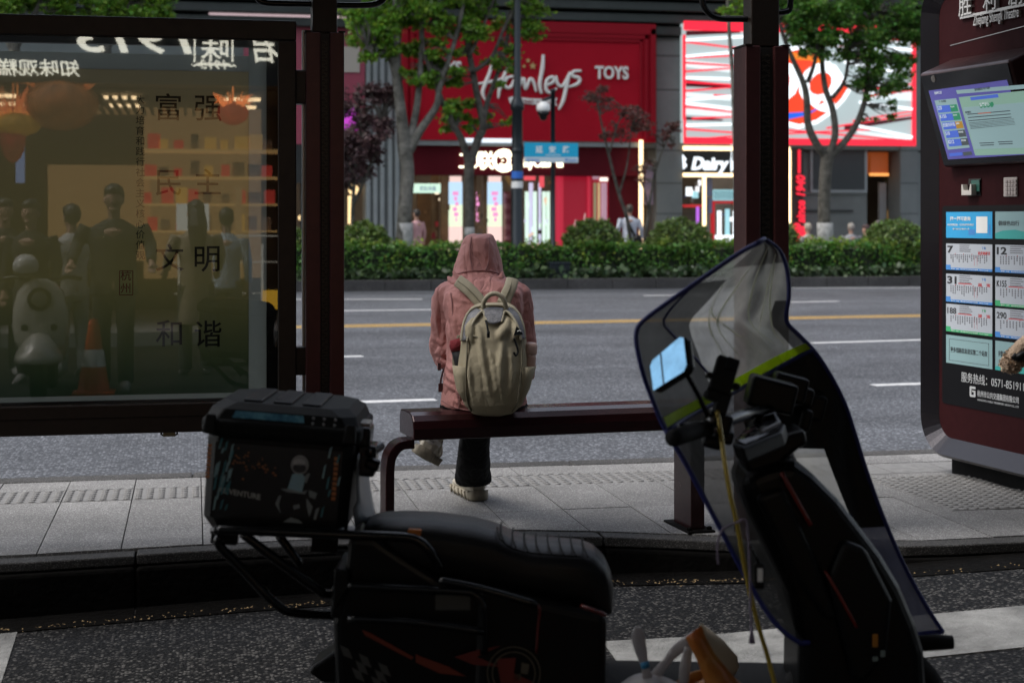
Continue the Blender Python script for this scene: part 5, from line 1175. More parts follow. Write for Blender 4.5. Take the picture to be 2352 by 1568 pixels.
for col in (0, 1, 2):
    for row in range(5):
        m_ = cardw
        if row == 0: m_ = cyan if col == 0 else mint
        if row == 4: m_ = mint
        o, s0_, z0_, h = card(col, row, m_)
        U = cw
        if row == 0 and col == 0:
            mb = MB(); ctext(mb, s0_ + .09 * U, z0_ + h * .68, '扫一扫可查询', h * .17, .02, w=U * .45); ctext(mb, s0_ + .03 * U, z0_ + h * .48, '本站线路信息、公交实时到站情况', h * .08, .01, w=U * .58); ctext(mb, s0_ + .15 * U, z0_ + h * .32, '请使用支付宝 微信扫一扫', h * .07, .01, w=U * .36)
            crect(mb, s0_ + .665 * U, z0_ + h * .20, .235 * U, h * .62); mb.build('card_print', M['offwhite'], o)
            mb = MB(); crect(mb, s0_ + .50 * U, z0_ + h * .13, .14 * U, h * .2); crect(mb, s0_ + .93 * U, z0_ + h * .12, .03 * U, h * .4); mb.build('card_picture', bluek, o)
        elif row == 0:
            mb = MB(); ctext(mb, s0_ + .06 * U, z0_ + h * .5, '倡绿色出行　看美丽杭州', h * .19, .012, w=U * .95 if col == 2 else U * .93); mb.build('card_print', blk, o)
            mb = MB(); mb.prism([(0, 0), (U, 0), (U, h * .12), (U * .7, h * .22), (U * .4, h * .34), (U * .15, h * .3), (0, h * .2)], KO + kt * s0_ + UP * z0_ + kn * .0048, kt, UP, kn * .0006); mb.build('card_wave', teal, o)
        elif row == 4:
            mb = MB()
            if col == 0:
                for a_ in ((.07, .1, .86, .012), (.07, .86, .86, .012), (.07, .112, .006, .748), (.924, .112, .006, .748)): crect(mb, s0_ + a_[0] * U, z0_ + a_[1] * h, a_[2] * U, a_[3] * h)
                ctext(mb, s0_ + .1 * U, z0_ + h * .42, '更多线路信息请见第二个站架', h * .2, .01, w=U * .8)
            else: ctext(mb, s0_ + .06 * U, z0_ + h * .5, '排队让我们更文明', h * .2, .012, w=U * .85)
            mb.build('card_print', blk, o)
            if col: mb = MB(); mb.prism([(0, 0), (U, 0), (U, h * .3), (U * .6, h * .2), (U * .25, h * .26), (0, h * .12)], KO + kt * s0_ + UP * z0_ + kn * .0048, kt, UP, kn * .0006); mb.build('card_wave', teal, o)
        else:
            mb = MB(); ctext(mb, s0_ + .03 * U, z0_ + h * .66, nums[(col, row)], h * .36 if len(nums[(col, row)]) < 3 else h * .30, .035 if len(nums[(col, row)]) < 3 else .02, w=U * (.055 + .075 * len(nums[(col, row)]) if len(nums[(col, row)]) < 3 else .20)); mb.build('route_number', blk, o)
            mb = MB()
            for k in range(4): crect(mb, s0_ + .30 * U, z0_ + h * (.93 - .075 * k), U * random.uniform(.2, .28), h * .028)
            nst = 13 + (row * 5 + col * 3) % 6
            for k in range(nst):
                ln_ = random.uniform(.14, .34); x = s0_ + (.10 + .82 * k / nst) * U; n_ = int(ln_ / .055)
                for j in range(n_): crect(mb, x, z0_ + h * (.55 - j * .062), U * .022, h * .042)
            mb.build('stop_list', lnk, o)
            mb = MB(); ctext(mb, s0_ + .70 * U, z0_ + h * .62, ('延安路解百', '湖　滨', '湖　滨')[row - 1], h * .13, .012, w=U * .26); crect(mb, s0_ + .62 * U, z0_ + h * .2, U * .004, h * .36); crect(mb, s0_ + .68 * U, z0_ + h * .2, U * .004, h * .36)
            if row > 1: crect(mb, s0_ + .27 * U, z0_ + h * .66, U * .3, h * .03)
            for k in range(2, nst, 4): mb.lathe([(h * .02, 0), (h * .018, .001)], KO + kt * (s0_ + (.115 + .82 * k / nst) * U) + UP * (z0_ + h * .615) + kn * .0048, 8, 0, Matrix((kt, UP, kn)).transposed())
            mb.build('red_print', redk, o)
            gm_ = grnk if (col, row) in ((0, 3), (1, 2)) else bluek
            mb = MB(); crect(mb, s0_, z0_, U, h * .09); crect(mb, s0_, z0_ + h * .09, U * .10, h * .10); ctext(mb, s0_ + .78 * U, z0_ + h * .82, '下 站', h * .11, .01); mb.build('colour_band', gm_, o)
            mb = MB(); ctext(mb, s0_ + .12 * U, z0_ + h * .03, '票价：2元　首末班车时间详见站牌　Fare: 2 yuan', h * .045, 0, w=U * .8, o=.0056); mb.build('band_print', M['offwhite'], o)
zz = kp(2212, 876).z
mb = MB(); ctext(mb, ks(kp(2210, 870)), zz + .004, '服务热线：0571-85191122', .054, .004, w=ks(kp(2372, 905)) - ks(kp(2210, 870)))
zz = kp(2258, 905).z
ctext(mb, ks(kp(2247, 905)), zz - .012, '杭州市公共交通集团有限公司', .034, .012, w=ks(kp(2342, 915)) - ks(kp(2247, 905))); ctext(mb, ks(kp(2247, 905)), zz - .035, 'HANGZHOU PUBLIC TRANSPORT GROUP CO., LTD', .014, .002, w=ks(kp(2342, 915)) - ks(kp(2247, 905)))
s0_ = ks(kp(2229, 900)); z0_ = kp(2229, 910).z; mb.prism([(x * .048, y * .052) for x, y in ((0, .1), (.1, 0), (.9, 0), (1, .1), (1, .62), (.4, .62), (.4, .48), (.72, .48), (.72, .2), (.28, .2), (.28, .78), (1, .78), (1, 1), (.1, 1), (0, .9))], KO + kt * s0_ + UP * z0_ + kn * .0035, kt, UP, kn * .001)
mb.build('hotline_lettering', mat('pale_print', (.45, .46, .46), .5), win)
# furry grip dangling at the right edge
pl = P(2352, 800, 5.2)
t = thing('plush_toy', 'fluffy beige plush hanging at the right edge before the route cards', 'plush toy', P(2318, 855, 5.2))
mb = MB(); mb.tube([P(2322, 838, 5.2), P(2336, 812, 5.2), P(2356, 795, 5.22), P(2390, 775, 5.25)], [.030, .028, .034, .036], 12, 0, 4); mb.ball(P(2320, 836, 5.2), .030); b_ = mb.build('plush_body', mat('plush', (.42, .31, .22), .95, noise=(30, .4), bump=(90, 1)), t, remesh=.006, relax=2)
pts = []
for _ in range(5200):
    k = random.random(); c = P(2320, 836, 5.2).lerp(P(2380, 780, 5.24), k); pts.append(tuple(c + Vector((random.gauss(0, 1), random.gauss(0, 1), random.gauss(0, 1))).normalized() * .032))
leaf_mesh('plush_fur', np.array(pts), .011, mat('plush_fur', (.48, .36, .26), .95, island=.3), t, up=0)
mb = MB(); mb.tube([P(2326, 815, 5.17), P(2338, 822, 5.165), P(2352, 812, 5.165), P(2346, 830, 5.18)], [.010, .014, .012, .006], 8, 0, 3); mb.build('plush_collar', M['black'], t, smooth=True)
mb = MB(); q = P(2390, 775, 5.25); mb.tube([q, P(2450, 740, 5.4), P(2455, 690, 6.25), P(2455, -240, 6.25)], .003, 6); mb.build('cord', M['black'], t)
# ---------------------------------------------------------------- the seated woman
DW = 6.44
def W(x, y, w=0.0): return P(x, y, DW + w)
hp = W(1112, 940); wt = thing('person', 'person in a dusty pink hooded jacket and black trousers sitting on the bench', 'person', (hp.x, hp.y, 0.0), -TH)
pink = mat('pink_shell', (0.55, 0.25, 0.225), 0.72, noise=(5, .12), bump=(9, .55, .03))
# finer crinkles on the shell cloth
nt = pink.node_tree; bp = [n for n in nt.nodes if n.type == 'BUMP'][0]; wv = nt.nodes.new('ShaderNodeTexNoise'); wv.inputs['Scale'].default_value = 26; wv.inputs['Detail'].default_value = 4; wv.inputs['Distortion'].default_value = 1.5
mpn = nt.nodes.new('ShaderNodeMapping'); mpn.inputs['Scale'].default_value = (1.6, 1, .45); tcn = [n for n in nt.nodes if n.type == 'TEX_COORD'][0]; nt.links.new(tcn.outputs['Object'], mpn.inputs[0]); nt.links.new(mpn.outputs[0], wv.inputs['Vector'])
b2 = nt.nodes.new('ShaderNodeBump'); b2.inputs['Strength'].default_value = .5; b2.inputs['Distance'].default_value = .008; nt.links.new(wv.outputs[0], b2.inputs['Height']); nt.links.new(bp.outputs[0], b2.inputs['Normal']); nt.links.new(b2.outputs[0], nt.nodes['Principled BSDF'].inputs['Normal'])
def ringW(y, xl, xr, w0, w1, n=24, sq=2.3):
    """cross-section at photo height y from xl to xr, near edge depth w0 far edge w1"""
    out = []
    for k in range(n):
        a = 2 * math.pi * k / n; c, s = math.cos(a), math.sin(a)
        u = math.copysign(abs(c) ** (2 / sq), c); v = math.copysign(abs(s) ** (2 / sq), s)
        D = (w0 + w1) / 2 + v * (w1 - w0) / 2; x = (xl + xr) / 2 + u * (xr - xl) / 2
        p = W(x, y, 0); out.append(p + FW * D)
    return out
def near(rows, x, y, off=0.0):
    """point on the near side of a stack of cross-sections, lifted towards the viewer"""
    rows = sorted(rows)
    for a, b in zip(rows, rows[1:]):
        if a[0] <= y <= b[0]:
            f = (y - a[0]) / (b[0] - a[0]); _, xl, xr, w0, w1, sq = [p + (q - p) * f for p, q in zip(a, b)]; break
    else: _, xl, xr, w0, w1, sq = rows[0] if y < rows[0][0] else rows[-1]
    u = max(-.985, min(.985, (x - (xl + xr) / 2) / ((xr - xl) / 2)))
    v = -(1 - abs(u) ** sq) ** (1 / sq)
    return W(x, y) + FW * ((w0 + w1) / 2 + v * (w1 - w0) / 2 - off)
JK = [(946, 1030, 1196, -.13, .16, 2.3), (928, 1010, 1210, -.15, .18, 2.3), (905, 1013, 1209, -.15, .18, 2.3), (870, 1018, 1204, -.14, .17, 2.3), (830, 1024, 1198, -.125, .17, 2.3), (790, 1026, 1196, -.12, .18, 2.3), (740, 1022, 1198, -.115, .20, 2.3), (700, 1016, 1204, -.095, .22, 2.3), (675, 1015, 1204, -.07, .22, 2.3), (658, 1026, 1193, -.04, .22, 2.3), (645, 1048, 1172, -.01, .22, 2.3), (636, 1062, 1150, .03, .22, 2.3)]
HD = [(655, 1032, 1170, .02, .30, 2.2), (640, 1034, 1158, .03, .345, 2.3), (622, 1038, 1154, .065, .37, 2.4), (600, 1044, 1150, .075, .385, 2.5), (578, 1051, 1144, .078, .385, 2.6), (560, 1057, 1138, .090, .375, 2.7), (549, 1062, 1133, .105, .36, 3.0), (543, 1065, 1130, .13, .34, 3.0), (539, 1074, 1122, .17, .31, 2.6)]
def creases(m, scale=(5, 5, 3), k=.5, dist=.02):
    """sharp ridges of a crumpled shell cloth"""
    nt = m.node_tree; b = nt.nodes['Principled BSDF']; tc = [n for n in nt.nodes if n.type == 'TEX_COORD'][0]
    mp = nt.nodes.new('ShaderNodeMapping'); mp.inputs['Scale'].default_value = scale; nz = nt.nodes.new('ShaderNodeTexNoise'); nz.inputs['Scale'].default_value = 1.6; nz.inputs['Detail'].default_value = 2.5; nz.inputs['Distortion'].default_value = .9
    a = nt.nodes.new('ShaderNodeMath'); a.operation = 'SUBTRACT'; a.inputs[1].default_value = .5; ab = nt.nodes.new('ShaderNodeMath'); ab.operation = 'ABSOLUTE'; pw = nt.nodes.new('ShaderNodeMath'); pw.operation = 'POWER'; pw.inputs[1].default_value = .5
    bp = nt.nodes.new('ShaderNodeBump'); bp.inputs['Strength'].default_value = k; bp.inputs['Distance'].default_value = dist
    L = nt.links; L.new(tc.outputs['Object'], mp.inputs[0]); L.new(mp.outputs[0], nz.inputs['Vector']); L.new(nz.outputs[0], a.inputs[0]); L.new(a.outputs[0], ab.inputs[0]); L.new(ab.outputs[0], pw.inputs[0]); L.new(pw.outputs[0], bp.inputs['Height'])
    old = b.inputs['Normal'].links
    if old: L.new(old[0].from_socket, bp.inputs['Normal'])
    L.new(bp.outputs[0], b.inputs['Normal'])
creases(pink, (4.5, 4.5, 2.6), .55, .035)
# body underneath: one continuous skin with head, face, arms, hands and legs
mb = MB()
mb.tube([W(1112, 930, .02), W(1110, 840, .02), W(1108, 740, .06), W(1106, 680, .12)], [.13, .11, .12, .10], 14)
mb.tube([W(1106, 690, .12), W(1102, 640, .19)], .05, 10)
hc = W(1098, 608) + FW * .215; mb.ball(hc, (.066, .085, .098), 18)
fd = (FW * .9 - UP * .35).normalized(); fu2 = (UP * .9 + FW * .35).normalized()
mb.ball(hc + fd * .092 - fu2 * .012, (.013, .018, .024), 8); mb.ball(hc + fd * .072 - fu2 * .06, (.03, .02, .013), 8); mb.ball(hc + fd * .055 - fu2 * .085, (.038, .032, .03), 10)
for sx in (-1, 1): mb.ball(hc + fd * .080 + RT * sx * .03 + fu2 * .012, (.016, .010, .009), 8); mb.ball(hc + RT * sx * .074, (.01, .02, .03), 8)
gL = G(1098, 1151); shL = (Vector((gL.x, gL.y, 0)) + FW * .02, (FW * .9 - RT * .30).normalized(), UP, 1.16); shR = (P(966, 1050, 6.84), (RT * .06 + FW * .97 - UP * .20).normalized(), (UP * .86 + RT * .50).normalized(), 1.12)
aL = [W(1028, 676, .12), W(1016, 800, .16), W(1075, 862, .40)]; aR = [W(1186, 676, .12), W(1204, 800, .16), W(1140, 862, .40)]
for A in (aL, aR):
    mb.tube(A, [.04, .036, .026], 10); d = (A[2] - A[1]).normalized(); s_ = d.cross(UP).normalized(); up_ = s_.cross(d)
    mb.tube([A[2], A[2] + d * .075], [.026, .036], 8)
    for k, ln in ((-1.5, .05), (-.5, .065), (.5, .07), (1.5, .058)):
        r0 = A[2] + d * .065 + s_ * k * .016; mb.tube([r0, r0 + d * ln * .55 + up_ * .004, r0 + d * ln * .9 - up_ * .02], [.0095, .009, .0075], 6)
    mb.tube([A[2] + d * .02, A[2] + d * .05 + s_ * (.045 if A is aL else -.045), A[2] + d * .085 + s_ * (.05 if A is aL else -.05)], [.012, .011, .009], 6)
hL = W(1085, 925, .05); hR = W(1140, 925, .05)
kneeL = G(1092, 1100) * 0 + W(1090, 930, .46); ankL = shL[0] + shL[1] * .075 + UP * .15; kneeR = W(1098, 905, .48); ankR = shR[0] + shR[1] * .075 + shR[2] * .15
mb.tube([hL, kneeL, ankL], [.075, .055, .035], 10); mb.tube([hR, kneeR, ankR], [.075, .055, .035], 10)
ftL = shL[0] + shL[1] * .17 + UP * .055; ftR = shR[0] + shR[1] * .17 + shR[2] * .055
mb.tube([ankL, ftL], .032, 8); mb.tube([ankR, ftR], .032, 8)
mb.build('body', SK, wt, remesh=.009, relax=2)
mb = MB()
for sx in (-1, 1): mb.ball(hc + fd * .084 + RT * sx * .03 + fu2 * .012, .0105, 10)
mb.build('eye', mat('eye_dark', (.03, .02, .015), .2), wt, smooth=True)
mb = MB(); mb.ball(hc + fu2 * .02 - fd * .012, (.08, .088, .105), 16); mb.tube([hc + RT * .06 - fu2 * .02, hc + RT * .07 + fd * .04 - fu2 * .16], [.03, .018], 8); mb.tube([hc - RT * .06 - fu2 * .02, hc - RT * .07 + fd * .04 - fu2 * .16], [.03, .018], 8); mb.build('hair', mat('hair_black', (.014, .012, .011), .4, bump=(60, .5)), wt, remesh=.009, relax=2)
# jacket: torso and sleeves grown together
mb = MB()
mb.loft([ringW(946, 1030, 1196, -.13, .16), ringW(928, 1010, 1210, -.15, .18), ringW(905, 1013, 1209, -.15, .18), ringW(870, 1018, 1204, -.14, .17), ringW(830, 1024, 1198, -.125, .17), ringW(790, 1026, 1196, -.12, .18), ringW(740, 1022, 1198, -.115, .20), ringW(700, 1016, 1204, -.095, .22), ringW(675, 1015, 1204, -.07, .22), ringW(658, 1026, 1193, -.04, .22), ringW(645, 1048, 1172, -.01, .22), ringW(636, 1062, 1150, .03, .22)], 0)
for A, sx in ((aL, -1), (aR, 1)):
    sh_ = A[0]
    mb.tube([sh_ + UP * .012 - RT * sx * .05, sh_ - RT * sx * .0 - UP * .012, sh_.lerp(A[1], .35), sh_.lerp(A[1], .72), A[1] + UP * .012, A[1] - UP * .018 + (A[2] - A[1]) * .15, A[1].lerp(A[2], .5), A[1].lerp(A[2], .92)], [.055, .066, .062, .057, .056, .054, .05, .044], 16, 0, 3)
random.seed(5)
def foldr(mb, pts, r): mb.tube(pts, r, 8, 0, 4)
# modelled drapes: elbow bunching, side creases, yoke edge, hem cord
for y0, a_, w_ in ((805, .55, .0), (822, .4, .02), (838, .5, .04)): foldr(mb, [W(1000 + (y0 - 805) * .2, y0 + 8, .12 + w_), W(1018, y0 - 4, .085 + w_), W(1040, y0 - 10, .10)], [.008, .016, .006])
for q, r in (([(1030, 690), (1034, 730), (1040, 790)], .008), ([(1048, 700), (1046, 750), (1052, 800), (1050, 850)], .012), ([(1022, 850), (1040, 866), (1066, 878)], .013), ([(1020, 876), (1044, 884), (1070, 902)], .012), ([(1024, 836), (1040, 842), (1056, 838)], .013), ([(1030, 900), (1060, 916), (1100, 926)], .008), ([(1190, 690), (1198, 730), (1196, 780)], .010), ([(1040, 680), (1070, 690), (1100, 688)], .008), ([(1050, 664), (1080, 670), (1130, 668)], .009), ([(1128, 672), (1160, 678), (1190, 672)], .008), ([(1036, 800), (1050, 812), (1064, 806)], .013), ([(1034, 818), (1048, 826), (1060, 824)], .013)):
    foldr(mb, [near(JK, x, y, .002) for x, y in q], [r * .4] + [r] * (len(q) - 2) + [r * .4])
for q, r in (([(1006, 690), (1003, 730), (1008, 775)], .010), ([(1016, 700), (1020, 740), (1016, 790)], .010), ([(1000, 780), (1014, 790), (1026, 784)], .012), ([(1004, 806), (1018, 812), (1030, 806)], .014), ([(1008, 826), (1022, 832), (1036, 826)], .014)):
    foldr(mb, [W(x, y, .085) for x, y in q], [r * .4, r, r * .4])
mb.build('jacket', pink, wt, remesh=.0065, relax=2, noise=(.06, .016))
mb = MB()
for q in ([(1036, 672), (1040, 700), (1044, 760), (1046, 820), (1050, 870), (1056, 918)], [(1016, 916), (1050, 927), (1100, 934), (1160, 933), (1206, 918)], [(1058, 872), (1058, 905), (1057, 928)]): mb.tube([near(JK, x, y, .007) for x, y in q], .0032, 6, 0, 5)
mb.build('jacket_seam', mat('pink_seam', (.32, .15, .14), .8), wt, smooth=True)
mb = MB(); mb.tube([W(1020, 845, -.02), W(1013, 870, -.03), W(1011, 898, -.02)], .004, 6, 0, 3); mb.box(W(1009, 842, -.02), (.012, .01, .03)); mb.box(W(1012, 890, -.03), (.018, .012, .035)); mb.build('drawcord', mat('cord_dark', (.06, .02, .02), .6), wt)
# hood
mb = MB()
mb.loft([ringW(655, 1032, 1170, .02, .30, sq=2.2), ringW(640, 1034, 1158, .03, .345, sq=2.3), ringW(622, 1038, 1154, .065, .37, sq=2.4), ringW(600, 1044, 1150, .075, .385, sq=2.5), ringW(578, 1051, 1144, .078, .385, sq=2.6), ringW(560, 1057, 1138, .090, .375, sq=2.7), ringW(549, 1062, 1133, .105, .36, sq=3.0), ringW(543, 1065, 1130, .13, .34, sq=3.0), ringW(539, 1074, 1122, .17, .31, sq=2.6)], 0)
for q in ([(1040, 622, .085), (1052, 640, .06), (1078, 634, .05)], [(1155, 622, .085), (1146, 642, .055), (1118, 634, .05)], [(1034, 645, .07), (1056, 652, .03), (1090, 644, .03)], [(1162, 648, .06), (1140, 655, .03), (1108, 646, .03)], [(1030, 636, .14), (1036, 646, .1), (1040, 654, .06)]): mb.tube([W(*p_) for p_ in q], [.006, .014, .006], 8, 0, 4)
mb.build('hood', pink, wt, remesh=.006, relax=2, noise=(.05, .012))
mb = MB()
for q in ([(1082, 545), (1079, 560), (1078, 580), (1081, 604), (1086, 624)], [(1122, 545), (1123, 575), (1121, 604), (1114, 624)], [(1046, 632), (1070, 625), (1098, 622), (1130, 625), (1152, 634)]): mb.tube([near(HD, x, y, .006) for x, y in q], .0030, 6, 0, 5)
mb.build('hood_seam', bpy.data.materials['pink_seam'], wt, smooth=True)
# trousers
blk_ = mat('black_cotton', (.006, .006, .0065), .9, spec=.15, noise=(8, .3), bump=(12, .5, .02))
creases(blk_, (5, 5, 2.5), .6, .03); mb = MB()
mb.loft([ringW(962, 1012, 1212, -.13, .20), ringW(935, 1008, 1214, -.15, .20), ringW(900, 1022, 1200, -.13, .18), ringW(860, 1040, 1180, -.1, .15)])
mb.tube([hL, hL.lerp(kneeL, .5), kneeL], [.11, .10, .085], 16); mb.tube([hR, hR.lerp(kneeR, .5), kneeR], [.11, .10, .085], 16)
def ringP(x0, x1, y, D, dd, n=18): return [P((x0 + x1) / 2, y, D) + RT * (x1 - x0) / 2 / F * D * math.cos(2 * math.pi * k / n) + FW * dd * math.sin(2 * math.pi * k / n) for k in range(n)]
mb.loft([ringP(1050, 1128, 930, 6.9, .08), ringP(1060, 1126, 990, 6.98, .08), ringP(1052, 1125, 1030, 7.06, .085), ringP(1046, 1127, 1068, 7.14, .092), ringP(1043, 1129, 1102, 7.27, .10), ringP(1047, 1127, 1111, 7.28, .095)])
mb.tube([kneeR, kneeR.lerp(ankR, .5) + UP * .005, ankR + (kneeR - ankR) * .02], [.085, .075, .064], 16)
mb.build('trousers', blk_, wt, remesh=.009, relx=2) if 0 else mb.build('trousers', blk_, wt, remesh=.009, relax=3, noise=(.1, .012))
# trainers
shoe = mat('cream_trainer', (.46, .42, .34), .65, noise=(26, .3), bump=(60, .3)); sole_ = mat('trainer_sole', (.30, .265, .20), .8, noise=(30, .35)); tabm = mat('heel_tab', (.55, .53, .50), .6)
def trainer(o, fwd, up, s=1.0):
    """heel at o, pointing along fwd"""
    fwd = fwd.normalized(); sd = fwd.cross(up).normalized(); up = sd.cross(fwd).normalized()
    def L(x, y, z): return o + (sd * x + fwd * y + up * z) * s
    def rg(y, w, z0, z1, n=16, sq=2.6):
        out = []
        for k in range(n):
            a = 2 * math.pi * k / n; c, q = math.cos(a), math.sin(a)
            out.append(L(math.copysign(abs(c) ** (2 / sq), c) * w, y, (z0 + z1) / 2 + math.copysign(abs(q) ** (2 / sq), q) * (z1 - z0) / 2))
        return out
    mb = MB(); mb.loft([rg(-.005, .022, .03, .085), rg(.01, .036, .025, .108), rg(.05, .04, .025, .115), rg(.09, .041, .025, .105), rg(.14, .044, .025, .088), rg(.19, .046, .025, .072), rg(.235, .040, .025, .058), rg(.262, .022, .026, .045)])
    u = mb.build('trainer', shoe, wt, remesh=.005, relax=2)
    mb = MB(); mb.loft([rg(-.02, .024, .004, .045, sq=4), rg(-.008, .040, .0, .044, sq=4), rg(.05, .046, .002, .040, sq=4), rg(.10, .043, .004, .036, sq=4), rg(.18, .051, .002, .036, sq=4), rg(.24, .044, .006, .036, sq=4), rg(.272, .024, .014, .036, sq=4)])
    for k in range(7): a = -1.2 + k * .4; mb.tube([L(math.sin(a) * .041, .02 - math.cos(a) * .034, .002), L(math.sin(a) * .043, .02 - math.cos(a) * .037, .04)], .005, 6)
    for sx in (-1, 1):
        for k in range(5): mb.tube([L(sx * (.044 + .001 * k), .03 + k * .045, .004), L(sx * (.046 + .001 * k), .04 + k * .045, .034)], .006, 6)
    mb.build('sole', sole_, u, smooth=True)
    mb = MB(); mb.loft([rg(-.0085, .018, .064, .092), rg(.012, .0385, .060, .096), rg(.03, .0412, .062, .096)]); tb_ = mb.build('heel_tab', tabm, u, smooth=True)
    mb = MB(); mb.text('ABCDE.2121', .011, L(-.021, -.0105, .074), sd, up, .0015, .03, w=.042); mb.build('heel_lettering', mat('heel_ink', (.03, .03, .03), .6), tb_)
    mb = MB()
    for k in range(4): mb.tube([L(-.024, .10 + k * .022, .098 - k * .008), L(0, .104 + k * .022, .106 - k * .009), L(.024, .10 + k * .022, .098 - k * .008)], .0035, 6)
    mb.tube([L(-.03, .03, .11), L(-.045, .05, .06), L(-.044, .09, .05)], .006, 6); mb.tube([L(.03, .03, .11), L(.045, .05, .06), L(.044, .09, .05)], .006, 6)
    mb.build('laces', shoe, u, smooth=True)
trainer(*shL); trainer(*shR)
# ---------------------------------------------------------------- backpack and what its pockets hold
olive = mat('khaki_canvas', (0.40, 0.35, 0.24), 0.78, noise=(6, .15), bump=(10, .55, .02)); creases(olive, (4, 4, 1.6), .28, .02); olive2 = mat('khaki_strap', (0.42, 0.38, 0.275), 0.75, noise=(40, .15)); piping = mat('khaki_piping', (.20, .18, .125), .8)
bk = thing('backpack', 'khaki canvas backpack with grey mesh top panels worn by the person on the bench', 'backpack', W(1130, 940, -.2), -TH)
bw = -.115                                                         # where the wearer's back is
BK = [(943, 1105, 1158, bw - .07, bw + .02, 2.3), (936, 1086, 1180, bw - .125, bw + .02, 2.6), (915, 1068, 1200, bw - .16, bw + .02, 2.8), (880, 1057, 1211, bw - .175, bw + .02, 2.8), (840, 1053, 1212, bw - .18, bw + .02, 2.7), (800, 1056, 1210, bw - .175, bw + .02, 2.6), (770, 1059, 1208, bw - .165, bw + .02, 2.6), (740, 1064, 1204, bw - .145, bw + .02, 2.6), (715, 1073, 1196, bw - .115, bw + .03, 2.5), (700, 1085, 1184, bw - .085, bw + .035, 2.4), (691, 1100, 1168, bw - .05, bw + .03, 2.3)]
def bs(x, y, off=.004): return near(BK, x, y, off)
mb = MB(); mb.loft([ringW(*r[:5], sq=r[5]) for r in BK])
# gathered front: two soft lobes, deep pleats hanging from them
for q, r in (([(1094, 722), (1084, 742), (1084, 760), (1090, 775)], [.012, .030, .028, .010]), ([(1100, 735), (1106, 765), (1110, 800), (1120, 850), (1128, 890)], [.010, .020, .018, .014, .005]), ([(1168, 722), (1160, 745), (1150, 762), (1156, 772)], [.012, .030, .030, .010]), ([(1180, 726), (1184, 750), (1176, 770)], [.012, .026, .010]), ([(1156, 760), (1152, 800), (1150, 850), (1156, 900)], [.012, .022, .018, .005]), ([(1126, 790), (1136, 830), (1142, 880)], [.006, .016, .005]), ([(1172, 790), (1176, 840), (1172, 890)], [.006, .015, .005]), ([(1080, 800), (1084, 850), (1090, 905)], [.006, .015, .005])):
    mb.tube([bs(x, y, .0) for x, y in q], [k * .7 for k in r], 12, 0, 5)
main = mb.build('main_body', olive, bk, remesh=.0055, relax=4, noise=(.08, .006))
mb = MB()
for q in ([(1078, 766), (1076, 815), (1074, 870), (1078, 905), (1086, 928)], [(1196, 766), (1198, 815), (1192, 870), (1188, 905), (1176, 930)], [(1078, 762), (1092, 760), (1108, 766)]): mb.tube([bs(x, y, .009) for x, y in q], .0032, 6, 0, 5)
mb.build('seam', piping, main, smooth=True)
gm2 = mat('grey_mesh', (.06, .063, .07), .3, bump=(160, .4), noise=(16, .5, (.24, .24, .26)))
def skinpatch(name, rows, m, off=.012):                             # a curved panel laid on the bag from rows of points
    mb = MB(); n = 8; A, B_ = [smooth_path([Vector((x, y, 0)) for x, y in r], [0] * len(r), 6)[0] for r in rows]
    R_ = [[bs(p.x + (q.x - p.x) * k / n, p.y + (q.y - p.y) * k / n, off) for p, q in zip(A, B_)] for k in range(n + 1)]
    mb.loft(R_, 0, cap=False, closed=False); o = mb.build(name, m, bk, smooth=True); b = o.modifiers.new('thick', 'SOLIDIFY'); b.thickness = .004; return o
skinpatch('mesh_panel', [[(1096, 701), (1078, 715), (1069, 740), (1066, 772)], [(1112, 706), (1098, 716), (1084, 738), (1076, 768)]], gm2)
skinpatch('mesh_panel', [[(1172, 700), (1188, 714), (1198, 738), (1203, 768)], [(1160, 706), (1174, 714), (1188, 736), (1196, 766)]], gm2)
skinpatch('mesh_panel', [[(1112, 702), (1135, 700), (1158, 702)], [(1118, 730), (1135, 735), (1152, 730)]], gm2)
mb = MB()
for q in ([(1077, 772), (1086, 740), (1099, 718), (1112, 708), (1120, 730)], [(1196, 770), (1188, 738), (1174, 716), (1160, 708), (1153, 730)], [(1064, 772), (1068, 738), (1078, 713), (1096, 699), (1135, 695), (1172, 699), (1190, 713), (1200, 738), (1205, 768)]): mb.tube([bs(x, y, .014) for x, y in q], .0055, 6, 0, 6)
zp = mb.build('zip', olive2, bk, smooth=True)
mb = MB()
for q in ([(1118, 726), (1122, 740), (1124, 752)], [(1180, 764), (1186, 780), (1189, 794), (1184, 802), (1180, 794)]): mb.tube([bs(x, y, .024) for x, y in q], .004, 6, 0, 4)
mb.box(bs(1124, 756, .026), (.011, .008, .026)); build_each(mb, 'zip_pull', M['black'], zp, smooth=True)
mb = MB(); mb.poly3([bs(*q, .024) for q in ((1186, 738), (1199, 754), (1200, 758), (1180, 758))], -FW * .003); mp = mb.build('maker_patch', M['black'], bk)
mb = MB(); p = bs(1186, 752, .030); mb.tube([p + RT * .003 + UP * .004, p + RT * .012 + UP * .008, p + RT * .018 + UP * .003], .0018, 5, 0, 3); mb.build('patch_mark', M['offwhite'], mp)
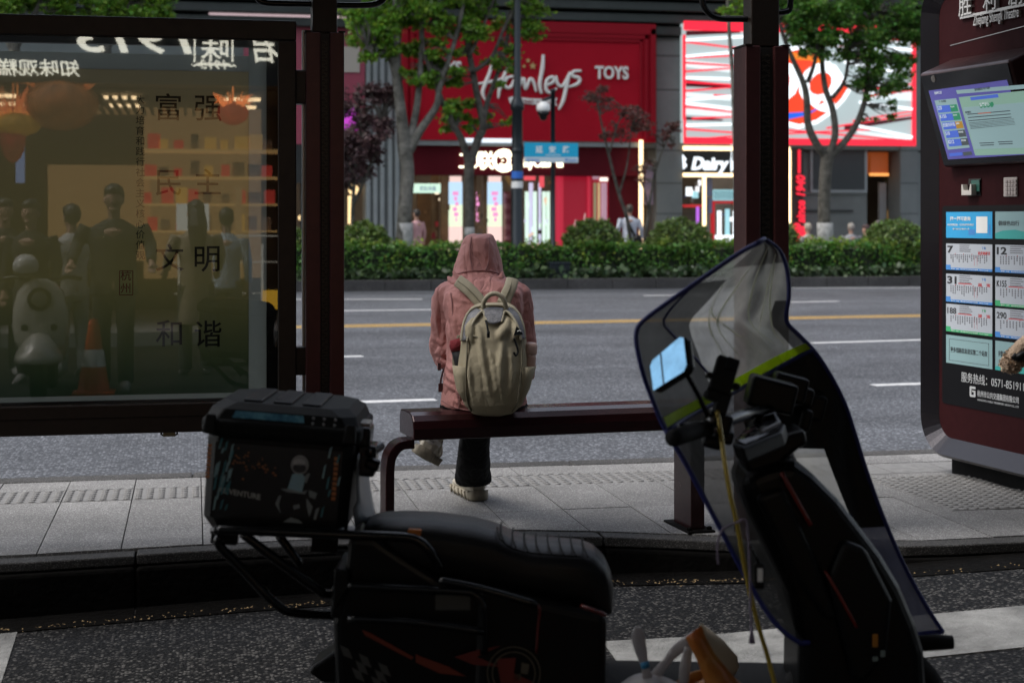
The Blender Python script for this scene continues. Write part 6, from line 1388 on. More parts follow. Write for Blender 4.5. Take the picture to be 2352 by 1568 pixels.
for pts in ([(1052, 645, .0), (1072, 660, -.035), (1090, 678, -.05), (1106, 697, -.06)], [(1177, 642, .0), (1172, 660, -.035), (1163, 680, -.05), (1156, 697, -.06)]):
    mb = MB(); ps, _ = smooth_path([W(x, y, w - .04) for x, y, w in pts], [0] * 4, 5); R_ = []
    for i, p in enumerate(ps):
        tt = (ps[min(i + 1, len(ps) - 1)] - ps[max(i - 1, 0)]).normalized(); sd = tt.cross(FW).normalized(); nn = sd.cross(tt)
        R_.append([p + sd * .026 * a + nn * .008 * c for a, c in ((-1, -.4), (-.8, -1), (0, -1.25), (.8, -1), (1, -.4), (1, 1), (-1, 1))])
    mb.loft(R_); s_ = mb.build('shoulder_strap', olive2, bk, smooth=True)
    mb = MB(); mb.tube([p + (FW * -.013) for p in ps], .0022, 5); mb.build('stitching', piping, s_)
mb = MB(); mb.tube([W(1110, 708, bw - .095), W(1112, 692, bw - .105), W(1122, 679, bw - .11), W(1136, 674, bw - .11), W(1150, 679, bw - .11), W(1159, 693, bw - .105), W(1162, 710, bw - .095)], .0095, 10, 0, 5); mb.build('grab_handle', olive2, bk, smooth=True)
# side pockets
mb = MB(); mb.loft([ringW(905, 1066, 1082, bw - .15, bw - .02, 16), ringW(880, 1052, 1088, bw - .165, bw - .015, 16), ringW(850, 1046, 1090, bw - .17, bw - .01, 16), ringW(828, 1043, 1090, bw - .17, bw - .01, 16)], cap=True); mb.build('side_pocket', olive, bk, smooth=True)
mb = MB(); mb.loft([ringW(912, 1186, 1200, bw - .13, bw - .02, 16), ringW(880, 1184, 1216, bw - .15, bw - .015, 16), ringW(850, 1182, 1224, bw - .155, bw - .01, 16), ringW(830, 1180, 1231, bw - .155, bw - .01, 16)], cap=True); mb.build('side_pocket', olive, bk, smooth=True)
mb = MB(); mb.tube([W(1054, 770, bw - .06), W(1048, 790, bw - .07), W(1042, 820, bw - .08), W(1044, 850, bw - .1)], .006, 6, 0, 4); mb.tube([W(1047, 852, bw - .1), W(1046, 862, bw - .11)], .006, 6); mb.build('compression_strap', piping, bk, smooth=True)
um = thing('folded_umbrella', 'folded red and black umbrella in the left side pocket of the khaki backpack', 'umbrella', W(1058, 845, bw - .1), -TH)
mb = MB(); mb.tube([W(1063, 860, bw - .09), W(1058, 825, bw - .09), W(1053, 802, bw - .09)], [.026, .028, .030], 12); mb.build('black_cover', mat('umbrella_black', (.012, .012, .014), .7), um, smooth=True)
mb = MB(); mb.tube([W(1053.5, 804, bw - .09), W(1050, 790, bw - .09), W(1047, 779, bw - .09)], [.031, .033, .024], 12); mb.build('red_cloth', mat('umbrella_red', (.20, .012, .02), .8, bump=(50, .8)), um, smooth=True)
tm_ = thing('tumbler', 'pale pink drinks tumbler in the right side pocket of the khaki backpack', 'tumbler', W(1212, 860, bw - .09), -TH)
o = W(1214, 870, bw - .085); M3 = Matrix.Rotation(.07, 3, FW); mb = MB(); mb.lathe([(.020, 0), (.024, .01), (.0245, .085), (.024, .1)], o, 18, 0, M3); mb.build('cup_body', mat('tumbler_pink', (.50, .32, .26), .32), tm_, smooth=True)
mb = MB(); mb.lathe([(.025, .0995), (.0265, .104), (.0265, .132), (.024, .142), (.012, .146), (.001, .146)], o, 18, 0, M3); mb.build('lid', mat('tumbler_lid', (.55, .37, .31), .35), tm_, smooth=True)
# ---------------------------------------------------------------- the scooter in front
DS = 3.9
def S(x, y, w=0.0): return P(x, y, DS + w)
so = S(1176, 505); ZL = -.185; sct = thing('electric_scooter', 'black electric scooter with ribbed seat and rear rack parked on the cycle lane', 'scooter', (so.x, so.y, ZL), -TH)
blkm = M['black']
seatm = mat('seat_vinyl', (0.0045, 0.0045, 0.005), .40, spec=.3, noise=(8, .2), bump=(220, .12))
# seat: lofted profile
prof = [(832, 1222, 1228, .05), (842, 1198, 1262, .085), (868, 1187, 1285, .105), (930, 1184, 1300, .118), (1000, 1187, 1318, .122), (1080, 1197, 1336, .124), (1140, 1212, 1348, .122), (1180, 1232, 1358, .120), (1220, 1243, 1366, .120), (1290, 1247, 1380, .118), (1335, 1250, 1392, .112), (1366, 1262, 1402, .104), (1390, 1285, 1412, .09), (1404, 1315, 1412, .07), (1409, 1345, 1395, .04)]
mb = MB(); rings = []
for x, yt, yb, hw in prof:
    r = []
    for k in range(20):
        a = 2 * math.pi * k / 20; c, s = math.cos(a), math.sin(a); q = 3.2
        r.append(S(x, (yt + yb) / 2 - math.copysign(abs(s) ** (2 / q), s) * (yb - yt) / 2) + FW * (.03 + math.copysign(abs(c) ** (2 / q), c) * hw))
    rings.append(r)
mb.loft(rings); seat = mb.build('seat', seatm, sct, remesh=.008, relax=3)
mb = MB()
for k in range(8):
    x = 1150 + k * 27; i = [j for j in range(len(prof) - 1) if prof[j][0] <= x <= prof[j + 1][0]][0]; f = (x - prof[i][0]) / (prof[i + 1][0] - prof[i][0]); y = prof[i][1] + (prof[i + 1][1] - prof[i][1]) * f
    mb.tube([S(x + 8, y + 10, 0) - FW * .085, S(x + 2, y + 1.0) - FW * .055, S(x, y - .5) + FW * .03, S(x + 2, y + 1.0) + FW * .11], .0022, 5, 0, 3)
mb.tube([S(1142, 1207) - FW * .02, S(1150, 1224) - FW * .075, S(1200, 1250) - FW * .082, S(1330, 1262) - FW * .078], .0022, 5, 0, 4)
mb.build('seat_rib', M['rubber'], seat)
def TB(name, paths, r, m=None, parent=sct, n=10):
    mb = MB()
    for p in paths: mb.tube([S(*q) for q in p], r, n, 0, 5)
    return mb.build(name, m or M['blackgloss'], parent, smooth=True)
TB('rear_rack', [[(502, 1216, -.12), (560, 1218, -.13), (700, 1224, -.13), (835, 1229, -.12), (935, 1234, -.12), (968, 1246, -.12), (990, 1268, -.12), (1012, 1305, -.11)],
                 [(498, 1216, .2), (560, 1218, .21), (700, 1224, .21), (835, 1229, .2)], [(502, 1216, -.12), (492, 1218, .04), (498, 1216, .2)], [(600, 1222, -.13), (600, 1221, .2)], [(720, 1226, -.13), (720, 1226, .2)],
                 [(506, 1232, -.11), (504, 1252, -.11), (560, 1310, -.10), (640, 1392, -.09), (690, 1408, -.06), (775, 1412, 0)],
                 [(556, 1224, -.12), (640, 1288, -.11), (728, 1352, -.09), (748, 1364, -.07), (775, 1363, 0)],
                 [(640, 1228, .15), (690, 1296, .15)], [(740, 1228, .15), (762, 1256, .15), (775, 1262, .14), (815, 1263, .12)],
                 [(690, 1224, -.1), (790, 1222, -.1)]], .0115)
mb = MB()
def plate(pts, w0, d, m=0): mb.poly3([S(x, y, w0) for x, y in pts], FW * d, m)
plate([(800, 1230), (860, 1232), (900, 1260), (1010, 1330), (1110, 1350), (1240, 1385), (1330, 1420), (1385, 1412), (1388, 1568), (1392, 1760), (1340, 1800), (820, 1800), (772, 1650), (764, 1430), (790, 1330)], -.10, .24)
body = mb.build('body_shell', mat('shell_black', (.003, .0035, .004), .35, spec=.25, bump=(90, .06)), sct, bevel=.02, seg=3)
mb = MB(); plate([(1100, 1345), (1395, 1412), (1390, 1760), (1080, 1760)], -.125, .29); mb.build('battery_case', mat('battery_black', (.003, .003, .0035), .5, spec=.2, bump=(120, .1)), sct, bevel=.022, seg=3)
mb = MB(); plate([(768, 1305), (800, 1312), (800, 1350), (770, 1400), (764, 1395)], -.12, .2); plate([(762, 1345), (798, 1345), (790, 1420), (758, 1420)], -.10, .10); plate([(716, 1530), (790, 1480), (795, 1568), (740, 1568), (708, 1545)], -.05, .12); build_each(mb, 'tail_bracket', M['black'], sct, bevel=.008)
TB('side_rail', [[(800, 1344, -.13), (900, 1350, -.15), (1060, 1358, -.16), (1088, 1364, -.16), (1104, 1378, -.16), (1112, 1410, -.16), (1112, 1500, -.15)], [(1010, 1332, -.15), (1100, 1350, -.16), (1235, 1388, -.16)], [(800, 1420, -.13), (950, 1428, -.15), (1112, 1450, -.16)]], .0095)
mb = MB(); plate([(938, 1214), (968, 1216), (964, 1237), (935, 1233)], -.112, .01); mb.build('side_reflector', mat('amber_reflector', (.50, .15, .015), .3), sct, bevel=.002)
# checker and emblem decals on the shell
mb = MB()
for i in range(5):
    for j in range(4):
        if (i + j) % 2 == 0: x, y = 780 + i * 22 + j * 14, 1480 + j * 26 + i * 10; plate([(x, y), (x + 20, y + 9), (x + 30, y + 33), (x + 9, y + 24)], -.103, .002)
plate([(1000, 1366), (1080, 1366), (1080, 1400), (1000, 1400)], -.103, .002)
build_each(mb, 'checker_decal', mat('decal_grey', (.06, .06, .055), .5), body)
mb = MB(); plate([(832, 1446), (850, 1452), (950, 1508), (945, 1514), (838, 1458)], -.104, .002); plate([(955, 1500), (965, 1506), (1030, 1530), (1070, 1552), (1010, 1545), (955, 1520)], -.104, .002)
mb.build('orange_streak', mat('decal_orange', (.16, .022, .007), .5), body)
mb = MB()
plate([(1045, 1508), (1095, 1492), (1150, 1482), (1095, 1508), (1150, 1530), (1090, 1526)], -.128, .002, 0); plate([(1140, 1512), (1185, 1510), (1180, 1545), (1230, 1568), (1150, 1568)], -.128, .002, 0)
c0 = S(1180, 1545, -.1275)
mb.T = None; R0 = .062
for a in range(40):
    u, v = 2 * math.pi * a / 40, 2 * math.pi * (a + 1) / 40
    for r0, r1, mi in ((.050, .053, 1), (.062, .065, 1)): mb.poly3([c0 + RT * math.cos(u) * r0 + UP * math.sin(u) * r0, c0 + RT * math.cos(u) * r1 + UP * math.sin(u) * r1, c0 + RT * math.cos(v) * r1 + UP * math.sin(v) * r1, c0 + RT * math.cos(v) * r0 + UP * math.sin(v) * r0], -FW * .002, mi)
plate([(1198, 1520), (1216, 1525), (1212, 1548), (1196, 1545)], -.128, .002, 1); plate([(1180, 1548), (1196, 1548), (1196, 1562), (1180, 1562)], -.128, .002, 1)
mb.build('round_emblem', [mat('emblem_red', (.13, .012, .007), .5), mat('emblem_tan', (.09, .075, .05), .5)], body)
mb = MB(); mb.tube([S(1335, 1390, -.12), S(1360, 1400, -.14), S(1392, 1412, -.13)], .005, 6, 0, 3); mb.tube([S(1228, 1392, -.14), S(1240, 1396, -.15), S(1236, 1440, -.14), S(1232, 1500, -.14)], .0035, 6, 0, 3); mb.build('red_wire', mat('wire_red', (.10, .01, .008), .4), sct, smooth=True)
# floor board, wheels, front column
def Z(x, z, w=0): p = S(x, 505, w); return Vector((p.x, p.y, ZL + z))
mb = MB(); mb.loft([[Z(1330, .27, -.15), Z(1330, .27, .2), Z(1330, .34, .2), Z(1330, .34, -.15)], [Z(1900, .27, -.15), Z(1900, .27, .2), Z(1900, .33, .2), Z(1900, .33, -.15)]]); mb.build('floor_board', M['rubber'], sct, bevel=.015)
for x in (930, 1985):
    c = Z(x, .225, .03); Mw = Matrix((RT, UP, -FW)).transposed(); mb = MB(); mb.lathe([(.155, -.045), (.20, -.05), (.222, -.03), (.225, 0), (.222, .03), (.20, .05), (.155, .045)], c, 28, 0, Mw)
    w_ = thing('wheel', '', '', (0, 0, 0)) if 0 else mb.build('wheel', M['rubber'], sct, smooth=True)
    mb = MB(); mb.lathe([(.02, -.06), (.05, -.05), (.06, -.02), (.15, -.03), (.156, 0), (.15, .03), (.06, .02), (.05, .05), (.02, .06)], c, 20, 0, Mw); mb.build('rim', M['blackgloss'], w_, smooth=True)
mb = MB(); mb.tube([Z(1985, .225, -.06), Z(1960, .52, -.06)], .022, 8); mb.tube([Z(1985, .225, .12), Z(1960, .52, .12)], .022, 8); mb.tube([Z(930, .225, .11), Z(1000, .33, .1)], .025, 8); mb.tube([Z(930, .225, -.05), Z(1000, .33, -.06)], .025, 8); mb.tube([Z(1250, .3, -.12), Z(1200, .01, -.24)], .012, 8); mb.tube([Z(1250, .3, .18), Z(1200, .01, .28)], .012, 8); build_each(mb, 'strut', M['blackgloss'], sct, smooth=True)
mb = MB()
plate([(1700, 1100), (1740, 1078), (1790, 1062), (1830, 1062), (1872, 1092), (1930, 1150), (1986, 1222), (2030, 1280), (2072, 1350), (2110, 1440), (2128, 1500), (2140, 1700), (1850, 1800), (1836, 1620), (1838, 1490), (1815, 1370), (1770, 1270), (1726, 1180)], -.09, .26)
col_ = mb.build('leg_shield', mat('shield_black', (.003, .0035, .004), .38, spec=.22, bump=(70, .08)), sct, bevel=.035, seg=4)
mb = MB(); mb.tube([S(2080, 1478, .05), S(2150, 1474, .05), S(2188, 1474, .05)], [.02, .021, .017], 12); mb.build('foot_peg', M['rubber'], sct, smooth=True)
mb = MB(); plate([(1940, 1240), (1990, 1260), (2052, 1380), (2040, 1500), (1990, 1568), (1960, 1568), (1900, 1330)], -.125, .30); plate([(1735, 1140), (1800, 1120), (1880, 1290), (1930, 1420), (1900, 1430), (1830, 1330)], -.12, .03); build_each(mb, 'shield_moulding', M['black'], sct, bevel=.015, seg=3)
mb = MB(); mb.tube([S(1795, 1085, -.10), S(1820, 1130, -.115), S(1862, 1205, -.115)], .006, 6, 0, 3); mb.tube([S(1895, 1310, -.12), S(1930, 1370, -.135), S(1968, 1440, -.13)], .004, 6, 0, 3); build_each(mb, 'red_accent', mat('accent_red', (.16, .012, .006), .4), col_, smooth=True)
mb = MB(); mb.box(S(2010, 1470, -.15), (.012, .006, .03)); mb.build('amber_marker', mat('amber_mark', (.4, .16, .02), .4), col_); mb = MB(); mb.box(S(2010, 1512, -.15), (.012, .005, .01)); mb.box(S(2028, 1500, -.15), (.010, .005, .014)); mb.build('pale_sticker', mat('sticker', (.2, .25, .23), .5), col_)
# steering: stem, bars, grips, levers, dash
mb = MB(); mb.tube([S(1800, 1090, .02), S(1765, 1010, .02), S(1745, 955, .02)], .045, 12); mb.tube([P(1640, 978, 3.66), P(1700, 955, 3.78), P(1745, 945, 3.92), P(1800, 930, 4.04), P(1840, 918, 4.14)], .015, 10, 0, 4); bar = mb.build('handlebar', M['blackgloss'], sct, smooth=True)
mb = MB(); mb.tube([P(1540, 1008, 3.50), P(1550, 1004, 3.51), P(1630, 980, 3.65)], [.017, .0205, .019], 12); mb.build('grip', M['rubber'], bar, smooth=True)
mb = MB(); mb.tube([P(1836, 920, 4.14), P(1905, 905, 4.28), P(1912, 903, 4.30)], [.018, .020, .016], 12); mb.build('grip', M['rubber'], bar, smooth=True)
mb = MB(); mb.tube([P(1640, 975, 3.64), P(1600, 972, 3.60), P(1560, 980, 3.55)], .006, 6, 0, 3); mb.tube([P(1830, 915, 4.16), P(1880, 900, 4.26)], .006, 6); mb.build('brake_lever', M['blackgloss'], bar, smooth=True)
mb = MB()
for x, y, D, d in ((1650, 970, 3.66, (.06, .05, .05)), (1636, 1015, 3.66, (.05, .04, .03)), (1660, 1000, 3.68, (.05, .05, .035)), (1840, 908, 4.12, (.06, .05, .05)), (1812, 890, 4.10, (.09, .06, .07)), (1770, 905, 4.0, (.12, .08, .08)), (1872, 935, 4.2, (.05, .05, .07)), (1850, 965, 4.12, (.03, .03, .06))): mb.box(P(x, y, D), d, 0, Matrix.Rotation(-TH, 3, 'Z') @ Matrix.Rotation(.25, 3, 'Y'))
build_each(mb, 'switch_box', M['black'], bar, bevel=.01, seg=2)
mb = MB(); mb.ball(P(1612, 998, 3.60), .006, 10); mb.ball(P(1808, 897, 4.02), .007, 10); mb.build('red_button', mat('button_red', (.5, .05, .02), .4), bar, smooth=True)
mb = MB(); mb.tube([P(1628, 965, 3.62), P(1642, 962, 3.63)], .009, 8); mb.tube([P(1640, 985, 3.62), P(1648, 985, 3.63)], .008, 8); mb.build('mirror_clamp', mat('dull_alloy', (.2, .2, .2), .35, metal=.8), bar, smooth=True)
dn = (UP * .62 - FW * .70 - RT * .22).normalized()
q = [P(1680, 1018, 3.66), P(1706, 1030, 3.64), P(1795, 992, 3.74), P(1802, 972, 3.82), P(1770, 962, 3.92), P(1712, 985, 3.86)]
mb = MB(); mb.poly3(q, -UP * .035 + RT * .01); ds = mb.build('dashboard', M['black'], bar, bevel=.006)
cq = sum(q, Vector()) / 6; nq = (q[2] - q[0]).cross(q[4] - q[0]).normalized(); nq = nq if nq.z > 0 else -nq
mb = MB(); mb.poly3([cq + (p - cq) * .86 + nq * .003 for p in q], nq * .002); mb.build('dash_screen', mat('dash_glass', (.03, .03, .035), .12), ds)
mb = MB()
for k in range(7): p = cq + (q[2] - q[0]) * random.uniform(-.3, .15) + (q[4] - q[1]) * random.uniform(-.15, .1) + nq * .006; mb.box(p, (.012, .004, .002))
a_, b_ = cq + (q[1] - cq) * .35 + nq * .007, cq + (q[3] - cq) * .82 + nq * .007; mb.tube([a_.lerp(b_, .3), b_], .004, 6); mb.build('dash_marking', mat('dash_grey', (.28, .28, .29), .4), ds)
mb = MB(); plate([(1700, 1045), (1730, 1028), (1800, 1000), (1850, 985), (1856, 1020), (1838, 1030), (1800, 1060), (1790, 1092), (1728, 1102)], -.06, .14); mb.build('headlamp_cowl', M['black'], sct, bevel=.012)
# phone holder
mb = MB(); Mr = Matrix.Rotation(-TH, 3, 'Z') @ Matrix.Rotation(.35, 3, 'Y') @ Matrix.Rotation(-.3, 3, 'X')
for x, y, d in ((1662, 862, (.052, .03, .085)), (1630, 862, (.016, .03, .012)), (1624, 905, (.014, .025, .016)), (1646, 908, (.05, .03, .03)), (1690, 888, (.016, .03, .014)), (1680, 838, (.03, .03, .03)), (1658, 925, (.03, .04, .06))): mb.box(P(x, y, 3.66), d, 0, Mr)
mb.tube([P(1655, 940, 3.66), P(1665, 965, 3.70)], .012, 8); mb.build('phone_holder', M['black'], bar, bevel=.004)
# mirror
c_ = P(1535, 838, 3.56); mn = ((-RT * .95 + FW * .28 + UP * .30).normalized() - (c_ - EYEV).normalized()).normalized()   # turned to show the open sky down the street
mt_ = (RT - mn * RT.dot(mn)); mt_ = (mt_ + UP * .05 - mn * UP.dot(mn) * .05).normalized(); mu = mn.cross(mt_); mu = mu if mu.z > 0 else -mu
mq = [(-.055, -.042), (-.058, .02), (-.048, .032), (.045, .052), (.056, .045), (.056, -.022), (.046, -.034)]
mb = MB(); mb.poly3([c_ + mt_ * x * 1.04 + mu * y * 1.06 - mn * .004 for x, y in mq], -mn * .022); mr_ = mb.build('mirror', M['blackgloss'], bar, bevel=.005)
mb = MB(); mb.poly3([c_ + mt_ * x + mu * y - mn * .003 for x, y in mq], mn * .003); mb.build('mirror_glass', mat('mirror_sky_tint', (.15, .30, .43), .05, metal=1.0, noise=(28, .35)), mr_)  # blue of the reflected sky put into the glass colour
mb = MB(); mb.poly3([c_ + mt_ * x + mu * y for x, y in ((-.022, -.040), (-.019, -.040), (-.019, .038), (-.022, .038))], mn * .0012); mb.build('mirror_line', M['black'], mr_)
mb = MB(); mb.tube([c_ + mt_ * .02 - mn * .02, P(1600, 900, 3.60), P(1628, 960, 3.63)], .006, 8, 0, 4); mb.build('mirror_arm', M['blackgloss'], mr_, smooth=True)
# gilt strap, lanyard with key fob, both slung on the bars
mb = MB(); ps = [P(1647, 945, 3.63), P(1656, 1000, 3.60), P(1664, 1060, 3.58), P(1678, 1140, 3.57), P(1694, 1210, 3.57), P(1716, 1330, 3.58), P(1740, 1430, 3.59), P(1764, 1510, 3.60), P(1786, 1600, 3.6), P(1800, 1690, 3.6)]
mb.tube(ps, [.009] * 10, 8, 0, 4, flat=.6); o = mb.build('strap', mat('gilt_plastic', (.30, .22, .035), .25, metal=.3), None, smooth=True, origin=ps[0]); tag(o, 'yellow gilt strap hanging from the scooter handlebar', 'strap')
mb = MB(); mb.tube([P(1650, 1295, 3.55), P(1648, 1250, 3.55), P(1660, 1215, 3.55), P(1690, 1200, 3.55), P(1712, 1194, 3.55), P(1718, 1230, 3.55), P(1722, 1300, 3.55), P(1724, 1400, 3.55), P(1726, 1440, 3.55)], .0028, 6, 0, 5); mb.tube([P(1726, 1438, 3.55), P(1727, 1476, 3.55)], [.003, .008], 8)
lo = thing('lanyard', 'thin mauve cord with black key fob looped on the scooter front', 'lanyard', P(1712, 1194, 3.55)); mb.build('cord', mat('mauve_cord', (.16, .13, .18), .6), lo, smooth=True)
mb = MB(); mb.box(P(1744, 1322, 3.56), (.026, .012, .058), 0, Matrix.Rotation(-TH, 3, 'Z')); fo = mb.build('key_fob', M['black'], lo, bevel=.006, seg=3); mb = MB(); mb.box(P(1746, 1320, 3.552), (.011, .003, .030), 0, Matrix.Rotation(-TH, 3, 'Z')); mb.build('fob_label', M['offwhite'], fo)
mb = MB(); mb.tube([P(1722, 1250, 3.55), P(1738, 1280, 3.555), P(1743, 1300, 3.56)], .003, 6, 0, 3); mb.build('fob_ring', M['blackgloss'], fo, smooth=True)
# ---------------------------------------------------------------- wind apron: quilted edge, clear pane, mesh side, black leg cover
ap = thing('wind_apron', 'grey mesh and clear vinyl wind apron with blue piping on the scooter front', 'scooter apron', S(1800, 1200))
Lk = [(1742, 558), (1700, 580), (1612, 640), (1540, 690), (1478, 736), (1462, 762), (1464, 800), (1478, 860), (1500, 920), (1528, 985), (1580, 1072), (1650, 1205), (1735, 1362), (1790, 1440), (1838, 1476)]
Rk = [(1756, 549), (1790, 575), (1808, 620), (1812, 680), (1806, 735), (1836, 770), (1872, 808), (1908, 862), (1940, 925), (1962, 990), (1990, 1080), (2030, 1190), (2078, 1300), (2130, 1395), (2166, 1450)]
NL = len(Lk)
def lkk(K, t):
    t = max(0, min(NL - 1.0001, t)); i = int(t); f = t - i; p0, p1, p2, p3 = K[max(i - 1, 0)], K[i], K[i + 1], K[min(i + 2, NL - 1)]
    return tuple(.5 * (2 * p1[k] + (p2[k] - p0[k]) * f + (2 * p0[k] - 5 * p1[k] + 4 * p2[k] - p3[k]) * f * f + (3 * p1[k] - p0[k] - 3 * p2[k] + p3[k]) * f ** 3) for k in (0, 1))
def ap_s(u, t, lift=0.0):
    """u across (0 near edge, 1 far edge), t row from top to bottom"""
    l, r = lkk(Lk, t), lkk(Rk, t); x = l[0] + (r[0] - l[0]) * u; y = l[1] + (r[1] - l[1]) * u
    k = t / (NL - 1)
    D = 3.66 + .52 * u + .15 * math.sin(math.pi * u) + .10 * k
    D += .012 * math.sin(u * 11 + t * .9) * (1 - k) + .006 * math.sin(u * 31 + t * 1.7)
    if .3 < u < .95 and t < 9: D += .020 * math.sin(u * 24 - t * .55 + math.sin(t * .8)) * math.sin(math.pi * (u - .3) / .65) * math.sin(math.pi * min(1, (t + .6) / 9))
    return P(x, y, D - lift)
apm = [mat('apron_mesh', (.075, .077, .072), .55, alpha=.93, trans=.45, bump=(420, .5), noise=(10, .35)), mat('apron_vinyl', (.50, .51, .46), .12, alpha=.62, trans=.65, bump=(9, .8, .05), noise=(7, .45)), mat('apron_black', (.006, .007, .008), .55, spec=.3, bump=(60, .3)), mat('apron_smoke', (.05, .052, .052), .4, alpha=.82, trans=.4, bump=(30, .3)), mat('apron_sheen', (.075, .08, .12), .3, alpha=.93, trans=.3, bump=(20, .2), noise=(6, .4)), mat('apron_side_vinyl', (.46, .46, .42), .2, alpha=.68, trans=.6, bump=(8, .4, .03)), mat('apron_topmesh', (.11, .11, .10), .4, alpha=.8, trans=.5, bump=(200, .3))]
NU, NT = 36, 84
def zone(u, t):
    if t < 9.0 - u * 3.2:                                          # above the lime band
        if u < .34 and t > 2.0 - u * 3 and t > 2.2: return 0
        if t < 1.6 and u > .25: return 6
        if u > .90 and t > 3.2: return 7
        return 1
    if u > .66 + (t - 9) * .012 and t < 8.9: return 2
    if t < 9.5: return 3 if u < .62 else 2
    if u > .80 and t < 11.2: return 2
    if u > .80: return 4
    if u > .5: return 5
    return 3
parts = {}
apm.append(apm[0])
names = {7: 'mesh_edge', 0: 'mesh_panel', 1: 'clear_pane', 2: 'leg_cover', 3: 'lower_panel', 4: 'side_flap', 5: 'side_window', 6: 'top_panel'}
for i in range(NT):
    for j in range(NU):
        u0, u1, t0, t1 = j / NU, (j + 1) / NU, i / NT * (NL - 1), (i + 1) / NT * (NL - 1)
        z_ = zone((u0 + u1) / 2, (t0 + t1) / 2); parts.setdefault(z_, MB()).add([ap_s(u0, t0), ap_s(u1, t0), ap_s(u1, t1), ap_s(u0, t1)], [(0, 1, 2, 3)])
for z_, mb in parts.items():
    bmv = {}; nv = []; idx = []
    for v in mb.v:
        k = tuple(round(c, 5) for c in v)
        if k not in bmv: bmv[k] = len(nv); nv.append(v)
        idx.append(bmv[k])
    mb.f = [tuple(idx[a] for a in f) for f in mb.f]; mb.v = nv
    mb.build(names[z_], apm[z_], ap, smooth=True)
crm = mat('vinyl_crease', (.62, .64, .50), .2, alpha=.55, trans=.4)
mb = MB()
for q in ([(.55, .9), (.50, 2.5), (.52, 4.2), (.56, 6.2)], [(.72, .8), (.66, 2.4), (.74, 4.0), (.80, 5.6)], [(.86, 1.6), (.84, 3.0), (.87, 4.6), (.86, 5.6)], [(.34, 2.4), (.44, 3.6), (.60, 4.8), (.70, 6.2)], [(.40, 3.4), (.46, 5.0), (.50, 7.0)], [(.88, 1.2), (.80, 2.6), (.78, 4.6)]):
    mb.tube([ap_s(u, t, .004) for u, t in q], [.0012, .0032, .0026, .001][:len(q)] if len(q) == 4 else [.001, .003, .001], 5, 0, 4)
build_each(mb, 'crease', crm, ap, smooth=True)
blue = mat('blue_piping', (.012, .018, .14), .5)
mb = MB(); mb.tube([ap_s(0, NL - 1 - i * .25) for i in range((NL - 1) * 4 + 1)] + [ap_s(1, i * .25) for i in range((NL - 1) * 4 + 1)] + [ap_s(1 - i / 8, NL - 1) for i in range(9)], .0062, 8)
mb.build('piping', blue, ap, smooth=True)
mb = MB(); mb.tube([ap_s(.0 + .40 * k / 12, 2.05 + 5.6 * k / 12, .004) for k in range(13)], .0035, 6); mb.build('seam_tape', blue, ap, smooth=True)
mb = MB()
def band(u0, u1):
    n = 14; R_ = []
    for k in range(n + 1):
        u = u0 + (u1 - u0) * k / n; t = 9.0 - u * 3.2; R_.append([ap_s(u, t - .32, .006), ap_s(u, t + .0, .006), ap_s(u, t + .0, .008), ap_s(u, t - .32, .008)])
    mb.loft(R_)
band(.02, .99); mb.build('lime_band', mat('lime_reflective', (.70, .88, .06), .5, trans=.7, noise=(12, .2)), ap)
mb = MB(); mb.tube([ap_s(k / 14, 9.08 - k / 14 * 3.2, .007) for k in range(15)], .006, 6); mb.build('band_piping', blue, ap, smooth=True)
# ---------------------------------------------------------------- top box on the rack
Rb = Matrix.Rotation(math.radians(4.6), 3, FW)
ub, rb = Rb @ UP, Rb @ RT
if ub.dot(RT) < 0: Rb = Matrix.Rotation(math.radians(-4.6), 3, FW); ub, rb = Rb @ UP, Rb @ RT
C0 = P(660, 1065, 4.02)
def B(x, y, z): return C0 + rb * x * 1.04 + FW * y + ub * z
bx_ = thing('top_box', 'black delivery top box with blue printed stickers and astronaut picture on the scooter rack', 'top box', B(0, 0, -.155), -TH)
def oct_(w, d, z, c): return [B(x, y, z) for x, y in ((-w + c, -d), (w - c, -d), (w, -d + c), (w, d - c), (w - c, d), (-w + c, d), (-w, d - c), (-w, -d + c))]
mb = MB(); mb.loft([oct_(.135, .13, -.158, .02), oct_(.150, .150, -.15, .02), oct_(.172, .172, -.118, .03), oct_(.176, .176, .085, .03)]); bbody = mb.build('box_body', mat('box_black', (.004, .0048, .005), .38, spec=.25, bump=(150, .08)), bx_, bevel=.006)
mb = MB(); mb.loft([oct_(.186, .186, .085, .03), oct_(.190, .190, .10, .03), oct_(.190, .190, .122, .03), oct_(.182, .182, .128, .03), oct_(.172, .172, .152, .035), oct_(.150, .150, .168, .04)]); lid = mb.build('lid', mat('lid_black', (.006, .0075, .008), .6, spec=.15, bump=(200, .1)), bx_, bevel=.005)
mb = MB()
for x in (-.10, -.03, .04): mb.poly3([B(x, -.13, .168), B(x + .045, -.13, .168), B(x + .045, .13, .168), B(x, .13, .168)], ub * .006)
for sx in (-1, 1): mb.poly3([B(sx * .165 - .016, -.192, .09), B(sx * .165 + .016, -.192, .09), B(sx * .165 + .012, -.178, .135), B(sx * .165 - .012, -.178, .135)], -FW * .008 + ub * .004)
build_each(mb, 'lid_rib', M['black'], lid, bevel=.004)
mb = MB()
for x0, x1, y0 in ((-.115, .055, 0),):
    a = [B(x0, -.184, .133), B(x1, -.184, .133), B(x1 - .004, -.1775, .149), B(x0 + .006, -.1775, .149)]; mb.poly3(a, -FW * .002 + ub * .001)
st1 = mb.build('lid_sticker', mat('sticker_blue', (.03, .11, .19), .25, noise=(26, 0, (.14, .38, .50))), lid)
mb = MB()
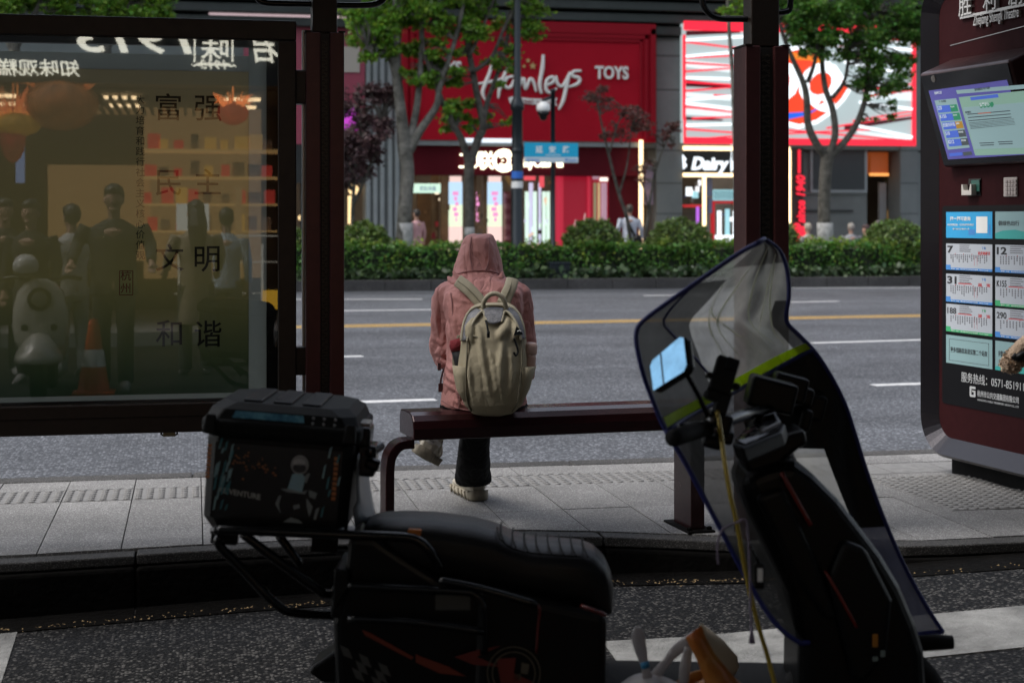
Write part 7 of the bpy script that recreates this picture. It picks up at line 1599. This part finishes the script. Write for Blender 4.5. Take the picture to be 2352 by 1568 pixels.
for k in range(6): mb.lathe([(.0035, 0), (.003, .0015)], B(.075 + (k % 3) * .026, -.1845 + .006 * (k // 3), .134 + .012 * (k // 3)), 8, 0, Matrix((rb, ub, -FW)).transposed())
mb.build('rivet', mat('rivet_grey', (.25, .26, .27), .4), lid)
fy = -.1775
def dec(mb, pts, m=0, o=0.0): mb.poly3([B(x, fy - o, z) for x, z in pts], -FW * .0012, m)
mb = MB(); dec(mb, [(-.15, -.115), (.15, -.115), (.15, .07), (-.15, .07)]); pic = mb.build('picture_panel', mat('panel_night', (.006, .006, .007), .25), bx_)
mb = MB()
def disc(cx_, cz, r, rz=None, n=16): return [(cx_ + r * math.cos(2 * math.pi * k / n), cz + (rz or r) * math.sin(2 * math.pi * k / n)) for k in range(n)]
dec(mb, disc(.052, .030, .021, .024), 0, .0014); dec(mb, disc(.050, .036, .015, .008), 1, .0028); dec(mb, disc(.052, .022, .016, .011), 2, .0028)
dec(mb, [(.028, -.03), (.062, -.036), (.068, .0), (.056, .012), (.036, .006)], 3, .0014); dec(mb, [(.062, .0), (.074, .012), (.078, .01), (.07, -.014)], 4, .0014)
dec(mb, [(.012, -.032), (.026, -.038), (.07, -.04), (.074, -.03), (.06, -.036), (.03, -.03)], 4, .0024)
for q in ([(.002, -.07), (.008, -.05), (.014, -.048), (.010, -.072), (.016, -.092)], [(.074, -.05), (.09, -.07), (.084, -.095), (.076, -.07)], [(.046, -.08), (.06, -.075), (.058, -.066), (.044, -.07)], [(.024, -.112), (.04, -.1), (.06, -.104), (.07, -.112)], [(.078, -.03), (.098, -.036), (.094, -.05), (.08, -.046)], [(.098, -.075), (.106, -.07), (.1, -.1), (.094, -.1)]): dec(mb, q, 4, .0014)
mb.build('astronaut_picture', [mat('helmet_grey', (.34, .34, .34), .4), mat('visor_pale', (.5, .5, .5), .3), mat('visor_dark', (.04, .04, .045), .3), mat('suit_blue', (.32, .50, .58), .45), mat('suit_grey', (.26, .29, .29), .5)], pic)
mb = MB()
for k in range(46): x = -.115 + .11 * random.random(); z = .018 + random.gauss(0, .011) - (x + .06) * .25; s_ = random.uniform(.001, .0045); dec(mb, [(x, z), (x + s_ * 1.6, z - s_ * .3), (x + s_, z + s_)], 0, .0014)
for z0, z1, x in ((-.05, .06, .132), (-.02, .066, -.168)): [dec(mb, [(x, z0 + k * (z1 - z0) / 9), (x + .010, z0 + k * (z1 - z0) / 9), (x + .010, z0 + (k + .7) * (z1 - z0) / 9), (x, z0 + (k + .7) * (z1 - z0) / 9)], 0, .0014) for k in range(9)]
mb.build('orange_print', mat('print_orange', (.5, .17, .05), .4), pic)
mb = MB()
for k in range(34):
    x = random.choice((-.145, -.13, -.12, -.14, .112, .12, .142)) + random.uniform(-.008, .008); z = random.uniform(-.1, .06); l = random.uniform(.012, .04); dec(mb, [(x, z), (x + .004, z + .002), (x + .008, z + l), (x + .003, z + l * .8)], k % 2, .0016)
mb.build('reflection_streak', [mat('streak_teal', (.05, .22, .26), .3), mat('streak_pale_teal', (.30, .48, .52), .3)], pic)  # bluish reflections painted as flat streaks on the panel
mb = MB(); mb.text('ADVENTURE', .018, B(-.135, fy - .0016, -.052), rb - ub * .10, ub, .001, .02, w=.105); mb.build('picture_lettering', mat('print_pale', (.5, .5, .47), .5), pic)
mb = MB()
mb.box(B(.193, -.06, .10), (.03, .10, .05), 0, Rb @ Matrix.Rotation(-TH, 3, 'Z')); mb.box(B(.200, -.06, .04), (.05, .09, .08), 0, Rb @ Matrix.Rotation(-TH, 3, 'Z')); mb.tube([B(.20, -.11, .04), B(.235, -.11, .03)], .016, 10); mb.tube([B(.205, -.11, .06), B(.23, -.02, .07)], .012, 10); mb.build('latch', M['blackgloss'], bx_, bevel=.008, seg=2)
mb = MB(); mb.box(B(.19, -.06, .128), (.028, .075, .012), 0, Rb @ Matrix.Rotation(-TH, 3, 'Z')); mb.build('latch_plate', mat('latch_pale', (.22, .21, .20), .35), bx_, bevel=.003)
mb = MB(); R_ = []
for k in range(9):
    z = .06 - k * .022; o = .178 + .004 + .02 * (k / 8) ** 2
    R_.append([B(o - (.012 if k > 5 else 0), -.15 + .0 * k, z), B(o + .002, -.10, z + .003), B(o + .01 * (k / 8), -.05, z - .002 * k), B(o + .024 * (k / 8), .02, z - .003 * k + (.02 if k == 8 else 0)), B(o + .012 * (k / 8), .10, z)])
mb.loft(R_, 0, cap=False, closed=False); o = mb.build('front_sticker', mat('sticker_smoke', (.07, .075, .085), .3, noise=(14, 0, (.16, .18, .20))), bx_, smooth=True); b = o.modifiers.new('thick', 'SOLIDIFY'); b.thickness = .0025
mb = MB()
for x, y in ((-.12, -.12), (.12, -.12), (-.12, .12), (.12, .12)): mb.poly3([B(x - .03, y - .02, -.188), B(x + .03, y - .02, -.188), B(x + .03, y + .02, -.188), B(x - .03, y + .02, -.188)], ub * .034)
build_each(mb, 'mounting_foot', M['rubber'], bx_)
# ---------------------------------------------------------------- carrier bags on the floor board
def blob(name, label, c, rr, m, handles, cat='carrier bag', seed=1, extra=None):
    random.seed(seed); t = thing(name, label, cat, (c.x, c.y, ZL + .335)); mb = MB(); R_ = []
    for i in range(7):
        f = i / 6; z = ZL + .335 + (c.z - ZL - .335) * f; k = (.75, 1.0, 1.05, .95, .75, .5, .28)[i]
        R_.append([Vector((c.x, c.y, z)) + RT * rr[0] * k * (1 + random.uniform(-.12, .12)) * math.cos(2 * math.pi * j / 18) + FW * rr[1] * k * (1 + random.uniform(-.12, .12)) * math.sin(2 * math.pi * j / 18) for j in range(18)])
    mb.loft(R_); mb.build('bag_body', m, t, smooth=True, sub=1, noise=(.04, .012))
    mb = MB()
    for h, r in handles: mb.tube([P(*q) for q in h], r, 10, 0, 4, flat=.35)
    mb.build('bag_handle', m, t, smooth=True)
    if extra: extra(t)
    return t
filmw = mat('white_film', (.50, .48, .49), .35, trans=.35, bump=(40, .8, .01)); filmo = mat('amber_film', (.48, .24, .05), .35, trans=.4, bump=(30, .8, .01), noise=(9, 0, (.42, .10, .02)))
def tie(t): mb = MB(); mb.tube([P(1480, 1518, 3.72), P(1483, 1532, 3.72)], .0105, 10); mb.build('blue_tie', mat('tie_blue', (.03, .20, .38), .5), t, smooth=True)
blob('carrier_bag', 'white plastic carrier bag with a knotted top and blue tie on the scooter floor', P(1490, 1545, 3.74), (.085, .07), filmw, [([(1487, 1560, 3.72), (1482, 1530, 3.72), (1474, 1500, 3.72), (1466, 1462, 3.72), (1470, 1440, 3.72), (1476, 1462, 3.72)], [.016, .008, .014, .018, .010, .006]), ([(1500, 1556, 3.74), (1530, 1520, 3.74), (1556, 1490, 3.75), (1598, 1462, 3.75), (1612, 1448, 3.76)], [.014, .010, .014, .016, .008]), ([(1570, 1568, 3.73), (1574, 1530, 3.73), (1582, 1486, 3.74)], [.012, .014, .010])], seed=3, extra=tie)
def paper(t):
    mb = MB(); R_ = []
    for x0, y0, x1, y1 in ((1606, 1436, 1612, 1434), (1596, 1470, 1660, 1470), (1600, 1500, 1692, 1506), (1620, 1540, 1696, 1530), (1640, 1590, 1680, 1560)):
        ps, _ = smooth_path([P(x0, y0, 3.70), P((x0 + x1) / 2, (y0 + y1) / 2 - 4, 3.76), P(x1, y1, 3.84)], [0] * 3, 5); R_.append(ps)
    mb.loft(R_, 0, cap=False, closed=False); o = mb.build('paper_flap', mat('buff_paper', (.50, .42, .30), .7, trans=.3), t, smooth=True); b = o.modifiers.new('thick', 'SOLIDIFY'); b.thickness = .002
    mb = MB(); R_ = []
    for x0, y0, x1, y1 in ((1575, 1462, 1610, 1436), (1585, 1482, 1620, 1464), (1602, 1515, 1640, 1500), (1618, 1560, 1690, 1560), (1630, 1610, 1700, 1600)): R_.append([P(x0, y0, 3.69), P((x0 + x1) / 2, (y0 + y1) / 2, 3.675), P(x1, y1, 3.70)])
    mb.loft(R_, 0, cap=False, closed=False); o = mb.build('amber_fold', filmo, t, smooth=True); b = o.modifiers.new('thick', 'SOLIDIFY'); b.thickness = .002
blob('carrier_bag', 'amber and buff takeaway bag standing open on the scooter floor', P(1630, 1540, 3.80), (.085, .08), filmo, [([(1560, 1570, 3.74), (1590, 1556, 3.74), (1620, 1545, 3.75)], [.010, .014, .010])], seed=5, extra=paper)
# ---------------------------------------------------------------- the side of the street behind the viewer (mirrored in the poster glass)
random.seed(23)
ZL = -.23
YG = YP - .03
YB2 = -7.0                                                         # cake shop front
def mir(x, y, Y):                                                  # the real point whose mirror image in the glass shows there
    p = PY(x, y, 2 * YG - Y); return Vector((p.x, Y, p.z))
def mb_box(mb, x0, y0, x1, y1, Y, d, m=0): a, b = mir(x0, y1, Y), mir(x1, y0, Y); mb.corners((a.x, Y - d, a.z), (b.x, Y, b.z), m)
mb = MB(); mb.corners((-60, -30, -.4), (60, -6.2, -0.05)); st(mb.build('shop_pavement', M['granite']))
sh = thing('cake_shop', 'old cake shop with glowing white sign opposite the bus stop, mirrored in the poster glass', 'shop', (-2, YB2 - 1, -.05))
mb = MB(); zs = mir(0, 188, YB2).z
mb.corners((-30, YB2 - .6, zs), (30, YB2, 9)); mb.corners((-30, YB2 - 5, 9), (30, YB2, 9.3)); mb.corners((3.0, YB2 - .5, -.05), (30, YB2, zs)); mb.corners((-30, YB2 - .5, -.05), (mir(-300, 0, YB2).x, YB2, zs)); mb.build('wall', M['dark'], sh)
mb = MB(); mb.corners((-30, YB2 - 4.3, -.05), (30, YB2 - 4, zs)); mb.corners((-30, YB2 - 4, zs - .02), (30, YB2 - .6, zs)); mb.build('back_wall', mat('warm_back', (.16, .11, .06), .7, noise=(.7, .5)), sh)
mb = MB()
for X in (-6, -4.4, -2.8, -1.2, .4, 2): mb.corners((X, YB2 - 1.6, zs - .08), (X + .5, YB2 - 1.45, zs - .04)); mb.corners((X, YB2 - 3.1, zs - .08), (X + .5, YB2 - 2.95, zs - .04))
build_each(mb, 'ceiling_lamp', glow('shop_ceiling_lamp', (1.0, .72, .40), 8), sh)
mb = MB()
for k in range(16): x = 200 + k * 22; mb.corners((mir(x, 0, YB2).x, YB2 - 3.6, zs - .16), (mir(x + 7, 0, YB2).x, YB2 - .5, zs - .1))
mb.build('ceiling_batten', M['dark'], sh)
em = glow('shop_sign_cream', (1.0, .97, .80), 5.0)
mb = MB(); L = (-1, 0, 0)
def mt(t, x0, x1, y, sz, bold=.02, Y=YB2, shear=0.0): a, b = mir(x1, y, Y), mir(x0, y, Y); mb.text(t, sz, (a.x, Y + .02, a.z), L, (0, 0, 1), .05, bold, w=abs(b.x - a.x), shear=shear)
mt('1913', 168, 442, 124, .50, .012, shear=.25); mt('味', 462, 524, 136, .30, .006); mt('君', 572, 640, 138, .46, .006, shear=.2); mt('知味观糕', -4, 184, 174, .22, .004, shear=.1); mt('~1913~', 440, 542, 160, .15, .01, shear=.15)
a, b = mir(445, 138, YB2), mir(536, 60, YB2)
for q in ((445, 60, 449, 142), (532, 60, 536, 142), (452, 146, 529, 150)): mb_box(mb, *q, YB2 + .06, .05)
mb.build('lit_lettering', em, sh)
mb = MB()
for k in range(4):                                                 # lit shelves of boxed cakes
    y = 300 + k * 62; mb_box(mb, 330, y + 44, 650, y + 48, YB2 - 1.2, .5, 0)
    for j in range(9): x = 335 + j * 34 + random.uniform(-5, 5); mb_box(mb, x, y + 44 - random.uniform(18, 38), x + random.uniform(16, 30), y + 44, YB2 - 1.3, .3, random.choice((1, 1, 2, 3, 3)))
mb.build('cake_shelf', [glow('shelf_edge', (1.0, .60, .22), .9), mat('cake_box_red', (.5, .05, .04), .5, emit=((.8, .08, .05), .5)), mat('cake_box_gold', (.5, .3, .06), .5, emit=((.8, .45, .1), .5)), mat('cake_box_tan', (.45, .3, .18), .5)], sh)
mb = MB(); mb_box(mb, 330, 230, 600, 640, YB2 - 3.9, .05, 0); mb_box(mb, 110, 380, 345, 600, YB2 - 3.9, .05, 0); mb_box(mb, 60, 200, 330, 260, YB2 - 3.9, .05, 0); mb_box(mb, 405, 468, 480, 530, YB2 - 1.0, .05, 1); mb_box(mb, 36, 300, 56, 420, YB2 - 2.0, .05, 2); mb_box(mb, 540, 430, 556, 640, YB2 - .6, .1, 0); build_each(mb, 'lit_panel', [glow('lit_amber_wall', (1.0, .60, .26), 0.5), glow('menu_pale', (.9, .9, .8), 1.1), glow('door_blue', (.35, .5, .9), 1.0)], sh)
mb = MB()
for y in (540, 600, 672): mb_box(mb, 400, y, 640, y + 4, YB2 + 1.4, .05)
for x in (408, 470, 540, 600): mb_box(mb, x, 560, x + 5, 760, YB2 + 1.4, .05)
tag(mb.build('barrier', glow('cream_rail', (1.0, .92, .75), .55), None, origin=mir(500, 760, YB2 + 1.4)), 'pale rail barrier before the cake shop, mirrored in the glass', 'barrier')
mb = MB(); mb_box(mb, 603, 666, 668, 710, YB2 + 1.5, .03); tag(mb.build('notice_board', glow('amber_sign', (1.0, .55, .05), 1.6), None, origin=mir(635, 710, YB2 + 1.5)), 'glowing amber notice before the cake shop, mirrored in the glass', 'sign')
for i, (x, y, rx, rz, col, k, lab) in enumerate(((140, 240, 80, 56, (.62, .20, .05), .30, 'big round amber silk lantern in the cake shop window, mirrored in the glass'), (40, 285, 50, 26, (.9, .5, .06), .45, 'flat yellow silk lantern in the cake shop, mirrored in the glass'), (30, 310, 26, 60, (.7, .08, .06), .4, 'tall red silk lantern in the cake shop, mirrored in the glass'), (535, 260, 34, 26, (.85, .14, .06), 1.0, 'small red lantern with fiery fringe in the cake shop, mirrored in the glass'))):
    Y = YB2 - .2; c = mir(x, y, Y); kx = (2 * YG - Y) / .98 / F; t = thing('silk_lantern', lab, 'lantern', c, 0, 'silk lanterns in the cake shop')
    mb = MB()
    for j in range(14): a = math.pi * j / 14; mb.tube([c + Vector((math.cos(a) * rx * kx * math.sin(th) * 1.0, math.sin(a) * rx * kx * math.sin(th), rz * kx * math.cos(th))) for th in [q * math.pi * 2 / 20 for q in range(21)]], .006, 5)
    mb.ball(c, (rx * kx * .95, rx * kx * .95, rz * kx * .95), 16); mb.build('lantern_shade', mat('silk', col, .6, emit=(col, k * EK * .6), noise=(5, .9)), t, smooth=True)
    mb = MB()
    for j in range(30): a = random.uniform(0, 6.28); mb.tube([c + Vector((math.cos(a) * rx * kx * .6, .1, rz * kx * .5)), c + Vector((math.cos(a) * rx * kx * .9, .12, rz * kx * random.uniform(.7, 1.3))), c + Vector((math.cos(a) * rx * kx * 1.3, .12, rz * kx * random.uniform(.6, 1.9)))], [.012, .01, .003], 5, 0, 3)
    mb.tube([c + UP * rz * kx, Vector((c.x, c.y, zs))], .01, 5); mb.build('lantern_fringe', mat('fringe', col, .5, emit=((1.0, .3, .08), k * 1.6)), t, smooth=True)
# people and machines mirrored in the glass
def foot(x, Y, z=-.05): p = mir(x, 760, Y); return (p.x, Y, z)
figure('man in a dark jacket raising both hands, mirrored in the poster glass', foot(262, -1.2, ZL), 0.05, 1.78, top=(.03, .032, .033), leg=(.035, .035, .036), arms=((-.10, .22, -.30), (.10, .22, -.30)), wide=1.2)
figure('person in a white hooded top, mirrored in the poster glass', foot(165, -2.6, ZL), 2.6, 1.62, top=(.55, .54, .52), leg=(.34, .34, .34), arms=((-.08, .2, -.3), (.04, .25, -.34)))
figure('woman with long dark hair and beige coat, mirrored in the poster glass', foot(450, -2.4, ZL), 3.0, 1.66, top=(.34, .27, .19), leg=(.05, .05, .05), arms=((-.06, .2, -.34), (.08, .2, -.34)), hairlen=.42, coat=.3)
figure('woman in pale blue beside the long haired woman, mirrored in the glass', foot(520, -4.2, ZL), 3.3, 1.60, top=(.36, .44, .52), leg=(.04, .04, .05))
figure('person in black at the left, mirrored in the poster glass', foot(72, -2.0, ZL), 0.3, 1.66, top=(.02, .02, .022), leg=(.03, .03, .03))
figure('person in a dark coat at the far left, mirrored in the poster glass', foot(10, -2.8, ZL), -0.3, 1.68, top=(.025, .024, .026), leg=(.03, .03, .03), coat=.3)
# white scooter
Yw = -.6; c = mir(90, 700, Yw); bz = ZL
sw = thing('white_scooter', 'cream rounded scooter facing the poster case, mirrored in the glass', 'scooter', (c.x, Yw - .5, bz)); cream = mat('cream_paint', (.50, .47, .40), .25, coat=.5)
def E_(x, y, z): return Vector((c.x + x, Yw + y, bz + z))
mb = MB(); mb.loft([[E_(w * math.cos(a) , -.12 + .10 * math.sin(a) , z) for a in [2 * math.pi * k / 20 for k in range(20)]] for z, w in ((.42, .17), (.5, .21), (.62, .235), (.78, .225), (.92, .19), (1.0, .12), (1.03, .05))]); mb.build('leg_shield', cream, sw, smooth=True)
mb = MB(); mb.loft([[E_(w * math.cos(a), .06 + d * math.sin(a), z) for a in [2 * math.pi * k / 20 for k in range(20)]] for z, w, d in ((.34, .205, .30), (.40, .19, .27), (.48, .14, .20), (.56, .08, .1), (.58, .02, .03))]); mb.build('front_mudguard', cream, sw, smooth=True)
mb = MB(); mb.loft([[E_(w * math.cos(a), -.7 + .55 * math.sin(a), z) for a in [2 * math.pi * k / 20 for k in range(20)]] for z, w in ((.28, .15), (.4, .19), (.6, .2), (.72, .16), (.78, .1))]); mb.build('tail_body', cream, sw, smooth=True)
for y in (.06, -1.05):
    mb = MB(); Mx = Matrix(((0, 0, 1), (1, 0, 0), (0, 1, 0))); mb.lathe([(.14, -.05), (.2, -.055), (.215, 0), (.2, .055), (.14, .05)], E_(0, y, .215), 24, 0, Mx); w_ = mb.build('wheel', M['rubber'], sw, smooth=True)
    mb = MB(); mb.lathe([(.02, -.05), (.13, -.03), (.142, 0), (.13, .03), (.02, .05)], E_(0, y, .215), 20, 0, Mx); mb.build('rim', mat('alloy', (.5, .5, .5), .25, metal=.9), w_, smooth=True)
mb = MB(); Mh = Matrix(((1, 0, 0), (0, 0, 1), (0, -1, 0))); hc2 = E_(0, -.02, .86); mb.lathe([(.10, -.05), (.10, .02), (.085, .03), (.08, .015)], hc2, 24, 0, Matrix(((1, 0, 0), (0, 0, 1), (0, 1, 0)))); hl = mb.build('headlight', M['blackgloss'], sw, smooth=True); mb = MB(); mb.lathe([(.078, .012), (.05, .022), (.01, .026)], hc2, 24, 0, Matrix(((1, 0, 0), (0, 0, 1), (0, 1, 0)))); mb.build('lens', mat('lamp_lens', (.25, .24, .2), .1), hl, smooth=True)
mb = MB(); mb.tube([E_(-.33, -.2, 1.02), E_(-.2, -.16, 1.04), E_(0, -.12, 1.0), E_(.2, -.16, 1.04), E_(.33, -.2, 1.02)], .018, 8, 0, 3); mb.build('handlebar', M['blackgloss'], sw, smooth=True)
mb = MB(); mb.loft([[E_(.14 * k * math.cos(a), -.75 + .38 * k * math.sin(a), z) for a in [2 * math.pi * q / 16 for q in range(16)]] for z, k in ((.76, .9), (.8, 1), (.86, .9), (.88, .5))]); mb.build('seat', seatm, sw, smooth=True)
for sx in (-1, 1): mb = MB(); mb.ball(E_(sx * .12, .0, .62), (.03, .02, .03), 10); mb.build('indicator', M['rubber'], sw, smooth=True)
he = thing('helmet', 'white helmet hung on the cream scooter bars, mirrored in the glass', 'helmet', E_(-.12, -.1, 1.08)); mb = MB(); mb.ball(E_(-.12, -.1, 1.14), (.11, .13, .10), 16); mb.build('shell', mat('helmet_white', (.6, .6, .58), .2), he, smooth=True); mb = MB(); mb.tube([E_(-.22, -.1, 1.08), E_(-.12, .04, 1.07), E_(-.02, -.1, 1.08)], .012, 8, 0, 4); mb.build('brim', M['black'], he)
# traffic cone
c = mir(215, 700, -1.0); cn = thing('traffic_cone', 'orange traffic cone with white band, mirrored in the glass', 'traffic cone', (c.x, -1.0, ZL)); o = Vector((c.x, -1.0, ZL))
mb = MB(); mb.lathe([(.14, .03), (.045, .62), (.03, .66), (.001, .66)], o, 20); mb.box(o + UP * .015, (.36, .36, .03)); mb.build('cone', mat('cone_orange', (.55, .07, .015), .5), cn); mb = MB(); mb.lathe([(.106, .25), (.083, .40)], o, 20); mb.build('white_band', M['offwhite'], cn)
# unseen deck added overhead to keep the foreground in shade
ac = thing('shade_deck', 'unseen dark deck added overhead to shade the scooter parking', 'shade deck', (0, 2, 3.7))
mb = MB(); mb.corners((-30, .2, 3.7), (30, 4.6, 3.9)); mb.build('shade_deck_slab', M['inlay'], ac)
mb = MB(); mb.corners((-30, 4.6, 3.6), (30, 4.7, 3.95)); mb.corners((-30, .1, 3.6), (30, .2, 3.95)); mb.build('shade_deck_edge', M['inlay'], ac)
mb = MB(); [mb.corners((x, 1.2, ZL), (x + .25, 1.45, 3.7)) for x in (-9, 9)]; mb.build('shade_deck_post', M['inlay'], ac)
